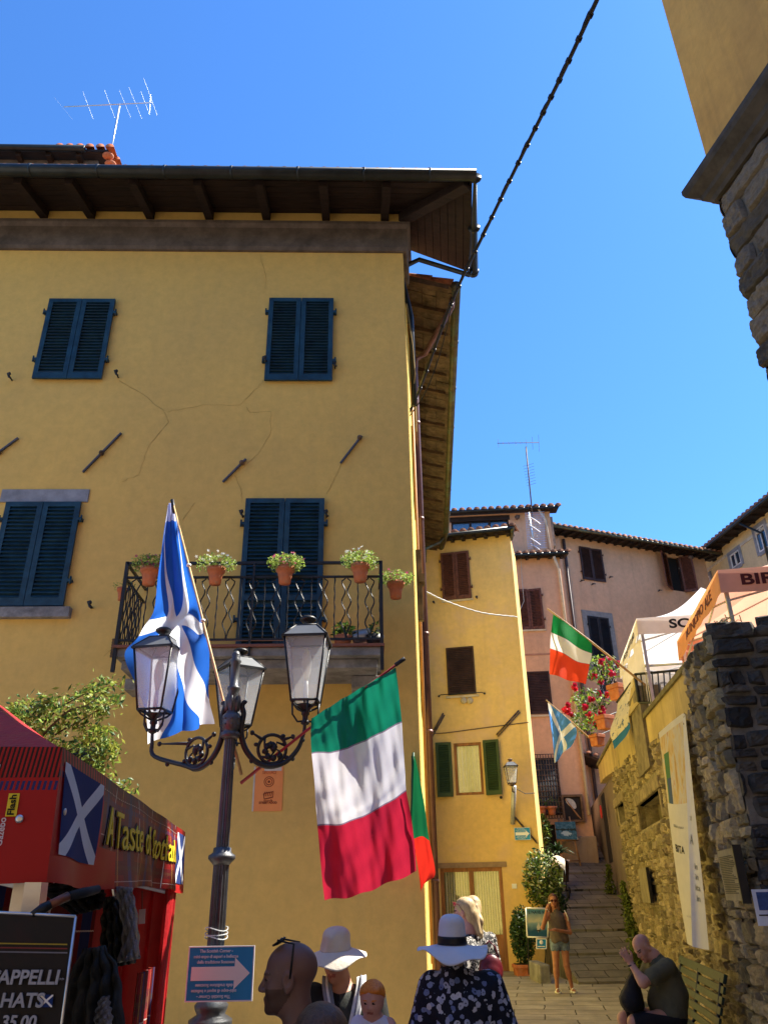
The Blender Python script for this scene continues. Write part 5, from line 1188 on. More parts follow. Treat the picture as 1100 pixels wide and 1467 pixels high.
A=P(912,886,12.6); tW,fW,cW=canopy('market_canopy','white pop-up market canopy with black lettering on the terrace behind the parapet',A,e1,e2,3,3,A.z,.29,1.0,(WCL,mat('white_valance_cloth',(.74,.66,.60),.6,var=.05,tr=.3),CRCL),leg=2.3,group=None)
text('SCOTLAND',1,None,BLK,tW,fn=onv(fW[0],.42,.52,.095,.72),bold=.03,align='CENTER')
text('A TASTE OF SCOTLAND',1,None,BLK,tW,fn=onv(fW[1],.45,.5,.055,.5,-1),bold=.01)
mb=MB(); mb.grid(lambda u,v:cW[0]+(cW[3]-cW[0])*u+Vector((0,0,A.z-.28-1.9*(1-v)))+e1*(.03*math.sin(u*20)),24,8); mb.build('side_wall',CRCL,tW)
mb=MB(); mb.grid(lambda u,v:cW[3]+(cW[2]-cW[3])*u+Vector((0,0,A.z-.28-1.9*(1-v)))-e2*(.04+.02*math.sin(u*25)),24,8); mb.build('side_wall',WCL,tW)
mb=MB(); mb.tube([cW[0]+Vector((0,0,A.z-.8))+e2*.1,cW[1]+Vector((0,0,A.z-.75))+e2*.1],.02,8); mb.build('cross_bar',ALU,tW)
GRY=mat('grey_print',(.36,.36,.38),.6)
def bw(u0,h0,sz): return lambda p:cW[3]+(cW[2]-cW[3])*(u0-p.x*sz)+Vector((0,0,A.z-.28-1.9*(1-h0)+p.y*sz*3))-e2*.09
text('CHAMPAGNE',1,None,GRY,tW,fn=bw(.40,.86,.10),bold=.02); text('SCOTTISH',1,None,GRY,tW,fn=bw(.42,.55,.12),bold=.02)
A2_=P(1028,817,8.7); tP,fP,cP=canopy('market_canopy','peach coloured pop-up canopy with dark red lettering above the stone pillar',A2_,e1,e2,3,3,A2_.z,.30,.75,(PCL,PVL,ORL),leg=2.3,sag=.1)
text('BIRRIFICIO',1,None,mat('dark_red_ink',(.09,.012,.012),.6),tP,fn=onv(fP[0],.078,.50,.093,.62),bold=.03,align='LEFT')
text('MUNICIPIO ALE',1,None,MC['dark_red_ink'],tP,fn=onv(fP[1],.45,.5,.085,.62,-1),bold=.01)
RP=mat('faded_red_print',(.48,.17,.11),.7)
def rfn(u0,h0,sz):
    top=cP[0]+e1*1.5+e2*1.5+Vector((0,0,A2_.z+.75)); p3,p2=cP[3]+Vector((0,0,A2_.z)),cP[2]+Vector((0,0,A2_.z))
    return lambda p:(p3.lerp(p2,u0-p.x*sz)).lerp(top,h0+p.y*sz)-Vector((0,0,.06+.09*math.sin(PI*(h0+p.y*sz))))
def pw_(u0,h0,sz): return lambda p:cP[3]+(cP[2]-cP[3])*(u0-p.x*sz)+Vector((0,0,A2_.z-.28-1.9*(1-h0)+p.y*sz*3))-e2*.09
mb=MB(); mb.grid(lambda u,v:cP[3]+(cP[2]-cP[3])*u+Vector((0,0,A2_.z-.0-1.9*(1-v)))-e2*(.04+.02*math.sin(u*25)),24,8); mb.build('side_wall',PCL,tP)
text('MU',1,None,RP,tP,fn=pw_(.42,1.05,.13),bold=.03); text('BIRRA ALE',1,None,RP,tP,fn=pw_(.42,.86,.11),bold=.03)
# ---------------- TOWER
pT=P(1010,222,6.6); FT=Fr(pT.x,pT.y,-rad(80)); zl=pT.z
tw=thing('stone_corner_building','tall ochre building at the top right with a moulded ledge over rough-hewn stone blocks','building',(pT.x,pT.y,0))
zl=FT.hit(1030,250)[1]
mb=MB(FT.M); mb.bb((0,-7,zl),(9,0,15.5)); mb.build('upper_wall',OCR,tw)
mb=MB(FT.M); mb.bb((.02,-6.9,-.2),(8.9,-.02,zl)); mb.build('mortar_core',MORTD,tw)
tip=FT.hit(986,274,.26); print('tower ledge',zl,tip)
prof=[(0,-.30),(.05,-.30),(.07,-.24),(.12,-.20),(.13,-.14),(.24,-.04),(.26,.02),(.26,.08),(.22,.10),(0,.16)]
mb=MB(); 
def lp(k,o,z): 
    z+=zl
    return [FT.w(9,o,z),FT.w(-o,o,z),FT.w(-o,-7,z)][k]
for k in range(2):
    for (o0,z0),(o1,z1) in zip(prof,prof[1:]): mb.quad(lp(k,o0,z0),lp(k+1,o0,z0),lp(k+1,o1,z1),lp(k,o1,z1))
mb.build('ledge',mat('ledge_stone',(.055,.047,.038),.8,var=.3,bmp=.4,bs=20),tw)
mb=MB(); z=zl-.32; row=0
tpos=lambda s,n,z:FT.w(s,n,z); bpos=lambda s,n,z:FT.w(-n,-s,z)
while z>1:
    h=random.uniform(.26,.36); s=0; first=True
    while s<8.8:
        w_=random.uniform(.5,1.3) if not (first and row%2) else random.uniform(.3,.5)
        stone(mb,tpos,s+.01-(.035 if first else 0),s+w_-.012,z-h+.012,z-.008,random.uniform(.035,.07),14,rough=.012,sq=4,jit=.012)
        s+=w_; first=False
    s=-.03
    while s<6.8:
        w_=random.uniform(.4,1.0); stone(mb,bpos,s,s+w_-.012,z-h+.012,z-.008,random.uniform(.03,.05),10,rough=.012,sq=4,jit=.012); s+=w_
    z-=h; row+=1
mb.build('rough_blocks',TOWS,tw)
# ---------------- BENCH
bd=wd; bo=wn      # along the wall, outward
zgB=zg(8.6); q0=PZ(968,1373,zgB+1.0); q1=PZ(1046,1404,zgB+.98); print('bench rail',q0,q1)
bS0=(q1-W0).dot(wd); bS1=(q0-W0).dot(wd); bn0=((q0-W0).dot(wn)+(q1-W0).dot(wn))/2; print(bS0,bS1,(q0-W0).dot(wn),(q1-W0).dot(wn))
bs0=bS0; bs1=bS1+.1; BO=bn0-.13
bench=thing('park_bench','green slatted bench against the stone wall, holding the seated man','bench',tuple(ppos(1.5,.4,zgB)))
GRW=mat('green_bench_paint',(.008,.028,.020),.45,var=.3,bmp=.2,bs=30)
def bslat(name,n0,z0,w_,th,ang):
    mb=MB(); c=math.cos(ang);s_=math.sin(ang)
    vs=[]
    n0+=BO
    for s in (bs0,bs1):
        for a,b in ((-w_/2,-th/2),(w_/2,-th/2),(w_/2,th/2),(-w_/2,th/2)): vs.append(ppos(s,n0+a*c-b*s_,zgB+z0+a*s_+b*c))
    mb.add(vs,[(0,1,2,3),(4,7,6,5),(0,4,5,1),(1,5,6,2),(2,6,7,3),(3,7,4,0)]); mb.build(name,GRW,bench,bevel=.005)
for k in range(5): bslat('seat_slat',.36+k*.095,.50-.0+.005*k,.07,.028,.05)
for k in range(5): bslat('back_slat',.27-.03*k,.55+.085*k,.066,.025,rad(108))
bslat('top_rail',.125,.985,.085,.035,rad(110))
for s in (bs0+.15,(bs0+bs1)/2,bs1-.15):
    mb=MB(); mb.tube([ppos(s,.13+BO,zgB+.98),ppos(s,.27+BO,zgB+.5),ppos(s,.34+BO,zgB+.44),ppos(s,.76+BO,zgB+.46)],.02,8); mb.tube([ppos(s,.34+BO,zgB+.46),ppos(s,.22+BO,zgB)],.022,8); mb.tube([ppos(s,.72+BO,zgB+.46),ppos(s,.76+BO,zgB)],.022,8); mb.build('leg',IRON,bench)

# ---------------- low house on the right of the upper steps
a=wpos(WSEND+.02,-.05,0); t=thing('alley_house','low dark rendered house on the right of the upper steps beyond the rubble wall','house',(a.x,a.y,0))
DKP=plaster('dark_render',(.17,.14,.11),(.09,.075,.06)); top_=4.5
mb=MB(); L_=10
mb.hexa([wpos(WSEND+.02,-.1,-.2),wpos(WSEND+L_,-.1,-.2),wpos(WSEND+L_,-6,-.2),wpos(WSEND+.02,-6,-.2),wpos(WSEND+.02,-.1,top_),wpos(WSEND+L_,-.1,top_),wpos(WSEND+L_,-6,top_),wpos(WSEND+.02,-6,top_)]); mb.build('wall',DKP,t)
mb=MB(); mb.hexa([wpos(s_,n_,z_) for z_ in (2.6,4.4) for s_,n_ in ((WSEND+4,-.09),(WSEND+5.1,-.09),(WSEND+5.1,-.14),(WSEND+4,-.14))]); mb.build('door',DARK,t)
# ================================================================ STREET LAMP
LY=6.0; lp0=P(331,1045,LY); LX=lp0.x; z0=lp0.z
lamp=thing('street_lamp','dark cast iron lamp post with scrolled arms and three frosted lanterns','street lamp',(LX,LY,zg(LY)))
zb=zg(LY); T=Matrix.Translation((LX,LY,0))
zc=P(325,1228,LY).z; zbase=P(316,1437,LY).z
mb=MB(T)
def flute(prof,n=16,dep=.12):
    vs=[];fs=[];c=n*2
    for r,z in prof:
        for k in range(c): q=r*(1-dep*(k%2)); a=2*PI*k/c; vs.append((q*math.cos(a),q*math.sin(a),z))
    for i in range(len(prof)-1):
        for k in range(c): a=i*c+k;b=i*c+(k+1)%c; fs.append((a,b,b+c,a+c))
    return vs,fs
mb.add(*flute([(.060,zbase),(.055,zc-.03)]),smooth=False); mb.add(*flute([(.046,zc+.05),(.040,z0-.06)]),smooth=False); mb.build('shaft',CAST,lamp)
mb=MB(T); mb.lathe([(.19,zb),(.19,zb+.12),(.15,zb+.16),(.14,zb+.55),(.16,zb+.6),(.11,zb+.68),(.10,zbase-.14),(.14,zbase-.12),(.14,zbase-.09),(.09,zbase-.06),(.105,zbase-.03),(.11,zbase-.01),(.075,zbase+.03),(.07,zbase+.04)],n=24); mb.build('base',CAST,lamp)
mb=MB(T); mb.lathe([(.058,zc-.05),(.07,zc-.035),(.095,zc-.01),(.095,zc+.01),(.065,zc+.03),(.062,zc+.06),(.05,zc+.065)],n=20); mb.build('collar',CAST,lamp)
mb=MB(T); mb.lathe([(.05,z0-.07),(.075,z0-.055),(.072,z0-.03),(.055,z0-.01),(.068,z0),(.068,z0+.10),(.055,z0+.115),(.04,z0+.13),(.055,z0+.17),(.06,z0+.22),(.04,z0+.28),(.05,z0+.30),(.05,z0+.315),(.035,z0+.33),(.035,z0+.50),(.045,z0+.52),(.03,z0+.54),(.036,z0+.57),(.02,z0+.60),(0,z0+.605)],n=18)
for k in range(8): a=k*PI/4; mb.ell((.05*math.cos(a),.05*math.sin(a),z0+.19),(.014,.014,.06),6,5)
for k in range(8): a=k*PI/4+.2; mb.tube([(.065*math.cos(a),.065*math.sin(a),z0+.03),(.074*math.cos(a),.074*math.sin(a),z0+.03)],.009,6); mb.tube([(.065*math.cos(a),.065*math.sin(a),z0+.075),(.074*math.cos(a),.074*math.sin(a),z0+.075)],.009,6)
mb.build('capital',CAST,lamp)
zL=z0+.225; LPOS=[]
for (u,v,rz,lab) in ((222,1019,rad(-12),'left'),(438,1006,rad(-4),'right'),(338,1040,rad(33),'back')):
    c=PZ(u,v,zL); LPOS.append(c); 
    lan=MB(); d=Vector((c.x-LX,c.y-LY,0)); r=d.length; d.normalize()
    class _: pass
    lo=bpy.data.objects.new('lantern',None)
    lantern(c,.325,.485,lamp,IRON,rz=rz)
    arm=[(.105,.20),(.085,.21),(.075,.17),(.088,.12),(.078,.03),(.085,-.06),(.13,-.16),(.21,-.235),(.31,-.26),(.42,-.225),(r-.05,-.13),(r-.01,-.02),(r,.08),(r,.15)]
    f=net([[Vector((LX,LY,z0))+d*a+Vector((0,0,b)),Vector((LX,LY,z0))+d*a+Vector((0.001,0,b))] for a,b in arm]); N=60
    mb=MB(); mb.tube([f(0,i/N) for i in range(N+1)],[.013+.009*math.sin(PI*min(1,i/N*1.1)) for i in range(N+1)],8)
    cc=Vector((LX,LY,z0))+d*.315+Vector((0,0,-.135)); ring=[cc+d*(.105*math.cos(q*2*PI/26))+Vector((0,0,.105*math.sin(q*2*PI/26))) for q in range(26)]
    mb.tube(ring,.0125,8,close=True)
    for q in range(9):
        a=q*.7; rr=.012+.008*q; mb.ell(cc+d*(rr*math.cos(a))+Vector((0,0,rr*math.sin(a))),(.022,.020,.024),8,6,noise=.25)
    for a in (.3,2.2,3.8,5.3): p0=cc+d*(.10*math.cos(a))+Vector((0,0,.10*math.sin(a))); p1=cc+d*(.06*math.cos(a+.7))+Vector((0,0,.06*math.sin(a+.7))); mb.tube([p0,p1,cc+d*.03],[.012,.008,.006],6)
    for a in (.9,2.9,4.2,5.8): p0=cc+d*(.105*math.cos(a))+Vector((0,0,.105*math.sin(a))); mb.ell(p0+d*(.02*math.cos(a))+Vector((0,0,.02*math.sin(a))),(.02,.014,.016),7,5)
    for k in (10,18,30,44,50): p0=f(0,k/N); mb.ell(p0-Vector((0,0,.022)),(.018,.014,.02),7,5)
    for (a,b) in ((.16,-.02),(r-.09,-.04)): mb.tube([Vector((LX,LY,z0))+d*a+Vector((0,0,b)),cc+d*(.08 if a>.3 else -.08)+Vector((0,0,.07))],[.006,.014],6); mb.ell(Vector((LX,LY,z0))+d*a+Vector((0,0,b)),(.018,.015,.02),7,5)
    mb.lathe([(.02,.05),(.034,.06),(.03,.08),(.022,.09),(.022,.12),(.032,.13),(.028,.16),(.016,.17)],Vector((LX,LY,z0))+d*r,n=12)
    for sg in (-1,1):
        tdir=Vector((-d.y,d.x,0)) if lab!='x' else d; b0=Vector((LX,LY,z0))+d*r
        for ax in (tdir,d): mb.tube([b0+Vector((0,0,.08)),b0+ax*sg*.06+Vector((0,0,.075)),b0+ax*sg*.10+Vector((0,0,.13)),b0+ax*sg*.105+Vector((0,0,.215))],.008,6)
    mb.build('scrolled_arm',IRON,lamp)
# blue arrow sign on the post
Fs=Fr(LX-.5,LY-.16,-.03); a,b,c,d=Fs.rect(270,1357,362,1433); arrow_sign(Fs,a,b,c,d,.0,'blue paper sign with a large white arrow tied to the lamp post',True)
for k,zz in enumerate((b-.035,d+.05,d+.075,d+.10)):
    mb=MB(T); mb.tube([(.076*math.cos(q*PI/8),.076*math.sin(q*PI/8),zz+.012*math.sin(q*PI/8*(1+k%2))) for q in range(16)],.004,4,close=True)
    o=mb.build('plastic_tie',mat('clear_plastic_tie',(.5,.52,.52),.25,bmp=0),lamp)
# ================================================================ FLAGS
def flag(label,grid,m,poles,fold=None,nu=40,nv=60,polem=None,r=.011):
    tip=Vector(P(*poles[-1])); foot=Vector(P(*poles[0])); t=thing('flag',label,'flag',tuple(foot))
    mb=MB(); mb.grid(net(grid,fold=fold),nu,nv); mb.build('cloth',m,t)
    mb=MB(); pp=[P(*p) for p in poles]; mb.tube(pp,[r*1.15]+[r]*(len(pp)-2)+[r*.7],10); mb.build('pole',polem or POLE,t); return t
gS=[[(241,723,6.40),(243,721,6.38),(246,719,6.38),(248,720,6.37)],
    [(234,765,6.42),(241,765,6.36),(250,764,6.42),(259,766,6.35)],
    [(228,815,6.44),(241,815,6.34),(257,813,6.42),(272,818,6.34)],
    [(221,872,6.50),(243,872,6.38),(268,870,6.46),(287,876,6.32)],
    [(202,905,6.60),(232,900,6.48),(262,896,6.30),(292,903,6.32)],
    [(182,938,6.66),(238,930,6.56),(262,925,6.32),(298,930,6.30)],
    [(196,985,6.66),(246,980,6.62),(264,975,6.36),(301,975,6.34)],
    [(207,1030,6.66),(250,1028,6.58),(268,1015,6.42),(303,1008,6.32)],
    [(214,1066,6.66),(246,1053,6.58),(275,1045,6.44),(304,1036,6.32)]]
def bigsalt(u,v,nt,co):
    d=(u-v).abs().min((u+v-1.).abs()); g=(v*v*v*8.).min(1.); w_=g*.135+.012; c=mixc(nt,(d-w_).lt(0.),(.022,.13,.56),(.80,.83,.90))
    c=mixc(nt,(v-.47).abs().lt(.045),c,(.80,.83,.90)); return mixc(nt,v.lt(.075),c,(.52,.56,.80))
SALTB=pat('large_saltire_cloth',bigsalt,tr=.62,var=.06,bmp=.5,bs=10)
fl=flag('blue and white saltire flag hanging folded from a bamboo pole on the lamp post',gS,SALTB,[(346,1110,6.12),(322,1012,6.14),(247,716,6.3)],fold=lambda u,v:(.016*math.sin(u*22+v*17)*v,.035*math.sin(u*17+v*9)*(.3+v)+.02*math.sin(v*38+u*9)*math.exp(-((v-.5)/.16)**2),.02*math.sin(u*14+v*9)*math.exp(-((v-.5)/.2)**2)),nu=60,nv=90)
mb=MB(); mb.tube([P(247,716,6.3),P(250,735,6.3)],.016,8); mb.build('pole_tip',BLK,fl)
for v in (0.35,0.62): 
    q=P(247,716,6.3).lerp(P(322,1012,6.14),v); mb=MB(); mb.tube([q+Vector((0,0,-.01)),q+Vector((0,0,.01))],.02,8); mb.build('clip',WHP,fl)
gI=[[(446,1029,5.95),(486,1004,5.85),(528,979,5.75),(567,957,5.62)],
    [(445,1052,5.95),(488,1040,5.80),(530,1020,5.80),(572,998,5.62)],
    [(446,1079,5.93),(492,1074,5.76),(534,1055,5.80),(576,1034,5.62)],
    [(450,1120,5.92),(495,1120,5.80),(538,1100,5.72),(579,1080,5.62)],
    [(452,1150,5.92),(496,1155,5.84),(540,1138,5.70),(581,1110,5.60)],
    [(455,1183,5.92),(497,1178,5.86),(541,1158,5.68),(582,1134,5.58)],
    [(459,1220,5.92),(500,1215,5.86),(544,1198,5.66),(588,1170,5.58)],
    [(463,1256,5.92),(504,1248,5.82),(548,1232,5.68),(592,1210,5.58)],
    [(467,1290,5.92),(508,1283,5.80),(551,1268,5.70),(594,1249,5.58)]]
# stripes fall at rows 2 and 5 of 8 -> give the cloth its own stripe fractions
def tri_fn2(c1,c2,c3,a,b):
    def fn(u,v,nt,co):
        c=mixc(nt,v.gt(a),c1,c2); c=mixc(nt,v.gt(b),c,c3); return mixc(nt,((v-b).abs().lt(.004)).max((v-a).abs().lt(.003)),c,(.25,.2,.28))
    return fn
TRIB=pat('large_tricolour_cloth',tri_fn2((.006,.20,.115),(.72,.72,.76),(.52,.018,.05),.25,.625),tr=.40,var=.08,bmp=.5,bs=9)
flI=flag('large green, white and red flag hanging from a pole on the lamp post',gI,TRIB,[(345,1122,6.14),(440,1046,6.05),(579,944,5.62)],fold=lambda u,v:(.01*math.sin(u*9+v*5)*v,.035*math.sin(u*13-v*3)*v+.012*math.sin(u*31+v*9)+.006*math.sin(u*63-v*17)*(1-v*.5)+.004*math.sin(v*47+u*12),.006*math.sin(u*20)*v),polem=mat('red_pole',(.28,.02,.03),.4))
mb=MB(); mb.tube([P(566,953,5.62),P(580,943,5.6)],.015,8); mb.build('pole_tip',BLK,flI)
mb=MB(); f=net(gI[5:]); mb.grid(lambda u,v:f(.955+.045*u,v)+Vector((0,-.006,0)),4,20); mb.build('side_hem',mat('hem_cloth',(.35,.012,.04),.7,tr=.3),flI)
flag('green and red flag furled against the alley side of the yellow house',[[(589,1083,9.5),(592,1083,9.45),(594,1084,9.4)],[(588,1115,9.5),(594,1113,9.42),(600,1116,9.35)],[(588,1160,9.5),(600,1158,9.38),(610,1163,9.25)],[(593,1202,9.45),(605,1198,9.3),(616,1204,9.15)],[(597,1240,9.45),(609,1235,9.25),(622,1250,9.1)],[(602,1278,9.4),(606,1268,9.3),(612,1262,9.15)]],
     pat('furled_tricolour',lambda u,v,nt,co:mixc(nt,v.gt(.60),(.008,.15,.05),(.75,.03,.015)),tr=.4),[(592,1225,9.5),(591,1120,9.48),(592,1078,9.45)],fold=lambda u,v:(.01*math.sin(v*9),.03*math.sin(u*12+v*6)*v,0),nu=16,nv=40,polem=mat('green_pole',(.01,.07,.03),.5),r=.02)
flag('small bright green, white and red flag on a slanting pole above the alley',[[(792,880,12.4),(811,893,12.4),(830,908,12.5),(847,920,12.6)],[(789,908,12.4),(808,917,12.3),(828,930,12.5),(847,938,12.6)],[(788,932,12.45),(806,940,12.4),(826,950,12.45),(843,955,12.6)],[(787,966,12.4),(804,971,12.3),(822,976,12.5),(838,981,12.6)]],
     pat('small_tricolour',tri_fn2((.01,.24,.06),(.80,.78,.74),(.80,.07,.02),.30,.62),tr=.5),[(937,992,13.0),(847,920,12.6),(784,872,12.4)],fold=lambda u,v:(0,.04*math.sin(u*9+v*3)*v,0),nu=24,nv=30,r=.018)
flag('small blue and white saltire flag on a thin pole above the alley steps',[[(784,1006,16),(797,1017,16),(810,1027,16.1),(822,1038,16.2)],[(788,1036,16),(798,1040,15.9),(810,1048,16.1),(826,1050,16.2)],[(792,1064,16),(800,1062,15.9),(808,1066,16.1),(819,1068,16.2)],[(794,1093,16),(797,1091,15.95),(800,1088,16),(805,1078,16.1)]],
     pat('pale_saltire_cloth',saltire_fn((.09,.28,.72),.10),tr=.65),[(842,1056,16.4),(822,1038,16.2),(782,1003,16)],fold=lambda u,v:(0,.04*math.sin(u*12+v*3)*v,0),nu=20,nv=24,r=.016)
# ================================================================ GERANIUM BOXES ON THE WALL END, BLUE HEMMED BANNER
FLW=(PETR,PETP)
for (u,v,Y,lab,sz) in ((887,1003,16.2,'uppermost',1.25),(867,1045,17.2,'middle',1.15),(856,1069,18.0,'lowest',1.0)):
    p=P(u,v,Y); k=.155*sz; h=.26*sz
    t=thing('flower_pot',{'uppermost':'highest of the square terracotta pots of red geraniums hung beside the alley steps','middle':'terracotta pot of red geraniums hung between the highest and the lowest ones by the steps','lowest':'lowest terracotta pot of red geraniums on the wall end beside the steps'}[lab],'flower pot',tuple(p),'geranium pots on the wall end')
    mb=MB(Matrix.Translation(p)@Matrix.Rotation(.5,4,'Z')); mb.box((0,0,h*.4),(k*1.5,k*1.5,h*.8),taper=1.12) if False else mb.box((0,0,h*.35),(k*1.35,k*1.35,h*.7),taper=1.12)
    mb.box((0,0,h*.85),(k*1.75,k*1.75,h*.3)); mb.build('pot',TERR,t,bevel=.01)
    c=p+Vector((-.25*sz,-.1,h+.25*sz)); mb=MB(); leaves(mb,c,(.40*sz,.3,.27*sz),300,.05,mats=2); mb.build('foliage',[LEAF2,LEAF],t)
    for _ in range(10):
        mb=MB(); q=c+Vector((random.uniform(-.5,.35)*sz,random.uniform(-.35,.2),random.uniform(-.16,.32)*sz))
        vs=[];n_=7; mb.ell(q,(.05,.045,.045),8,6,noise=.35)
        for _k in range(14):
            o=Vector([random.gauss(0,1) for _ in range(3)]).normalized()*.055; a=Vector([random.gauss(0,1) for _ in range(3)]).normalized(); b_=a.orthogonal()*.035; e=a.cross(b_); mb.add([q+o-b_,q+o+e,q+o*.3+b_,q+o-e],[(0,1,2,3)])
        mb.build('flower',random.choice([PETR,mat('petal_crimson',(.45,.01,.05),.6,bmp=0,tr=.3)]),t)
    mb=MB(); mb.tube([p+Vector((.1,0,h)),p+Vector((.35,.1,h+.1))],.012,5); mb.build('hook',IRON,t)
def bfn(u,v,nt,co):
    n=tex(nt,'Noise',co,8,3,.6); c=mixc(nt,X(nt,n.outputs[0]).gt(.60),(.68,.62,.54),(.10,.16,.34)); return mixc(nt,v.gt(.82),c,(.02,.16,.42))
t=thing('wall_banner','pale printed cloth with a blue hem draped over the end of the sloping parapet','banner',tuple(P(890,1030,14.5)))
mb=MB(); mb.grid(net([[(884,1008,15.2),(893,993,14.8),(903,979,14.3)],[(879,1030,15.2),(889,1018,14.8),(902,1006,14.3)],[(876,1052,15.1),(888,1040,14.7),(902,1026,14.2)],[(876,1074,15.1),(888,1062,14.7),(901,1043,14.2)]],fold=lambda u,v:(.03*math.sin(v*8),.05*math.sin(u*10+v*4),0)),20,30); mb.build('cloth',pat('printed_banner',bfn,tr=.3),t)
mb=MB(); mb.tube([P(883,1006,15.2),P(904,977,14.3)],.02,6); mb.build('rod',BLK,t)
# ================================================================ THINGS ALONG THE STEPS
def PR(u,v):  # point on the steps
    r=ray(u,v); b=zg(18)-.326*18; t=(b-CAMP.z)/(r.z-.326*r.y); p=CAMP+r*t; 
    return p if p.y>18 else PZ(u,v,zg(18))
# framed feather picture on the salmon wall
a,b,c,d=FP.rect(805,1138,836,1178,.12); t=thing('framed_picture','large brown framed dark picture of a pale quill hung on the salmon wall','picture',tuple(FP.w(a,.1,b)))
mb=MB(FP.M); e=.07
for q in ((a,b,a+e,d),(c-e,b,c,d),(a+e,b,c-e,b+e),(a+e,d-e,c-e,d)): mb.bb((q[0],.02,q[1]),(q[2],.12,q[3]))
mb.build('picture_frame',mat('picture_frame_wood',(.16,.09,.045),.6,var=.3),t,bevel=.008)
mb=MB(FP.M); mb.bb((a+e,.03,b+e),(c-e,.05,d-e)); mb.build('canvas',mat('dark_canvas',(.022,.016,.014),.7),t)
W=c-a;H=d-b; mb=MB(FP.M); n=14; pts=[]
for i in range(n+1): q=i/n; cx=a+W*(.22+.42*q); cz=d-H*(.16+.34*q); wd_=.17*W*math.sin(PI*min(1,q*.9+.05))**.7; pts.append(((cx+wd_*.8,cz+wd_*.9),(cx-wd_*.5,cz-wd_*.5)))
for i in range(n): mb.add([(pts[i][0][0],.055,pts[i][0][1]),(pts[i+1][0][0],.055,pts[i+1][0][1]),(pts[i+1][1][0],.055,pts[i+1][1][1]),(pts[i][1][0],.055,pts[i][1][1])],[(0,1,2,3)])
mb.build('painted_feather',mat('feather_paint',(.52,.50,.47),.7,var=.15,vs=15),t)
mb=MB(FP.M); mb.tube([(a+W*.2,.06,d-H*.15),(a+W*.82,.06,b+H*.12)],.018,5); mb.tube([(a+W*.3,.06,d-H*.3),(a+W*.72,.06,b+H*.2)],.012,5); mb.build('painted_quill',mat('quill_paint',(.36,.19,.10),.7),t)
# easel with lake painting
def lake(u,v,nt,co):
    n=tex(nt,'Noise',co,7,5,.6); c=ramp(nt,n.outputs[0],[(.3,(.02,.07,.11)),(.5,(.05,.16,.22)),(.7,(.14,.26,.32))]); c=mixc(nt,((v-.55).abs()+(X(nt,n.outputs[0])-.5)*.3).lt(.05),c,(.03,.05,.04))
    return mixc(nt,((u-.5).abs()*.55+(v-.32).abs()+(X(nt,n.outputs[0])-.5)*.4).lt(.16),c,(.45,.60,.62))
LAKE=pat('lake_painting',lake)
fe=PR(830,1240); t=thing('easel','wooden easel on the steps against the salmon house','easel',tuple(fe))
Ye=fe.y-.1; WOODE=mat('easel_wood',(.34,.19,.09),.6,var=.2)
for a,b in (((815,1170),(832,1243)),((800,1172),(797,1236)),((806,1172),(812,1228))):
    mb=MB(); mb.tube([P(a[0],a[1],Ye+.25),P(b[0],b[1],Ye+(0 if a[0]!=806 else .6))],.025,6); mb.build('leg',WOODE,t)
mb=MB(); mb.tube([P(795,1233,Ye),P(829,1233,Ye)],.02,6); mb.tube([P(797,1204,Ye+.1),P(828,1203,Ye+.1)],.03,6); mb.build('crossbar',WOODE,t)
t=thing('painting','blue painting of a lake standing on the wooden easel','picture',tuple(P(810,1203,Ye)))
mb=MB(); q=[P(797,1202,Ye+.03),P(827,1203,Ye+.03),P(823,1177,Ye+.13),P(794,1178,Ye+.13)]; mb.quad(*q); mb.build('canvas',LAKE,t,solid=.03)
mb=MB(); 
for i in range(4): mb.tube([q[i],q[(i+1)%4]],.012,5)
mb.build('picture_frame',WOODE,t)
a_=PR(792,1215); t=thing('price_card','small pale card with dark figures beside the lake painting','sign',tuple(P(792,1203,a_.y))); mb=MB(); mb.slab([P(789,1202,a_.y),P(797,1203,a_.y),P(796,1188,a_.y),P(789,1188,a_.y)],.02); mb.build('card',mat('tan_card',(.42,.30,.19),.7),t); mb=MB(); [mb.tube([P(791,u_,a_.y-.03),P(795,u_+.4,a_.y-.03)],.012,4) for u_ in (1192,1195,1199)]; mb.build('figures',INK,t)
# plants in front of cellar
def bush(label,c,r,n,size,mats,pot=None,shape=None,cat='plant',name='shrub',up=.3):
    t=thing(name,label,cat,(c[0],c[1],c[2]-r[2]-(pot[1] if pot else 0))); mb=MB(); leaves(mb,c,r,n,size,mats=len(mats),shape=shape,up=up); mb.build('foliage',list(mats),t)
    mb=MB()
    for _ in range(7): mb.tube([Vector((c[0],c[1],c[2]-r[2])),Vector((c[0]+random.uniform(-.5,.5)*r[0],c[1]+random.uniform(-.4,.4)*r[1],c[2]+random.uniform(-.2,.5)*r[2]))],[.018,.006],5)
    mb.build('stem',mat('bark',(.09,.06,.04),.9),t)
    if pot:
        w_,h_=pot; p=Vector((c[0],c[1],c[2]-r[2]-h_+.05)); mb=MB(Matrix.Translation(p)); mb.box((0,0,h_/2),(w_,w_,h_),taper=1.15); mb.box((0,0,h_-.04),(w_*1.22,w_*1.22,.07)); mb.build('pot',TERR,t,bevel=.01); mb=MB(Matrix.Translation(p)); mb.box((0,0,h_),(w_*1.05,w_*1.05,.02)); mb.build('soil',SOIL,t)
    return t
c=P(800,1218,23.4); mb=MB(); t=thing('palm_plant','dark arching leaves of a potted palm behind the stroller','plant',tuple(c-Vector((0,0,.8))))
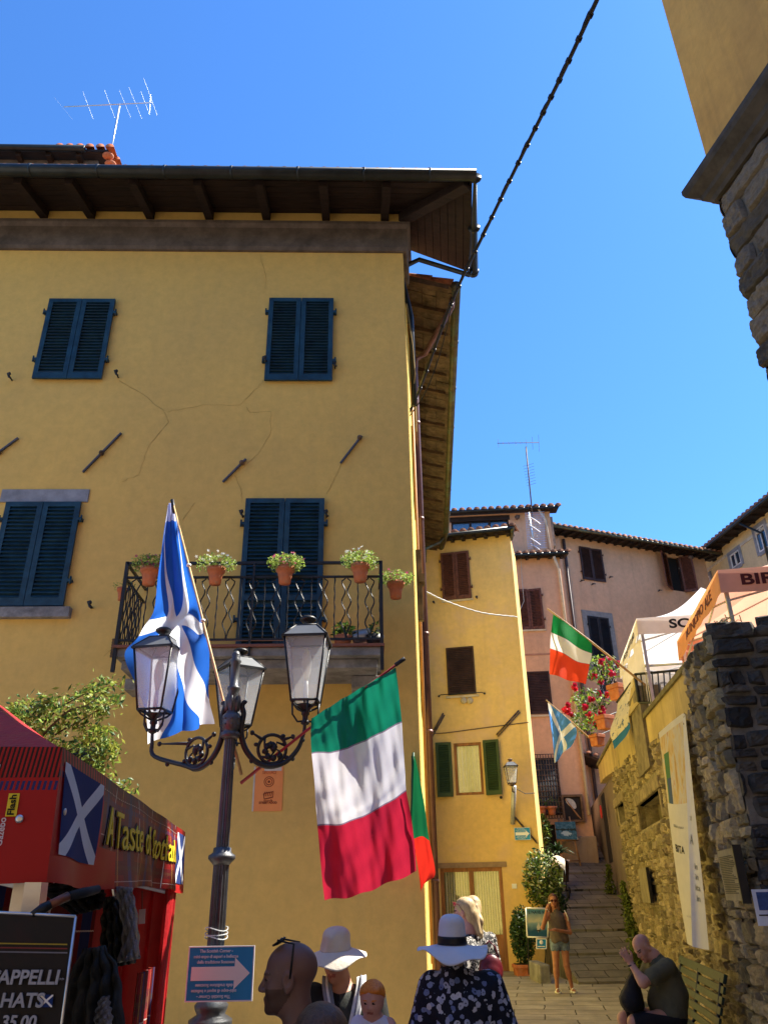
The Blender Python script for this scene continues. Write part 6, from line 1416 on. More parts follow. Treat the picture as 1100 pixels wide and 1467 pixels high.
for k in range(60):
    a=random.uniform(0,2*PI); e=random.uniform(.3,1.3); L=random.uniform(.4,.8); pts=[c+Vector((math.cos(a)*L*q*math.cos(e),math.sin(a)*L*q*math.cos(e)*.6,L*(q*math.sin(e)-.5*q*q)-.1)) for q in (0,.33,.66,1)]
    sd=Vector((-math.sin(a),math.cos(a),0))*.035; 
    for i in range(3): w0,w1=(.5,1,.8,.1)[i],(.5,1,.8,.1)[i+1]; mb.add([pts[i]-sd*w0,pts[i]+sd*w0,pts[i+1]+sd*w1,pts[i+1]-sd*w1],[(0,1,2,3)])
mb.build('foliage',LEAFD,t); mb=MB(Matrix.Translation(c-Vector((0,0,.8)))); mb.lathe([(.18,0),(.24,.5),(.27,.55),(.22,.55),(0,.5)],n=18); mb.build('pot',mat('dark_pot',(.10,.06,.05),.8),t)
for (u,v,lab) in ((776,1160,'left'),(790,1160,'right')):
    p=P(u,v,25.2); flowerpot(p-Vector((0,0,.15)),.16,.24,'small leafy pot behind the iron grille, %s one of the pair'%lab,None,grp='pots behind the window grille',n=90,leafm=(LEAFD,LEAF))
q=P(779,1190,25.0); bush('pale green trailing plant below the barred window',q,(.22,.18,.5),260,.07,(LEAF2,LEAF))
q=P(777,1262,21.9); 
c=Vector(P(777,1260,20.7)); bush('large variegated shrub with pale glittering leaves at the corner of the ochre house',c,(.52,.42,.72),2000,.055,(LEAFV,LEAF,LEAF2,LEAFD),cat='shrub')
c=Vector(P(790,1295,21.2)); bush('dark leafy shrub below the pale one beside the steps',c,(.40,.35,.6),1100,.06,(LEAFD,LEAF),cat='shrub')
c=Vector(P(748,1340,20.2)); c.x=P(748,1340,20.2).x; bush('dense dark conical bush in a square terracotta pot beside the shopfront',c,(.30,.28,.62),2300,.05,(LEAFD,LEAFD,LEAF),pot=(.42,.32),cat='shrub',up=1.)
# stroller
p=PR(797,1287); st=thing('stroller','folding baby stroller with green seat and cream hood parked on the steps','stroller',tuple(p)); SYY=p.y; sc=(SYY)/1117/ .93
def Q(u,v,dy=0): return P(u,v,SYY+dy)
mb=MB(); mb.grid(net([[(786,1231,SYY+.2),(797,1226,SYY+.2),(808,1231,SYY+.2)],[(785,1237,SYY-.1),(797,1231,SYY-.15),(809,1238,SYY-.1)],[(786,1247,SYY-.15),(797,1240,SYY-.25),(808,1248,SYY-.15)]]),12,10); mb.build('hood',mat('cream_hood',(.50,.44,.34),.8),st,solid=.02)
mb=MB(); mb.grid(net([[(788,1240,SYY+.1),(797,1239,SYY+.15),(806,1240,SYY+.1)],[(789,1257,SYY+.02),(797,1258,SYY+.07),(806,1257,SYY+.02)],[(793,1266,SYY-.25),(800,1267,SYY-.25),(807,1266,SYY-.25)],[(797,1273,SYY-.3),(801,1275,SYY-.3),(807,1272,SYY-.3)]]),10,16); mb.build('seat',mat('green_seat_fabric',(.16,.21,.07),.8),st,solid=.03)
mb=MB()
for a in (((787,1238),(800,1278)),((808,1240),(812,1283)),((805,1262),(797,1287)),((788,1245),(787,1232)),((795,1272),(814,1276))): mb.tube([Q(*a[0]),Q(*a[1],-.1)],.016,6)
mb.build('frame',BLK,st)
for (u,v,dy) in ((798,1284,-.2),(814,1284,-.2),(800,1278,.25),(815,1277,.25)):
    mb=MB(); mb.lathe([(.035,-.02),(.085,-.022),(.09,0),(.085,.022),(.035,.02)],Q(u,v,dy)+Vector((0,0,.03)),n=14,R=Matrix.Rotation(PI/2,3,'Y')); mb.build('wheel',BLK,st)
# sailboat poster on a stand & little sign
Yp=18.6
def sail(u,v,nt,co):
    n=tex(nt,'Noise',co,4,5,.6); c=ramp(nt,X(nt,v.k)+(X(nt,n.outputs[0])-.5)*.3,[(.1,(.10,.26,.34)),(.45,(.50,.50,.36)),(.55,(.20,.32,.34)),(.8,(.02,.09,.16))])
    c=mixc(nt,((u-.52).abs()*1.5+(v-.66).abs()*.8).lt(.14),c,(.55,.52,.45)); c=mixc(nt,((u-.55).abs()*.5+(v-.78).abs()*2.).lt(.07),c,(.04,.03,.02)); return c
t=thing('poster_stand','poster of a sailing boat on a thin stand beside the woman by the steps','poster',tuple(PZ(768,1395,.25)))
q=[P(755,1342,Yp),P(784,1343,Yp),P(786,1302,Yp+.05),P(753,1301,Yp+.05)]
mb=MB(); mb.quad(*q,uv=((0,1),(1,1),(1,0),(0,0))); mb.build('print',pat('sailing_print',sail),t,solid=.02); mb=MB()
for i in range(4): mb.tube([q[i],q[(i+1)%4]],.018,6)
mb.build('border',WHP,t); mb=MB(); 
for a,b in (((756,1343),(757,1396)),((783,1343),(779,1397))): mb.tube([P(*a,Yp+.05),P(*b,Yp+.2)],.012,6)
mb.build('stand',BLK,t)
u0=P(756,1307,Yp-.03);u1=P(783,1307,Yp-.03); text('E NAVE VA',1,None,INK,t,fn=lambda p:u0.lerp(u1,.5+p.x*.20)+Vector((0,0,p.y*.20*(u1-u0).length)),bold=.02)
t=thing('info_sign','small blue square sign with white marks under the sailing poster','sign',tuple(P(775,1359,Yp-.1))); mb=MB(); q=[P(768,1359,Yp-.1),P(782,1359,Yp-.1),P(782,1345,Yp-.1),P(768,1345,Yp-.1)]; mb.slab(q,.012); mb.build('panel',BLUE,t)
mb=MB(); 
for i in range(4): mb.tube([q[i]+Vector((0,-.015,0)),q[(i+1)%4]+Vector((0,-.015,0))],.012,4)
mb.ell(P(775,1350,Yp-.12),(.04,.012,.04)); mb.tube([P(770,1356,Yp-.13),P(780,1356,Yp-.13)],.012,4); mb.build('marks',SWH,t)
# rough stone kerb block by the steps
mb=MB(); p=P(774,1372,18.4); mb.box((p.x+.05,18.9,.35),(.22,1.2,.40)); tag(mb.build('kerb_block',CONC,bevel=.03),'low plastered block between the potted bush and the steps','block')
# ================================================================ SHRUB BEHIND THE RED STALL
sh=thing('tree','loose light green tree reaching above the red stall roof','tree',(P(40,1200,7.2).x,7.2,zg(7)))
base=Vector((P(40,1200,7.2).x,7.2,0)); br=[((20,1120),(60,1040),(110,1000),(172,978)),((20,1120),(70,1060),(120,1030),(160,1005)),((25,1120),(80,1085),(130,1060),(152,1050)),((20,1120),(30,1060),(50,1020),(70,1005)),((25,1130),(90,1100),(140,1085),(160,1068)),((15,1120),(15,1060),(20,1030),(30,1015)),((40,1140),(100,1110),(130,1105),(150,1110)),((120,1150),(150,1140),(165,1130),(180,1134)),((10,1110),(90,1025),(125,1010),(150,990))]
mb=MB(); lf=MB(); tips=[]
mb.tube([base,base+Vector((0,0,1.6)),P(20,1130,7.2)],[.06,.05,.035],8); mb.build('trunk',MC['bark'] if 'bark' in MC else mat('bark',(.09,.06,.04),.9),sh)
for i,b in enumerate(br):
    Yb=7.2+random.uniform(-.35,.35); f=net([[P(*q,7.2+(Yb-7.2)*k/3),P(*q,7.2+(Yb-7.2)*k/3)+Vector((.001,0,0))] for k,q in enumerate(b)]); m2=MB(); m2.tube([f(0,j/12) for j in range(13)],[.014*(1-j/14) for j in range(13)],5); m2.build('branch',MC['bark'],sh)
    def shp(f=f):
        k=random.random()**.8; s_=.10*(1-k*.7)+.02; return f(0,round(k*60)/60)+Vector((random.gauss(0,s_),random.gauss(0,s_*1.2),random.gauss(0,s_*.8)))
    leaves(lf,None,None,430 if i<6 else 170,.032,shape=shp,mats=3)
lf.build('crown',[LEAF2,LEAF,mat('leaf_yellow',(.30,.34,.06),.5,bmp=0,tr=.4)],sh)
# ================================================================ RED MARKET STALL
YK=2.45
K=P(86,1071,YK); Kf=P(263,1192,5.3); 
Kf=PZ(263,1192,K.z); e2r=Vector((Kf.x-K.x,Kf.y-K.y,0)); L2=e2r.length; e2r.normalize(); e1r=Vector((-e2r.y,e2r.x,0))   # e1r points left
vhr=K.z-P(62,1264,YK).z; print('stall',K,Kf,L2,vhr,'far vh',K.z-P(259,1274,Kf.y).z)
def ovr(u,v,nt,co):   # long side: red cloth with a tartan print behind the lettering
    tn=tartan_fn(7.,(.20,.008,.010))(u,v*.35,nt,co); c=mixc(nt,(u.gt(.19))*(u.lt(.86)),(.44,.008,.012),tn); c=mixc(nt,(v.lt(.36))*(u.lt(.30)),c,(.44,.008,.012))
    st=((u*90+v*4.).fr()).lt(.45); c=mixc(nt,v.gt(.86)*st,c,(.03,.004,.006)); c=mixc(nt,((v-.80).abs().lt(.025))*((u*90+v*4).fr().lt(.5)),c,(.03,.03,.12)); return c
def ofr(u,v,nt,co):
    st=((u*230+v*4.).fr()).lt(.5); c=mixc(nt,(v.gt(.76))*st,(.44,.008,.012),(.02,.006,.01)); return mixc(nt,((v-.70).abs().lt(.035))*((u*200+v*4).fr().lt(.55)),c,(.02,.025,.14))
VR=pat('printed_red_valance',ovr,tr=.14,rough=.45); VF=pat('red_front_valance',ofr,tr=.14,rough=.45)
tR,fRr,cR=canopy('market_stall','red pop-up market stall with tartan trim and yellow lettering in the left foreground',K,e1r,e2r,3.0,L2,K.z,vhr,1.0,(REDF,VF,VR),leg=K.z-zg(3),amp=.028,legs=(0,1,3,2),wave=8,sag=.05,cat='market stall')
YLT=mat('yellow_letter',(.72,.56,.03),.5,var=.03,bmp=0)
sz=.33
text('A Taste  of  Scotland',1,None,BLK,tR,name='lettering_outline',fn=onv(fRr[1],.505,.55,1,.52,1,.004),bold=.022,fit=.605)
text('A Taste  of  Scotland',1,None,YLT,tR,fn=onv(fRr[1],.505,.55,1,.52,1,.009),bold=.0,fit=.59)
def patch(fs,s0,s1,h0,h1,m,name='printed_flag',off=.004): mb=MB(); mb.grid(lambda u,v:fs(s0+(s1-s0)*u,h0+(h1-h0)*v,off),20,14); return mb.build(name,m,tR)
patch(fRr[1],.012,.178,.20,.90,SALTP); patch(fRr[1],.87,.99,.14,.92,SALTP); patch(fRr[0],.056,.19,.26,.86,SALTP)
text('Gazebo',1,None,SWH,tR,fn=lambda p:fRr[0](.0445+p.y*.0085,.36+p.x,.005),bold=.02,fit=.205)
patch(fRr[0],.0335,.0435,.47,.64,YLT,'printed_tag',.003)
text('Flash',1,None,BLK,tR,fn=lambda p:fRr[0](.0385+p.y*.0085,.555+p.x,.006),bold=.03,fit=.15)
mb=MB(); 
for s_,h_ in ((.030,.45),): q=fRr[0](s_,h_,.004); mb.lathe([(.005,0),(.011,0),(.0115,.003),(.005,.004)],q,n=16,R=Matrix.Rotation(PI/2,3,'X'))
q=fRr[1](.02,.52,.004); mb.lathe([(.005,0),(.010,0),(.010,.003),(.005,.004)],q,n=16,R=Matrix.Rotation(PI/2,3,'Y')); mb.build('eyelet',ALU,tR)
# roof saltire print, back corner fabric post, inner tartan walls
c3=[c+Vector((0,0,K.z)) for c in cR]; top=cR[0]+e1r*1.5+e2r*(L2/2)+Vector((0,0,K.z+1.0))
mb=MB(); mb.grid(lambda u,v:c3[0].lerp(c3[1],.10+.5*u).lerp(top,.22+.4*v)+Vector((0,0,.025-.05*.9*math.sin(PI*(.22+.4*v))-.05*math.sin(PI*(.1+.5*u))*(1-.22-.4*v))),16,12); mb.build('printed_flag',SALTP,tR)
pz=lambda a,b,z:K*1+e1r*a+e2r*b+Vector((0,0,z-K.z))
def wallc(a0,b0,a1,b1,z0,z1,m,name='side_cloth',amp=.02,n=24): mb=MB(); q0,q1=pz(a0,b0,z0),pz(a1,b1,z0); mb.grid(lambda u,v:q0.lerp(q1,u)+Vector((amp*math.sin(u*22),amp*math.sin(u*17+1),(z1-z0)*v)),n,6); return mb.build(name,m,tR)
wallc(0.02,L2-.38,.02,L2-.02,zg(5),K.z-vhr+.05,REDF,'corner_cloth'); wallc(0.02,L2-.03,.5,L2-.03,zg(5),K.z-vhr+.05,REDF,'corner_cloth')
wallc(.3,L2-.05,3.0,L2-.05,zg(5),K.z-vhr+.1,TART,'back_wall'); wallc(2.95,.1,2.95,L2-.1,zg(3),K.z-vhr+.1,TARTD,'side_wall')
wallc(.05,L2-1.0,.05,L2-.45,zg(4),zg(4)+1.45,TART,'corner_cloth')
mb=MB(); q=[pz(a,b,K.z-.01) for a,b in ((0.1,0.1),(2.9,.1),(2.9,L2-.1),(.1,L2-.1))]
# price board
Y0=2.15; t=thing('price_board','black price board in a thin silver frame hanging in the red stall','sign',tuple(P(50,1467,Y0)))
bq=[P(-60,1620,Y0),P(68,1625,Y0),P(109,1313,Y0),P(-60,1304,Y0)]
mb=MB(); mb.slab(bq,-.012); mb.build('panel',mat('black_board',(.006,.004,.005),.6,var=.3,bmp=0,col2=(.035,.004,.006),c2s=2),t)
mb=MB(); 
for i in range(4): mb.tube([bq[i],bq[(i+1)%4]],.0035,6)
mb.build('frame',ALU,t)
bx=(P(100,1400,Y0)-P(0,1400,Y0)); ox=lambda u,v,s,shear=0: (lambda p:P(u,v,Y0-.008)+bx*(p.x*s)+Vector((0,-p.z,p.y*s*bx.length*.98)))
SILV=mat('silver_letter',(.30,.31,.36),.5,bmp=0)
text('APPELLI',1,None,SILV,t,fn=ox(-2,1401,.255),bold=.025,align='LEFT',shear=.08); text('C',1,None,SILV,t,fn=ox(-18,1401,.255),bold=.025,align='LEFT',shear=.08)
text('HATS',1,None,SILV,t,fn=ox(1,1434,.25),bold=.025,align='LEFT',shear=.08); text('35.00',1,None,SILV,t,fn=ox(2,1465,.22),bold=.025,align='LEFT',shear=.1)
text('>>>',1,None,SILV,t,fn=ox(82,1403,.06),align='LEFT')
p0,p1=P(56,1425,Y0-.007),P(77,1443,Y0-.007); mb=MB(); mb.quad(P(56,1443,Y0-.007),P(75,1443,Y0-.007),P(77,1425,Y0-.007),P(58,1425,Y0-.007)); mb.build('printed_flag',SALTP,t)
for v_,cl in ((1350,(.30,.22,.02)),(1356,(.16,.02,.02)),(1362,(.14,.14,.18))):
    mb=MB(); mb.quad(P(-60,v_+1.6,Y0-.004),P(97,v_+4,Y0-.004),P(97,v_+2,Y0-.004),P(-60,v_-.4,Y0-.004)); mb.build('tartan_line',mat('board_line%d'%v_,cl,.5,bmp=0),t)
# bracket, umbrella handle, garments, plastic bags
mb=MB(); q=[P(30,1309,2.3),P(55,1309,2.3),P(60,1264,2.3),P(36,1264,2.3)]; mb.slab(q,-.05); mb.build('leg_bracket',ALU,tR)
t=thing('umbrella','furled dark umbrella with a brown handle lying across the stall frame','umbrella',tuple(P(75,1295,2.2)))
mb=MB(); mb.tube([P(46,1311,2.15),P(62,1302,2.17),P(72,1296,2.18)],[.008,.013,.011],10); mb.build('grip_strap',BLK,t); mb=MB(); mb.tube([P(70,1297,2.18),P(98,1284,2.22)],[.0105,.0115],12); mb.build('handle',mat('umbrella_wood',(.17,.06,.035),.4),t); mb=MB(); mb.tube([P(97,1284.5,2.22),P(120,1279,2.30),P(140,1274,2.38)],[.010,.013,.011],10); mb.build('canopy',mat('dark_cloth',(.012,.014,.018),.8),t)
def garment(label,pts,Y,m,thick=.07,name='hanging_jacket',cat='clothing'):
    t=thing(name,label,cat,tuple(P(pts[0][0][0],pts[0][0][1],Y))); mb=MB()
    f=net([[(a[0],a[1],Y),((a[0]+b[0])/2,(a[1]+b[1])/2,Y-thick),(b[0],b[1],Y)] for a,b in pts],fold=lambda u,v:(0,.02*math.sin(u*30+v*4)+.012*math.sin(v*25+u*9),0)); mb.grid(f,26,36); mb.build('cloth',m,t,solid=.01); return t
GRC=mat('olive_waxed_cloth',(.014,.015,.011),.55,var=.4,vs=8,bmp=.5,bs=12,dist=.03); GRC2=mat('charcoal_tweed',(.018,.019,.018),.8,var=.4,vs=12,bmp=.4,bs=30)
t=garment('dark olive jacket hanging in the red stall beside the plastic bag',[((152,1286),(172,1284)),((146,1310),(184,1306)),((146,1345),(190,1342)),((150,1388),(192,1380))],3.6,GRC)
mb=MB(); mb.tube([P(162,1270,3.6),P(164,1284,3.6)],.006,5); mb.build('hanger',ALU,t)
garment('charcoal tweed jacket hanging low behind the price board',[((120,1360),(150,1355)),((100,1395),(168,1385)),((92,1430),(172,1420)),((85,1490),(175,1480)),((85,1600),(178,1600))],3.3,GRC2,name='hanging_jacket')
garment('black bag hanging at the back of the stall above the jackets',[((64,1266),(150,1266)),((70,1285),(150,1282)),((110,1310),(150,1300))],3.8,mat('black_cloth',(.012,.012,.013),.8),name='shoulder_bag')
m,nt,b=new('crumpled_plastic'); b.inputs['Base Color'].default_value=(.25,.25,.27,1); b.inputs['Roughness'].default_value=.15; tcx=nt.nodes.new('ShaderNodeTexCoord'); bump(nt,b,tex(nt,'Noise',tcx.outputs['Object'],30,6,.7,2.).outputs[0],1.,.03); PLA=m
garment('crumpled clear plastic bag hanging in the red stall',[((165,1270),(190,1272)),((172,1300),(194,1298)),((178,1340),(196,1338)),((172,1378),(198,1374))],3.5,PLA,.04,name='plastic_bag',cat='bag')
garment('bunched grey plastic hanging low in the stall',[((146,1430),(155,1428)),((140,1450),(157,1448)),((138,1475),(158,1475))],3.2,PLA,.04,name='plastic_bag',cat='bag')
t=thing('price_tag','small pale tag hanging near the corner of the red stall','label',tuple(P(203,1312,4.6))); mb=MB(); mb.slab([P(199,1324,4.6),P(208,1323,4.6),P(209,1302,4.6),P(200,1303,4.6)],.006); mb.build('card',mat('pink_card',(.40,.28,.28),.6),t); mb=MB(); mb.tube([P(204,1303,4.6),P(204,1276,4.6)],.003,4); mb.build('string',BLK,t)
# bag and easel panel leaning below banner etc.
# ================================================================ PEOPLE
def prim_d(p,X,Y,Z):
    if p[0]=='c':
        a,b,ra,rb=np.array(p[1]),np.array(p[2]),p[3],p[4]; ab=b-a; L=max(ab@ab,1e-9)
        t=np.clip(((X-a[0])*ab[0]+(Y-a[1])*ab[1]+(Z-a[2])*ab[2])/L,0,1)
        return np.sqrt((X-a[0]-t*ab[0])**2+(Y-a[1]-t*ab[1])**2+(Z-a[2]-t*ab[2])**2)-(ra+(rb-ra)*t)
    c,r,R=np.array(p[1]),p[2],p[3]; x,y,z=X-c[0],Y-c[1],Z-c[2]
    if R is not None: x,y,z=[x*R[0][i]+y*R[1][i]+z*R[2][i] for i in range(3)]
    k0=np.sqrt((x/r[0])**2+(y/r[1])**2+(z/r[2])**2); k1=np.sqrt((x/r[0]**2)**2+(y/r[1]**2)**2+(z/r[2]**2)**2)+1e-9
    return k0*(k0-1)/k1
def pb(p):
    if p[0]=='c': a,b=np.array(p[1]),np.array(p[2]); r=max(p[3],p[4]); return np.minimum(a,b)-r,np.maximum(a,b)+r
    m=max(p[2]); return np.array(p[1])-m,np.array(p[1])+m
def blob(prims,h,inflate=0,cut=None,lo=None,hi=None,noise=0):
    """prims: (kind,...,k,[sub]); returns verts, quads of the smooth union"""
    B=[pb(p) for p in prims if not p[-1]=='sub']; l=np.min([b[0] for b in B],0)-inflate-3*h; u=np.max([b[1] for b in B],0)+inflate+3*h
    if lo is not None: l=np.maximum(l,lo)
    if hi is not None: u=np.minimum(u,hi)
    n=np.ceil((u-l)/h).astype(int)+1; ax=[l[i]+np.arange(n[i])*h for i in range(3)]; F_=np.full(n,.25,np.float32)
    for p in prims:
        sub=p[-1]=='sub'; k=p[-2] if sub else p[-1]; a,b=pb(p); mg=k+inflate+.03
        i0=np.clip(((a-mg-l)/h).astype(int),0,n-1); i1=np.clip(((b+mg-l)/h).astype(int)+2,1,n)
        if (i1<=i0).any(): continue
        sl_=tuple(slice(i0[i],i1[i]) for i in range(3)); X,Y,Z=np.meshgrid(*[ax[i][sl_[i]] for i in range(3)],indexing='ij',sparse=True)
        d=prim_d(p,X,Y,Z); f=F_[sl_]
        if sub: 
            d=-d; q=np.clip(.5-.5*(d-f)/k,0,1) if k>0 else (d<f)*1.; F_[sl_]=d*(1-q)+f*q+k*q*(1-q) if k>0 else np.maximum(f,d)
        else:
            q=np.clip(.5+.5*(f-d)/k,0,1); F_[sl_]=f*(1-q)+d*q-k*q*(1-q)
    F_-=inflate
    X,Y,Z=np.meshgrid(*ax,indexing='ij',sparse=True)
    if noise: F_+=noise*(np.sin(X*55+Z*38)*np.sin(Y*47-Z*21)+.5*np.sin(X*110+Y*90)*np.sin(Z*95))
    if cut is not None: F_=np.maximum(F_,cut(X,Y,Z))
    F_[0]=F_[-1]=np.maximum(F_[0],.01); F_[:,0]=np.maximum(F_[:,0],.01); F_[:,-1]=np.maximum(F_[:,-1],.01); F_[:,:,0]=np.maximum(F_[:,:,0],.01); F_[:,:,-1]=np.maximum(F_[:,:,-1],.01)
    I=F_<0; c=[(i,j,k) for i in (0,1) for j in (0,1) for k in (0,1)]; m=np.array(F_.shape)-1
    cnt=sum(I[i:m[0]+i,j:m[1]+j,k:m[2]+k].astype(np.int8) for i,j,k in c); act=(cnt>0)&(cnt<8); idx=np.full(act.shape,-1,int); A=np.argwhere(act); idx[act]=np.arange(len(A))
    pos=np.zeros((len(A),3)); w=np.zeros(len(A))
    for a in range(8):
        for b in range(a+1,8):
            ca,cb=np.array(c[a]),np.array(c[b])
            if np.abs(ca-cb).sum()!=1: continue
            fa=F_[tuple((A+ca).T)]; fb=F_[tuple((A+cb).T)]; s=(fa<0)!=(fb<0); t=np.where(s,fa/(fa-fb+1e-12*(~s)),0) if True else 0
            t=np.nan_to_num(t); pos[s]+=(A+ca)[s]+t[s,None]*(cb-ca); w[s]+=1
    V=l+h*(pos/np.maximum(w,1)[:,None]); Q=[]
    for d in range(3):
        e=[0,0,0]; e[d]=1; s0_=I[:m[0],:m[1],:m[2]] if False else None
        a=I[tuple(slice(0,-1) if i==d else slice(1,-1) for i in range(3))]; b=I[tuple(slice(1,None) if i==d else slice(1,-1) for i in range(3))]
        E_=np.argwhere(a!=b); fl=a[tuple(E_.T)]; o=[i for i in range(3) if i!=d]; base=E_.copy(); base[:,o[0]]+=1; base[:,o[1]]+=1
        def cell(x,y): q=base.copy(); q[:,o[0]]-=x; q[:,o[1]]-=y; return idx[tuple(q.T)]
        q=np.stack([cell(1,1),cell(0,1),cell(0,0),cell(1,0)],1)
        if d==1: fl=~fl
        q[~fl]=q[~fl][:,::-1]; Q.append(q)
    Q=np.concatenate(Q); return V,Q[(Q>=0).all(1)]
def bmesh_obj(name,parts,mats,parent,mf=None):
    me=bpy.data.meshes.new(name); V=[];Qs=[];n=0
    for v,q in parts: V.append(v); Qs.append(q+n); n+=len(v)
    V=np.concatenate(V); Q=np.concatenate(Qs); inv=np.array(WL[parent.name].inverted()); L=V@inv[:3,:3].T+inv[:3,3]
    me.vertices.add(len(V)); me.vertices.foreach_set('co',L.ravel()); me.loops.add(len(Q)*4); me.loops.foreach_set('vertex_index',Q.ravel()); me.polygons.add(len(Q)); me.polygons.foreach_set('loop_start',np.arange(len(Q))*4); me.polygons.foreach_set('loop_total',np.full(len(Q),4))
    for m_ in mats: me.materials.append(m_)
    if mf: me.polygons.foreach_set('material_index',mf(V[Q].mean(1)).astype(int))
    me.polygons.foreach_set('use_smooth',np.ones(len(Q),bool)); me.update(calc_edges=True); me.validate()
    o=bpy.data.objects.new(name,me); COL.objects.link(o); o.parent=parent; WL[o.name]=WL[parent.name]; return o
def skin(name,col):
    m,nt,b=new(name); MC[name]=m; tc=nt.nodes.new('ShaderNodeTexCoord'); n=tex(nt,'Noise',tc.outputs['Object'],14,5,.6)
    nt.links.new(ramp(nt,n.outputs[0],[(.3,tuple(c*f for c,f in zip(col,(.9,.8,.78)))),(.7,tuple(min(1,c*1.08) for c in col))]),b.inputs['Base Color'])
    b.inputs['Roughness'].default_value=.5; b.inputs['Subsurface Weight'].default_value=.12; b.inputs['Subsurface Radius'].default_value=(.02,.008,.004); b.inputs['Subsurface Scale'].default_value=.4
    n2=tex(nt,'Noise',tc.outputs['Object'],220,3,.6); bump(nt,b,n2.outputs[0],.3,.002); return m
SK1=skin('fair_skin',(.50,.27,.19)); SK2=skin('tanned_skin',(.36,.16,.095)); SK3=skin('pink_skin',(.55,.30,.24)); LIP=mat('lip',(.32,.10,.08),.5,bmp=0); EYE=mat('eye',(.03,.025,.022),.2,bmp=0,spec=.6); BRW=mat('brow_hair',(.10,.06,.035),.8,bmp=0); STB=skin('stubble_skin',(.085,.048,.036))
def RM(fwd,up=(0,0,1)):
    f=Vector(fwd).normalized(); u=Vector(up); r=f.cross(u).normalized(); u=r.cross(f); return Matrix((r,f,u)).transposed()
def head(c,R,s=1,neck=True,nose=1,nk=None):
    c=Vector(c); T=lambda x,y,z:tuple(c+R@Vector((x,y,z))*s); R_=[list(r) for r in R]
    E_=lambda x,y,z,r,k,*a:('e',T(x,y,z),tuple(q*s for q in r),R_,k*s)+a
    C_=lambda a,b,ra,rb,k:('c',T(*a),T(*b),ra*s,rb*s,k*s)
    L=[E_(0,-.010,.032,(.073,.095,.083),.02),E_(0,.026,-.035,(.057,.064,.078),.03),E_(0,.040,-.083,(.044,.044,.032),.025),E_(.034,.055,-.035,(.024,.024,.026),.02),E_(-.034,.055,-.035,(.024,.024,.026),.02),
       C_((-.034,.080,.014),(.034,.080,.014),.0105,.0105,.016),C_((0,.086,.008),(0,.106,-.030),.007,.0105*nose,.010),E_(.011,.098,-.036,(.0075,.010,.007),.006),E_(-.011,.098,-.036,(.0075,.010,.007),.006),
       C_((-.017,.088,-.061),(.017,.088,-.061),.0065,.0065,.008),C_((-.014,.085,-.071),(.014,.085,-.071),.007,.007,.008),E_(0,.076,-.098,(.022,.017,.016),.018),
       E_(.031,.096,.001,(.016,.014,.010),.010,'sub'),E_(-.031,.096,.001,(.016,.014,.010),.010,'sub'),E_(.031,.074,-.001,(.0125,.0125,.0115),.003),E_(-.031,.074,-.001,(.0125,.0125,.0115),.003)]
    for q in (-1,1): L+=[('e',T(q*.074,-.006,-.010),(.009*s,.022*s,.034*s),R_,.008*s),('e',T(q*.0795,-.002,-.006),(.005*s,.011*s,.018*s),R_,.004*s,'sub'),('e',T(q*.073,.0,-.040),(.008*s,.010*s,.010*s),R_,.006*s)]
    if neck: L.append(('c',T(0,-.022,-.06),tuple(nk) if nk is not None else T(0,-.035,-.175),.053*s,.058*s,.03))
    def mf(Cn,beard=0,lipm=2,eyem=1,browm=3):
        Ri=np.array(R.transposed()); q=((Cn-np.array(c))@Ri.T)/s; m=np.zeros(len(Cn))
        if beard: m[(q[:,2]<-.030)&(q[:,1]>.0+.9*np.maximum(0,-.055-q[:,2])-.01)&(q[:,2]>-.125)&(np.abs(q[:,0])<.07)&~((np.abs(q[:,0])<.02)&(q[:,2]>-.048))]=beard
        m[(np.abs(q[:,2]+.066)<.0095)&(np.abs(q[:,0])<.023)&(q[:,1]>.075)]=lipm
        for x in (-.031,.031):
            m[((q[:,0]-x)**2/.013**2+(q[:,2]+.001)**2/.0065**2<1)&(q[:,1]>.07)]=eyem
            m[(np.abs(q[:,0]-x*1.05)<.020)&(np.abs(q[:,2]-.0185+.15*np.abs(q[:,0]-x)) <.0042)&(q[:,1]>.06)]=browm
        return m
    return L,mf,T
def hand(w,d,n,s=1,curl=.5,side=1,spread=.15):
    """w wrist, d finger direction, n palm normal (fingers curl toward n)"""
    w=Vector(w); d=Vector(d).normalized(); n=Vector(n); n=(n-d*n.dot(d)).normalized(); x=d.cross(n)*side; t=lambda a,b,c:tuple(w+(d*a+x*b+n*c)*s)
    L=[('c',t(.0,0,0),t(.035,0,0),.024*s,.024*s,.02),('e',t(.052,0,0),(.038*s,.042*s,.016*s),[list(r) for r in Matrix((d,x,n)).transposed()],.015)]
    for i,(b,ln) in enumerate(((-.030,.066),(-.010,.075),(.011,.070),(.030,.055))):
        p=Vector((.088,b,0)); a=0; q=p.copy(); an=0
        for j,(f,r0,r1) in enumerate(((.45,.0095,.0085),(.32,.0085,.0078),(.23,.0078,.0065))):
            an+=curl*(.9 if j else .6); dr=Vector((math.cos(an),spread*b/.03*math.cos(an),math.sin(an))); q2=q+dr*ln*f; L.append(('c',t(*q),t(*q2),r0*s,r1*s,.004)); q=q2
    L+=[('c',t(.02,-.034,.004),t(.055,-.058,.018),.013*s,.0105*s,.01),('c',t(.055,-.058,.018),t(.085,-.060,.034),.0105*s,.008*s,.004)]
    return L
def limb(a,b,ra,rb,k=.03,bulge=0,at=.35):
    L=[('c',tuple(a),tuple(b),ra,rb,k)]
    if bulge: m=Vector(a).lerp(Vector(b),at); m2=Vector(a).lerp(Vector(b),at+.2); L.append(('c',tuple(m),tuple(m2),bulge,bulge*.92,k))
    return L
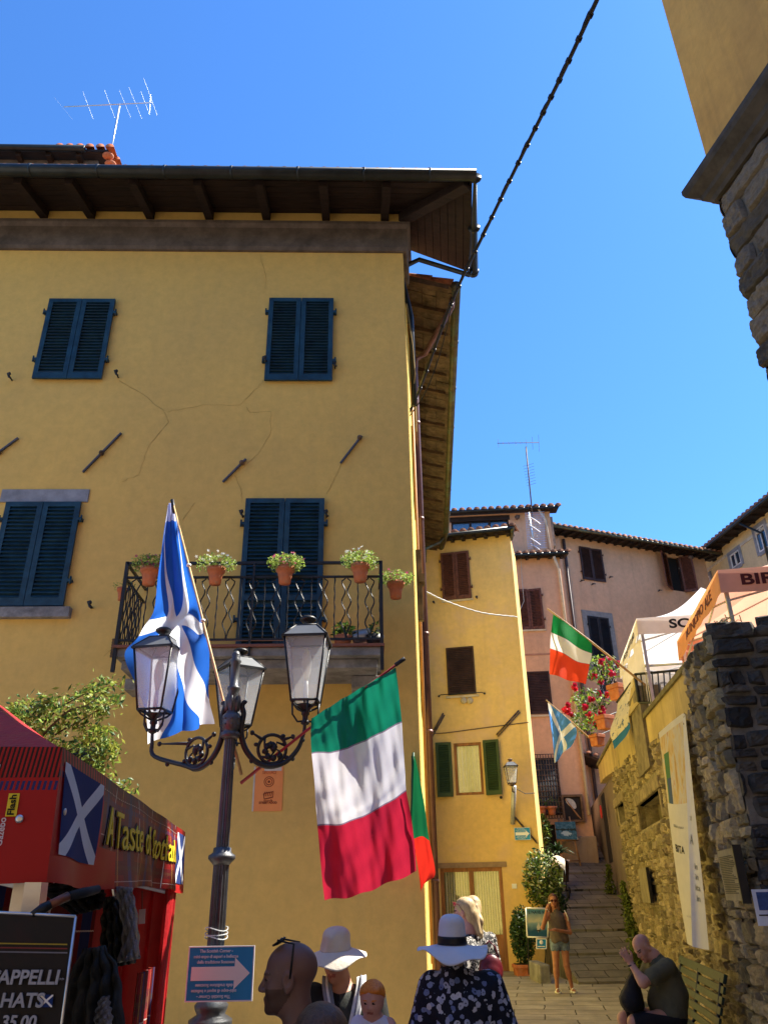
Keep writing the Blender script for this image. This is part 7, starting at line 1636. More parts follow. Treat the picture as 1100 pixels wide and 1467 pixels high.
def torso(pel,ch,nb,rb,g=1,sw=.17,hw=.075,fr=Vector((0,0,0)),belly=0):
    pel,ch,nb,rb=map(Vector,(pel,ch,nb,rb)); L=[]; mid=pel.lerp(ch,.45)
    for q in (-1,1): L+=[('c',tuple(pel+rb*q*hw*g),tuple(mid+rb*q*.055*g),.112*g,.092*g,.06),('c',tuple(mid+rb*q*.055*g),tuple(ch+rb*q*.075*g),.092*g,.105*g,.06),('c',tuple(ch+rb*q*.03+ (nb-ch)*.4),tuple(ch+rb*q*(sw-.03)+(nb-ch)*.30),.06,.052,.05)]
    L+=[('c',tuple(pel),tuple(ch),.11*g,.11*g,.06),('c',tuple(ch),tuple(nb),.085*g,.056,.05)]
    if belly: L.append(('c',tuple(mid+fr*.05),tuple(pel+fr*.06),belly,belly,.06))
    return L
def bucket(c,R,cr,chh,br,droop,m,parent,name='hat',band=None,wav=.02,side=.9,tilt=0,soft=0):
    """fabric hat: domed crown plus a drooping wavy brim"""
    c=Vector(c); mb=MB(); n=48
    def cf(u,v):
        a=2*PI*u; 
        if v<.5: r=cr*(1.04-.10*v*2); z=chh*side*v*2
        else: q=(v-.5)*2; r=cr*.94*math.cos(q*PI/2)**.7; z=chh*side+(chh*(1.0-side)+.012)*math.sin(q*PI/2)
        r*=1+soft*.02*math.sin(3*a+5*v)+soft*.012*math.sin(7*a-9*v); return c+R@Vector((r*math.cos(a),r*1.15*math.sin(a),z))
    mb.grid(cf,n,22); h=mb.build(name,m,parent,solid=.004); mb=MB()
    def bf(u,v):
        a=2*PI*u; r=cr*1.03+(br-cr)*v; z=-droop*v**1.3+wav*v*v*math.sin(2*a+1.0)+wav*.5*v*v*math.sin(5*a+.4); return c+R@Vector((r*math.cos(a),r*math.sin(a)*(1.15-.12*v),z))
    mb.grid(bf,72,14); mb.build('brim',m,h,solid=.004)
    if band:
        mb=MB(); mb.grid(lambda u,v:c+R@Vector((cr*(1.065-.03*v)*math.cos(2*PI*u),cr*1.15*(1.06-.03*v)*math.sin(2*PI*u),.004+band[1]*v)),48,3); mb.build('hat_band',band[0],h,solid=.004)
    return h
def hairmat(name,c,c2):
    m,nt,b=new(name); MC[name]=m; tc=nt.nodes.new('ShaderNodeTexCoord'); mp=nt.nodes.new('ShaderNodeMapping'); mp.inputs['Scale'].default_value=(1,1,.08); nt.links.new(tc.outputs['Object'],mp.inputs[0]); n=tex(nt,'Noise',mp.outputs[0],120,4,.7)
    nt.links.new(ramp(nt,n.outputs[0],[(.3,c),(.7,c2)]),b.inputs['Base Color']); b.inputs['Roughness'].default_value=.45; bump(nt,b,n.outputs[0],.6,.006); return m
HBR=hairmat('brown_hair',(.05,.028,.016),(.13,.075,.04)); HBL=hairmat('blonde_hair',(.34,.23,.11),(.62,.47,.26)); HOR=hairmat('ginger_hair',(.55,.13,.01),(.78,.27,.03)); HCH=hairmat('chestnut_hair',(.06,.025,.015),(.17,.07,.035))
V3=Vector; Zv=V3((0,0,1))
def person(label,pos,group=None): return thing('person',label,'person',tuple(pos),group)
def glasses(parent,T,R,s,lensz,up=0,fwd=0,m=None,temple=True,tilt=0,y0=.098):
    """dark glasses in head coordinates; up/fwd push them onto the head"""
    mb=MB(); c=lambda x,y,z:V3(T(x,y,z))
    for q in (-1,1):
        ring=[c(q*.032+.024*math.cos(a),y0+fwd-.006*abs(math.cos(a))-.019*math.sin(a)*math.sin(tilt),up+.019*math.sin(a)*math.cos(tilt)) for a in [k*PI/8 for k in range(16)]]; mb.add(ring,[tuple(range(16))]); mb.tube(ring,.0022*s,5,close=True)
        if temple: mb.tube([c(q*.057,y0-.004+fwd,up+.006),c(q*.076,(y0-.068)+fwd*.5,up+.006-(up>.03)*.015),c(q*.079,-.012,.0+(up>.03)*.0)],.0022*s,6)
    mb.tube([c(-.009,y0+.002+fwd,up+.004),c(.009,y0+.002+fwd,up+.004)],.0018*s,5); return mb.build('sunglasses',m or BLK,parent)
# ---- 1 bald man in profile, nearest
Y1=3.2; hc=P(415,1400,Y1)-Zv*0; sc1=1.0
R1=RM((-1,.06,-.05)); L,mf,T=head(hc,R1,.95,nose=1.15)
base=V3((hc.x,hc.y,zg(Y1)))
p1=person('bald man in profile facing left with dark sunglasses pushed up on his head',base)
shc=hc+V3((.07,.0,-.28)); J=dict(pel=hc+V3((.07,0,-.82)),ch=shc+V3((0,0,-.09)),nb=hc+V3((.045,0,-.165)))
rb=V3((.1,1,0)).normalized()
pr=L+torso(J['pel'],J['ch'],J['nb'],rb,1.05,.19)
for q in (-1,1):
    s=shc+rb*q*.19; e=s+V3((.0,q*.05,-.29)); w_=e+V3((-.10,0,-.24)); pr+=limb(s,e,.052,.042)+limb(e,w_,.042,.028)+hand(w_,V3((-.3,0,-1)),V3((-1,0,.2)),1,.4,q)
    hp=J['pel']+rb*q*.09+V3((0,0,-.03)); kn=hp+V3((-.03,0,-.42)); an=kn+V3((.03,0,-.40)); an.z=max(an.z,zg(Y1)+.07); pr+=limb(hp,kn,.09,.06)+limb(kn,an,.055,.038,bulge=.058)+[('c',tuple(an+V3((.03,0,-.03))),tuple(an+V3((-.17,0,-.045))),.04,.03,.02)]
fine=blob(L,.0045,lo=np.array(hc)-.2); body_=blob(pr,.014,hi=np.array([9,9,hc.z-.135]))
bmesh_obj('body',[fine,body_],[skin('shade_dark_skin',(.17,.098,.082)),EYE,mat('dark_lip',(.18,.07,.055),.5,bmp=0),STB,STB],p1,lambda C:mf(C,beard=4))  # skin colour lowered to carry the deep shade on his head
NAVY=mat('navy_cloth',(.018,.025,.06),.85,var=.3,bmp=.3,bs=80)
cl=[p for p in pr[len(L):]]; 
bmesh_obj('shirt',[blob(cl,.012,inflate=.013,cut=lambda X,Y,Z:np.maximum(J['pel'].z-.12-Z,Z-(hc.z-.185+ (X-hc.x)*.35)))],[NAVY],p1)
bmesh_obj('trousers',[blob(cl,.014,inflate=.014,cut=lambda X,Y,Z:np.maximum(Z-J['pel'].z+.0,zg(Y1)+.08-Z))],[mat('dark_denim',(.02,.025,.04),.8)],p1)
glasses(p1,T,R1,1.8,0,up=.119,tilt=1.0,y0=.040)
# ---- 2 short person head in front
Y2=2.65; tp=P(462,1438,Y2); hc=tp+V3((0,.02,-.118)); R2=RM((.2,1,0)); L,mf,T=head(hc,R2,1.0)
p2=person('crown of a brown haired head at the bottom edge in front of the bald man',V3((hc.x,hc.y,zg(Y2))))
sh_=hc+V3((0,-.02,-.27)); pel=sh_+V3((0,0,-.5)); rb=V3((1,-.2,0)).normalized(); tb=torso(pel,sh_-Zv*.08,hc-Zv*.16,rb,.95,.16); pr=L+tb
for q in (-1,1):
    s=sh_+rb*q*.165; e=s+V3((q*.04,0,-.27)); w_=e+V3((0,.1,-.2)); pr+=limb(s,e,.045,.037)+limb(e,w_,.037,.025)+hand(w_,V3((0,.3,-1)),V3((-q,.3,0)),.9,.4,q)
    hp=pel+rb*q*.085; an=V3((hp.x,hp.y,zg(Y2)+.07)); kn=hp.lerp(an,.5); pr+=limb(hp,kn,.085,.055)+limb(kn,an,.052,.035,bulge=.054)+[('c',tuple(an+V3((0,-.03,-.03))),tuple(an+V3((0,.16,-.045))),.038,.028,.02)]
bmesh_obj('body',[blob(pr,.010)],[SK1,EYE,LIP,BRW],p2,mf)
hr=[('e',T(0,-.014,.034),(.082,.104,.090),[list(r) for r in R2],.02),('e',T(0,-.05,-.03),(.075,.065,.09),[list(r) for r in R2],.03)]
bmesh_obj('hair',[blob(hr,.006,noise=.0012)],[HBR],p2)
bmesh_obj('shirt',[blob(pr[len(L):],.013,inflate=.013,cut=lambda X,Y,Z:np.maximum(pel.z-.1-Z,Z-(hc.z-.19)))],[GRC2],p2)
bmesh_obj('trousers',[blob(pr[len(L):],.015,inflate=.014,cut=lambda X,Y,Z:np.maximum(Z-pel.z,zg(Y2)+.09-Z))],[NAVY],p2)
# ---- 3 carrier parent with bucket hat
Y3=5.55; hc=P(482,1374,Y3); R3=RM((-.42,-1,-.30)); L,mf,T=head(hc,R3,.98)
p3=person('adult in a wide brimmed cream sun hat and black T-shirt wearing grey carrier straps',V3((hc.x,hc.y,zg(Y3))))
rb=V3((1,-.08,0)).normalized(); shc=V3((P(493,1420,Y3).x,Y3+.03,hc.z-.195)); pel=shc+V3((0,.02,-.52)); ch=shc+V3((0,0,-.09)); nb=shc+V3((-.03,0,.075)); tb=torso(pel,ch,nb,rb,1.0,.20); arms=[]
for q in (-1,1):
    s=shc+rb*q*.185+V3((0,0,.01)); e=s+V3((q*.06,-.06,-.27)); w_=e+V3((.10 if q<0 else -.02,-.24,-.03)); arms+=limb(s,e,.052,.042)+limb(e,w_,.040,.028); tb+=[]
    L+=hand(w_,V3((.6 if q<0 else -.3,-1,0)),V3((0,-.2,1)),.95,.5,q)
legs=[]
for q in (-1,1):
    hp=pel+rb*q*.09; an=V3((hp.x+q*.02,hp.y,zg(Y3)+.07)); kn=hp.lerp(an,.5)+V3((0,-.03,0)); legs+=limb(hp,kn,.09,.058)+limb(kn,an,.055,.036,bulge=.057)+[('c',tuple(an+V3((0,.03,-.03))),tuple(an+V3((0,-.17,-.045))),.04,.03,.02)]
pr=L+tb+arms+legs
bmesh_obj('body',[blob(pr,.009)],[SK1,EYE,LIP,BRW],p3,mf)
BTS=mat('black_tshirt',(.012,.013,.013),.85,var=.2,bmp=.4,bs=18,dist=.02); GTS=mat('dark_grey_tshirt',(.040,.044,.040),.85,var=.15,bmp=.4,bs=18,dist=.02)
eR=[a for a in arms]
bmesh_obj('shirt',[blob(tb+arms,.010,inflate=.014,cut=lambda X,Y,Z:np.maximum(np.maximum(pel.z-.08-Z,Z-(nb.z-.035+np.abs(X-nb.x)*.15+(Y-nb.y)*.3)),(shc.z-.27)-Z-1.2*(np.abs(X-shc.x)<.2)))],[BTS,GTS],p3,lambda C:((C[:,0]>shc.x-.03)&(C[:,0]<shc.x+.13)&(C[:,1]<shc.y-.05)).astype(int))
bmesh_obj('trousers',[blob(tb+legs,.014,inflate=.014,cut=lambda X,Y,Z:np.maximum(Z-pel.z-.02,zg(Y3)+.09-Z))],[mat('grey_trousers',(.08,.08,.075),.85)],p3)
# carrier straps
STR=mat('grey_carrier_strap',(.20,.21,.25),.8,var=.15,bmp=.3); STW=mat('white_strap_piping',(.66,.66,.66),.7)
for q,m_ in ((-1,STR),(1,STW)):
    ctl=[]
    for (dx,dy,dz) in ((.105,.09,.045),(.105,.0,.095),(.10,-.085,.045),(.075,-.145,-.06),(.04,-.16,-.20),(.02,-.165,-.34)): 
        c=shc+V3((q*dx,dy-.01,dz)); ctl.append([c+V3((-.030,0,q*-.006)),c+V3((.030,0,q*.006))])
    mb=MB(); mb.grid(net(ctl),6,40); st_=mb.build('carrier_strap',m_,p3,solid=.014)
    mb=MB(); f=net(ctl); mb.tube([f(.5,i/30)+V3((0,-.012,.006)) for i in range(31)],.008,6); mb.build('piping',STW if q<0 else STR,st_)
hb=V3(T(0,-.008,.052)); CREAM=mat('cream_hat_cloth',(.66,.60,.50),.85,var=.06,bmp=.5,bs=25,dist=.012)
bucket(hb,RM((-.42,-1,-.12)),.088,.115,.185,.055,CREAM,p3,wav=.022,soft=1.6,side=.58)
# ---- 4 baby
Y4=5.0; hc=P(533,1431,Y4); R4=RM((-.25,-1,-.25)); s4=.70; L,mf,T=head(hc,R4,s4,nose=.75)
hrb=[list(r) for r in R4]
L.append(('e',T(0,.025,-.035),(.078*s4,.066*s4,.066*s4),hrb,.03)); L.append(('e',T(0,-.01,.02),(.092*s4,.100*s4,.082*s4),hrb,.02))
p4=person('red haired baby in a white vest held against the parent in the cream hat',V3((hc.x,hc.y,hc.z-.5)))
ch=hc+V3((.01,.03,-.15)); pel=ch+V3((.0,.04,-.20)); rb=V3((1,-.2,0)).normalized(); tb=[('c',tuple(ch+rb*.03),tuple(pel+rb*.03),.065,.07,.04),('c',tuple(ch-rb*.03),tuple(pel-rb*.03),.065,.07,.04),('c',tuple(ch+Zv*.04),tuple(hc-Zv*.09),.04,.035,.03)]; ex=[]
for q in (-1,1):
    s=ch+rb*q*.085+Zv*.03; e=s+V3((q*.05,-.05,-.08)); w_=e+V3((-q*.02,-.09,-.01)); ex+=limb(s,e,.033,.028,.02)+limb(e,w_,.028,.020,.02)+hand(w_,V3((-q*.3,-1,-.2)),V3((0,-.2,-1)),.5,.6,q)
    hp=pel+rb*q*.05; kn=hp+V3((q*.08,-.14,-.02)); an=kn+V3((0,.0,-.14)); ex+=limb(hp,kn,.05,.036)+limb(kn,an,.035,.024)+[('c',tuple(an),tuple(an+V3((0,-.07,-.02))),.022,.018,.01)]
bmesh_obj('body',[blob(L+tb+ex,.0055)],[SK3,EYE,LIP,HOR],p4,mf)
hr=[('e',T(0,-.022,.034),(.101*s4,.108*s4,.093*s4),hrb,.02),('e',T(.045,.035,.065),(.030*s4,.04*s4,.025*s4),hrb,.02),('e',T(-.04,.045,.07),(.030*s4,.035*s4,.022*s4),hrb,.02),('e',T(-.055,-.02,-.0),(.03*s4,.05*s4,.05*s4),hrb,.02),('e',T(.055,-.02,-.0),(.03*s4,.05*s4,.05*s4),hrb,.02)]
Ri4=np.array(R4.transposed()); hc4=np.array(hc)
def cut4(X,Y,Z):
    x,y,z=X-hc4[0],Y-hc4[1],Z-hc4[2]; ly=Ri4[1][0]*x+Ri4[1][1]*y+Ri4[1][2]*z; lz=Ri4[2][0]*x+Ri4[2][1]*y+Ri4[2][2]*z
    return (ly-.050*s4)-(lz-.045*s4)*1.6
bmesh_obj('hair',[blob(hr,.005,noise=.0012,cut=cut4)],[HOR],p4)
WV=mat('white_vest_cloth',(.66,.64,.72),.85,var=.05,bmp=.4,bs=30)
bmesh_obj('vest',[blob(tb+ex[:2],.007,inflate=.011,cut=lambda X,Y,Z:Z-(hc.z-.105+.4*np.abs(X-hc.x)))],[WV],p4)
mb=MB(); mb.grid(net([[ch+V3((-.10,-.03,-.06)),ch+V3((0,-.12,-.07)),ch+V3((.13,-.02,-.04))],[ch+V3((-.12,-.03,-.2)),ch+V3((0,-.14,-.2)),ch+V3((.14,-.02,-.2))],[ch+V3((-.12,-.0,-.35)),ch+V3((0,-.10,-.35)),ch+V3((.14,.0,-.35))]]),14,14); mb.build('carrier_pouch',WV,p4,solid=.012)
# ---- 5 woman in floral blouse with the big sun hat, from behind
Y5=5.25; hc=P(648,1362,Y5); R5=RM((.18,1,-.15)); L,mf,T=head(hc,R5,.97); NK5=L[-1]
p5=person('woman from behind in a wide white sun hat with black band and floral blouse',V3((hc.x,hc.y,zg(Y5))))
shc=V3((P(661,1415,Y5).x,Y5+.02,P(661,1415,Y5).z)); pel=shc+V3((0,0,-.52)); ch=shc+V3((0,0,-.08)); nb=hc+V3((.01,.0,-.15)); rb=V3((1,-.1,0)).normalized(); tb=torso(pel,ch,nb,rb,1.06,.17); arms=[]; hn=[]
for q in (-1,1):
    s=shc+rb*q*.165+V3((0,0,.0)); e=s+V3((q*.06,.03,-.26)); w_=e+V3((-q*.02,.20,.02)); arms+=limb(s,e,.055,.045); hn+=limb(e,w_,.038,.026)+hand(w_,V3((-q*.3,1,.1)),V3((0,.1,1)),.92,.5,q)
legs=[]
for q in (-1,1):
    hp=pel+rb*q*.09; an=V3((hp.x+q*.02,hp.y,zg(Y5)+.07)); kn=hp.lerp(an,.5); legs+=limb(hp,kn,.095,.058)+limb(kn,an,.055,.036,bulge=.057)+[('c',tuple(an+V3((0,-.03,-.03))),tuple(an+V3((0,.17,-.045))),.04,.03,.02)]
bmesh_obj('body',[blob(L+tb+arms+hn+legs,.010)],[SK3,EYE,LIP,BRW],p5,mf)
hr=[('e',T(0,-.02,.02),(.082,.100,.088),[list(r) for r in R5],.02),('e',T(0,-.055,-.055),(.066,.045,.065),[list(r) for r in R5],.03)]
bmesh_obj('hair',[blob(hr,.006,noise=.001,cut=lambda X,Y,Z:np.maximum(Y-hc.y-.05,Z-hc.z-.015))],[hairmat('grey_blonde_hair',(.20,.15,.10),(.42,.33,.24))],p5)
def floral():
    m,nt,b=new('floral_blouse'); tc=nt.nodes.new('ShaderNodeTexCoord'); n=tex(nt,'Noise',tc.outputs['Object'],14,2); va=nt.nodes.new('ShaderNodeVectorMath'); va.operation='SCALE'; va.inputs['Scale'].default_value=.03; nt.links.new(n.outputs['Color'],va.inputs[0]); vb=nt.nodes.new('ShaderNodeVectorMath'); nt.links.new(tc.outputs['Object'],vb.inputs[0]); nt.links.new(va.outputs[0],vb.inputs[1])
    # five-petalled blossoms: distance to the cell centre wobbled by angle
    vo=nt.nodes.new('ShaderNodeTexVoronoi'); vo.inputs['Scale'].default_value=25; nt.links.new(vb.outputs[0],vo.inputs['Vector']); n2=tex(nt,'Noise',tc.outputs['Object'],55,2,.5); d=X(nt,vo.outputs['Distance'])+(X(nt,n2.outputs[0])-.5)*.55
    sc=nt.nodes.new('ShaderNodeSeparateColor'); nt.links.new(vo.outputs['Color'],sc.inputs[0]); on_=X(nt,sc.outputs[0]).gt(.12); col=ramp(nt,sc.outputs[1],[(0,(.10,.15,.34)),(.5,(.34,.38,.52)),(1,(.55,.56,.62))])
    f=d.lt(.42)*on_; f2=d.lt(.09); c=mixc(nt,f,(.006,.008,.018),col); c=mixc(nt,f2*on_,c,(.02,.03,.06)); nt.links.new(c,b.inputs['Base Color']); b.inputs['Roughness'].default_value=.75; n3=tex(nt,'Noise',tc.outputs['Object'],16,4); bump(nt,b,n3.outputs[0],.6,.03); return m
FLO=floral(); loose=[('c',tuple(shc+rb*q*.16),tuple(shc+rb*q*.23+V3((0,.02,-.24))),.068,.082,.05) for q in (-1,1)]+[('c',tuple(ch),tuple(pel),.15,.19,.06)]
bmesh_obj('blouse',[blob(tb+arms+loose+[NK5],.010,inflate=.016,cut=lambda X,Y,Z:np.maximum(np.maximum(pel.z-.12-Z,np.minimum(Z-(nb.z-.012),.064-np.sqrt((X-nb.x)**2+(Y-nb.y)**2))),(shc.z-.25)-Z-1.*(np.abs(X-shc.x)<.2)),noise=.002)],[FLO],p5)
bmesh_obj('trousers',[blob(tb+legs,.015,inflate=.014,cut=lambda X,Y,Z:np.maximum(Z-pel.z,zg(Y5)+.15-Z))],[NAVY],p5)
WHH=mat('white_straw_hat',(.66,.67,.70),.8,var=.05,bmp=.6,bs=90,dist=.006)
hb=V3(T(0,-.005,.030)); bucket(hb,RM((.18,1,.04),(.03,.0,1)),.080,.150,.205,.045,WHH,p5,wav=.03,side=.70,soft=.3,band=(BLK,.045))
# ---- 6 two blonde women further back
Y6=8.3; hc=P(664,1306,Y6); R6=RM((-1,.35,-.1)); L,mf,T=head(hc,R6,.96)
p6=person('blonde woman facing left with red sunglasses on her hair behind the big white hat',V3((hc.x,hc.y,zg(Y6))))
def body_simple(hc,Yp,face,sw=.165,g=.98,down=-.27):
    f=V3(face).normalized(); rb=V3((-f.y*-1,f.x*-1,0)); rb=f.cross(Zv).normalized(); shc=hc+V3((0,0,down))-f*.02; pel=shc-Zv*.5; ch=shc-Zv*.08; nb=hc-Zv*.155-f*.03; tb=torso(pel,ch,nb,rb,g,sw); arms=[];hn=[];legs=[]
    for q in (-1,1):
        s=shc+rb*q*sw; e=s+rb*q*.05-Zv*.26; w_=e+f*.1-Zv*.20; arms+=limb(s,e,.044,.036); hn+=limb(e,w_,.036,.025)+hand(w_,f*.4-Zv,-rb*q,.9,.4,q)
        hp=pel+rb*q*.085; an=V3((hp.x,hp.y,zg(Yp)+.07)); kn=hp.lerp(an,.5); legs+=limb(hp,kn,.088,.055)+limb(kn,an,.052,.034,bulge=.054)+[('c',tuple(an-f*.03-Zv*.03),tuple(an+f*.16-Zv*.045),.037,.028,.02)]
    return shc,pel,ch,nb,rb,tb,arms,hn,legs
shc,pel,ch,nb,rb,tb,arms,hn,legs=body_simple(hc,Y6,(-1,.35,0))
bmesh_obj('body',[blob(L+tb+arms+hn+legs,.011)],[SK3,EYE,LIP,BRW],p6,mf)
R_=[list(r) for r in R6]
bmesh_obj('hair',[blob([('e',T(0,-.022,.040),(.081,.098,.088),R_,.02),('e',T(0,-.06,-.03),(.072,.05,.09),R_,.03),('c',T(0,-.09,-.03),T(0,-.12,-.20),.05,.03,.03)],.007,noise=.0015)],[HBL],p6)
def splash():
    m,nt,b=new('black_white_print'); tc=nt.nodes.new('ShaderNodeTexCoord'); n=tex(nt,'Noise',tc.outputs['Object'],28,4,.6,1.5); nt.links.new(ramp(nt,n.outputs[0],[(.50,(.012,.012,.013)),(.56,(.45,.42,.38))]),b.inputs['Base Color']); b.inputs['Roughness'].default_value=.8; return m
BWP=splash()
bmesh_obj('blouse',[blob(tb+arms,.011,inflate=.014,cut=lambda X,Y,Z:np.maximum(pel.z-.12-Z,Z-(nb.z-.03)))],[BWP],p6); bmesh_obj('trousers',[blob(tb+legs,.015,inflate=.014,cut=lambda X,Y,Z:np.maximum(Z-pel.z,zg(Y6)+.15-Z))],[NAVY],p6)
glasses(p6,T,R6,1.3,0,up=.075,fwd=-.01,m=mat('red_glasses',(.20,.02,.03),.3))
Y7=9.0; hc=P(677,1302,Y7); R7=RM((-.2,1,-.1)); L,mf,T=head(hc,R7,.98); p7=person('blonde person with a long ponytail seen from behind beside the shopfront',V3((hc.x,hc.y,zg(Y7))))
shc,pel,ch,nb,rb,tb,arms,hn,legs=body_simple(hc,Y7,(-.2,1,0)); bmesh_obj('body',[blob(L+tb+arms+hn+legs,.012)],[SK3,EYE,LIP,BRW],p7,mf); R_=[list(r) for r in R7]
bmesh_obj('hair',[blob([('e',T(0,-.015,.036),(.083,.102,.090),R_,.02),('e',T(0,-.05,-.02),(.07,.06,.07),R_,.03),('c',T(0,-.10,.0),T(.01,-.145,-.12),.034,.036,.03),('c',T(.01,-.145,-.12),T(.02,-.13,-.27),.036,.02,.03)],.007,noise=.0015)],[HBL],p7)
bmesh_obj('blouse',[blob(tb+arms,.012,inflate=.014,cut=lambda X,Y,Z:np.maximum(pel.z-.12-Z,Z-(nb.z-.02)))],[BWP],p7); bmesh_obj('trousers',[blob(tb+legs,.015,inflate=.014,cut=lambda X,Y,Z:np.maximum(Z-pel.z,zg(Y7)+.15-Z))],[NAVY],p7)
c=P(703,1390,7.4); t=thing('handbag','dark red handbag hanging beside the woman in the floral blouse','bag',tuple(c)); RB=mat('dark_red_leather',(.10,.008,.014),.35,var=.2,bmp=.2)
bmesh_obj('bag_body',[blob([('e',tuple(c),(.10,.06,.12),None,.02),('e',tuple(c+V3((0,-.04,-.03))),(.07,.035,.07),None,.02)],.008)],[RB],t); mb=MB(); mb.tube([c+V3((-.07,0,.09)),c+V3((-.045,0,.17)),c+V3((0,.0,.21)),c+V3((.045,0,.17)),c+V3((.07,0,.09))],.007,6); mb.build('strap',RB,t)
# ---- 7 standing woman
Y8=16.8; q8=lambda u,v,dy=0:P(u,v,Y8+dy)
hc=q8(792,1290,-.02); R8=RM((-.12,-1,-.05)); L,mf,T=head(hc,R8,1.0)
fz=zg(Y8); p8=person('woman in grey sleeveless top and denim shorts standing at the foot of the steps',V3((q8(805,1420).x,Y8,fz)))
nb=q8(796,1303); shL,shR=q8(810,1310),q8(785,1309); ch=q8(797,1318); pel=q8(801,1347); eL=q8(816,1336,-.05); wL_=q8(795,1332,-.30); eR_=q8(777,1329,-.22); wR=q8(783,1303,-.30)
rb=V3((1,0,0)); tb=torso(pel,ch,nb,rb,.88,.15); arms=limb(shL,eL,.042,.035)+limb(eL,wL_,.035,.024)+limb(shR,eR_,.042,.035)+limb(eR_,wR,.035,.024)
hn=hand(wL_,V3((-1,-.1,-.05)),V3((0,-.3,1)),.92,.35,1)+hand(wR,V3((.35,.15,.9)),V3((.7,.4,0)),.92,.9,-1)
hpL,hpR=pel+V3((.085,0,-.03)),pel+V3((-.085,0,-.03)); kL,kR=q8(811,1383,-.03),q8(796,1382,-.04); aL,aR=q8(819,1416),q8(798,1417,-.03)
aL.z=aR.z=fz+.09
legs=limb(hpL,kL,.088,.054)+limb(kL,aL,.050,.032,bulge=.055,at=.25)+limb(hpR,kR,.088,.054)+limb(kR,aR,.050,.032,bulge=.055,at=.25)
for a in (aL,aR): legs+=[('c',tuple(a+V3((0,.03,-.05))),tuple(a+V3((-.02 if a is aR else .01,-.16,-.062))),.032,.024,.02)]
bmesh_obj('body',[blob(L+tb+legs+arms+hn,.0085)],[SK2,EYE,LIP,BRW],p8,mf)
R_=[list(r) for r in R8]; hr=[('e',T(0,-.02,.038),(.083,.100,.090),R_,.02)]+[('c',T(q*.070,-.01,.02),T(q*.080,.0,-.14),.028,.032,.03) for q in (-1,1)]+[('c',T(q*.080,.0,-.14),T(q*.070,.02,-.24),.032,.015,.03) for q in (-1,1)]+[('c',T(0,-.06,0),T(0,-.085,-.24),.06,.05,.03)]
Ri8=np.array(R8.transposed()); h8=np.array(hc)
def cut8(X,Y,Z):
    x,y,z=X-h8[0],Y-h8[1],Z-h8[2]; ly=Ri8[1][0]*x+Ri8[1][1]*y+Ri8[1][2]*z; lx=Ri8[0][0]*x+Ri8[0][1]*y+Ri8[0][2]*z; return np.where(z<.075,np.minimum((ly-.035),.047+z*.3-np.abs(lx)),ly-.085)
bmesh_obj('hair',[blob(hr,.007,noise=.0015,cut=cut8)],[HCH],p8); glasses(p8,T,R8,1.8,0,m=mat('red_black_glasses',(.05,.008,.008),.3))
GTP=mat('taupe_top_cloth',(.095,.072,.062),.8,var=.2,bmp=.4,bs=22,dist=.02); DEN=mat('denim',(.13,.18,.26),.85,var=.35,vs=12,bmp=.4,bs=90)
bmesh_obj('sleeveless_top',[blob(tb+[('c',tuple(ch),tuple(pel+V3((0,-.02,.02))),.12,.155,.05)],.009,inflate=.010,cut=lambda X,Y,Z:np.maximum(np.maximum(pel.z-.03-.02*np.sin(X*30)-Z,Z-(nb.z+.02)),np.where(Z>ch.z-.0,np.abs(X-ch.x)-.135,-1)),noise=.003)],[GTP],p8)
bmesh_obj('shorts',[blob(tb+legs[:1]+legs[3:4],.009,inflate=.014,cut=lambda X,Y,Z:np.maximum(Z-pel.z-.04,(pel.z-.17-.008*np.sin(X*90))-Z))],[DEN],p8)
for a in (aL,aR):
    mb=MB(); o=V3((a.x+(-.01 if a is aR else .005),a.y-.065,fz)); mb.lathe([(0,.004),(1,.004),(1,.028),(0,.028)],n=20); mb.v=[(o.x+v[0]*.048,o.y+v[1]*.125,o.z+v[2]) for v in mb.v]
    mb.grid(lambda u,v:o+V3((.052*math.cos(PI*u),-.045-.05*v,.03+.055*math.sin(PI*u))),12,3); mb.build('sandal',WHP,p8)
mb=MB(); mb.tube([q8(808,1304,-.06),q8(813,1315,-.10),q8(814,1330,.06)],.008,6); mb.build('bag_strap',WHP,p8); c=wL_+V3((-.0,0,0)); mb=MB(); mb.tube([wR+V3((-.03,0,.0)),wR+V3((0,-.03,0)),wR+V3((.03,0,.0))],.006,6); mb.build('bracelet',WHP,p8)
mb=MB(); q=wR+V3((.05,.0,.11)); mb.tube([q,q+V3((.02,-.06,.01))],.009,8); mb.build('cigarette',WHP,p8)
# ---- 8 seated man
Y9=8.95; q9=lambda u,v,dy=0:P(u,v,Y9+dy)
hc=q9(920,1357); R9=RM((-.80,-.30,-.62),(-.5,0,.8)); L,mf,T=head(hc,R9,1.0); nb=q9(936,1370)
p9=person('bald man in an olive T-shirt and black shorts sitting hunched on the green bench',V3((q9(960,1460).x,Y9,zg(Y9))))
L[-1]=('c',T(0,-.02,-.05),tuple(nb),.054,.060,.03)
pel=q9(957,1450,.03); ch=q9(950,1398,.02); fwd=V3((-1,-.12,0)).normalized(); rb=fwd.cross(Zv).normalized(); pelz=zg(Y9)+.60
shs=[ch+rb*q*.18+V3((-.03,0,.09)) for q in (-1,1)]
tb=[]
for q in (-1,1): tb+=[('c',tuple(pel+rb*q*.085),tuple(pel.lerp(ch,.5)+rb*q*.07+V3((.04,0,0))),.125,.115,.06),('c',tuple(pel.lerp(ch,.5)+rb*q*.07+V3((.04,0,0))),tuple(ch+rb*q*.09),.115,.115,.06),('c',tuple(ch+rb*q*.05+V3((0,0,.07))),tuple(shs[0 if q<0 else 1]),.07,.055,.05)]
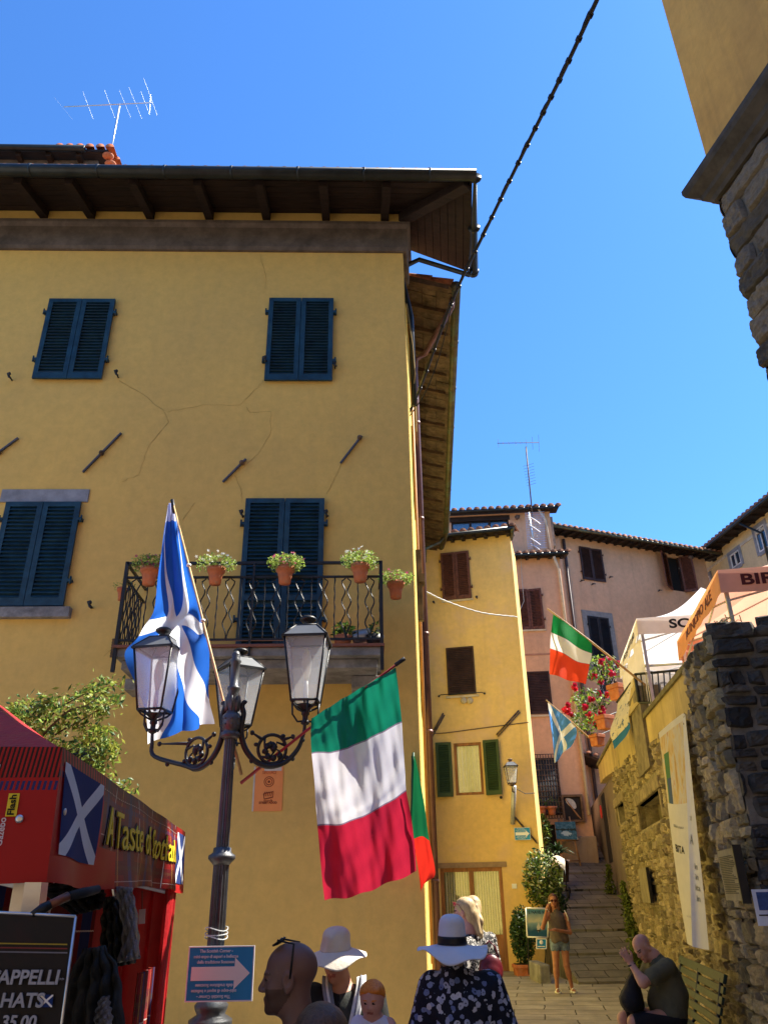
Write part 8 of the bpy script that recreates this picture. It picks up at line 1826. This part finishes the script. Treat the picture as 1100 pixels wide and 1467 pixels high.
tb+=[('c',tuple(ch),tuple(nb),.095,.06,.05),('c',tuple(pel.lerp(ch,.3)+fwd*.06),tuple(pel+fwd*.05+Zv*.02),.12,.11,.06)]
arms=[];hn=[]
for q,s in ((1,shs[1]),(-1,shs[0])):
    e=q9(921,1408,-.22 if s.y<ch.y else .20); w_=q9(903,1380,-.12 if s.y<ch.y else .10); arms+=limb(s,e,.052,.044); hn+=limb(e,w_,.043,.030,bulge=.043,at=.1)
    hn+=hand(w_,V3((-.5,-.15 if s.y<ch.y else .1,.8)),V3((0,1 if s.y<ch.y else -1,.1)),1.0,.5,1 if s.y<ch.y else -1)
legs=[];th=[]
for q in (-1,1):
    hp=pel+rb*q*.09+V3((0,0,-.04)); kn=q9(900,1452,.0)+rb*q*.12; kn.z=hp.z-.02; an=V3((kn.x+.03,kn.y,zg(Y9)+.09)); th+=limb(hp,kn,.095,.066); legs+=limb(kn,an,.062,.040,bulge=.064)+[('c',tuple(an+V3((.04,0,-.04))),tuple(an+V3((-.17,0,-.055))),.045,.032,.02)]
bmesh_obj('body',[blob(L+tb+arms+hn+th+legs,.0085)],[SK2 if False else skin('ruddy_skin',(.46,.25,.17)),EYE,LIP,BRW],p9,mf)
OLV=mat('olive_tshirt',(.085,.080,.045),.85,var=.15,bmp=.5,bs=14,dist=.02); BSH=mat('black_shorts_cloth',(.010,.010,.012),.85,var=.2,bmp=.4,bs=14,dist=.02)
slv=[('c',a[1],tuple(V3(a[1]).lerp(V3(a[2]),.62)),.062,.066,.03) for a in arms]
bmesh_obj('t_shirt',[blob(tb+slv,.009,inflate=.014,cut=lambda X,Y,Z:np.maximum(Z-(nb.z+.0+(X-nb.x)*.5),pel.z-.07-Z),noise=.0022)],[OLV],p9)
bmesh_obj('shorts',[blob(tb[:2]+tb[3:4]+th,.010,inflate=.018,cut=lambda X,Y,Z:np.maximum(Z-pel.z+.02-(pel.x-X)*.15,(pel.x-.41)-X),noise=.002)],[BSH],p9)
mb=MB(); w_=q9(904,1382,-.12); mb.tube([w_+V3((.034*math.cos(a),.034*math.sin(a),.010*math.cos(a))) for a in [k*PI/8 for k in range(16)]],.009,6,close=True); mb.build('wristwatch',BLK,p9)
c=q9(906,1420,-.02); t=thing('rucksack','soft black bag standing on the knees of the seated man','bag',tuple(c-Zv*.25)); 
bmesh_obj('bag_body',[blob([('c',tuple(q9(907,1398,0)),tuple(q9(903,1432,0)),.045,.11,.05),('c',tuple(q9(909,1402,.08)),tuple(q9(908,1436,.10)),.04,.10,.05),('c',tuple(q9(906,1402,-.08)),tuple(q9(903,1434,-.10)),.04,.10,.05)],.010,noise=.003)],[BSH],t)
mb=MB(); a=q9(906,1394,0); mb.tube([a+V3((0,-.04,-.02)),a+V3((-.01,-.03,.06)),a+V3((-.01,.03,.06)),a+V3((0,.04,-.02))],.009,6); mb.build('strap',BLK,t)
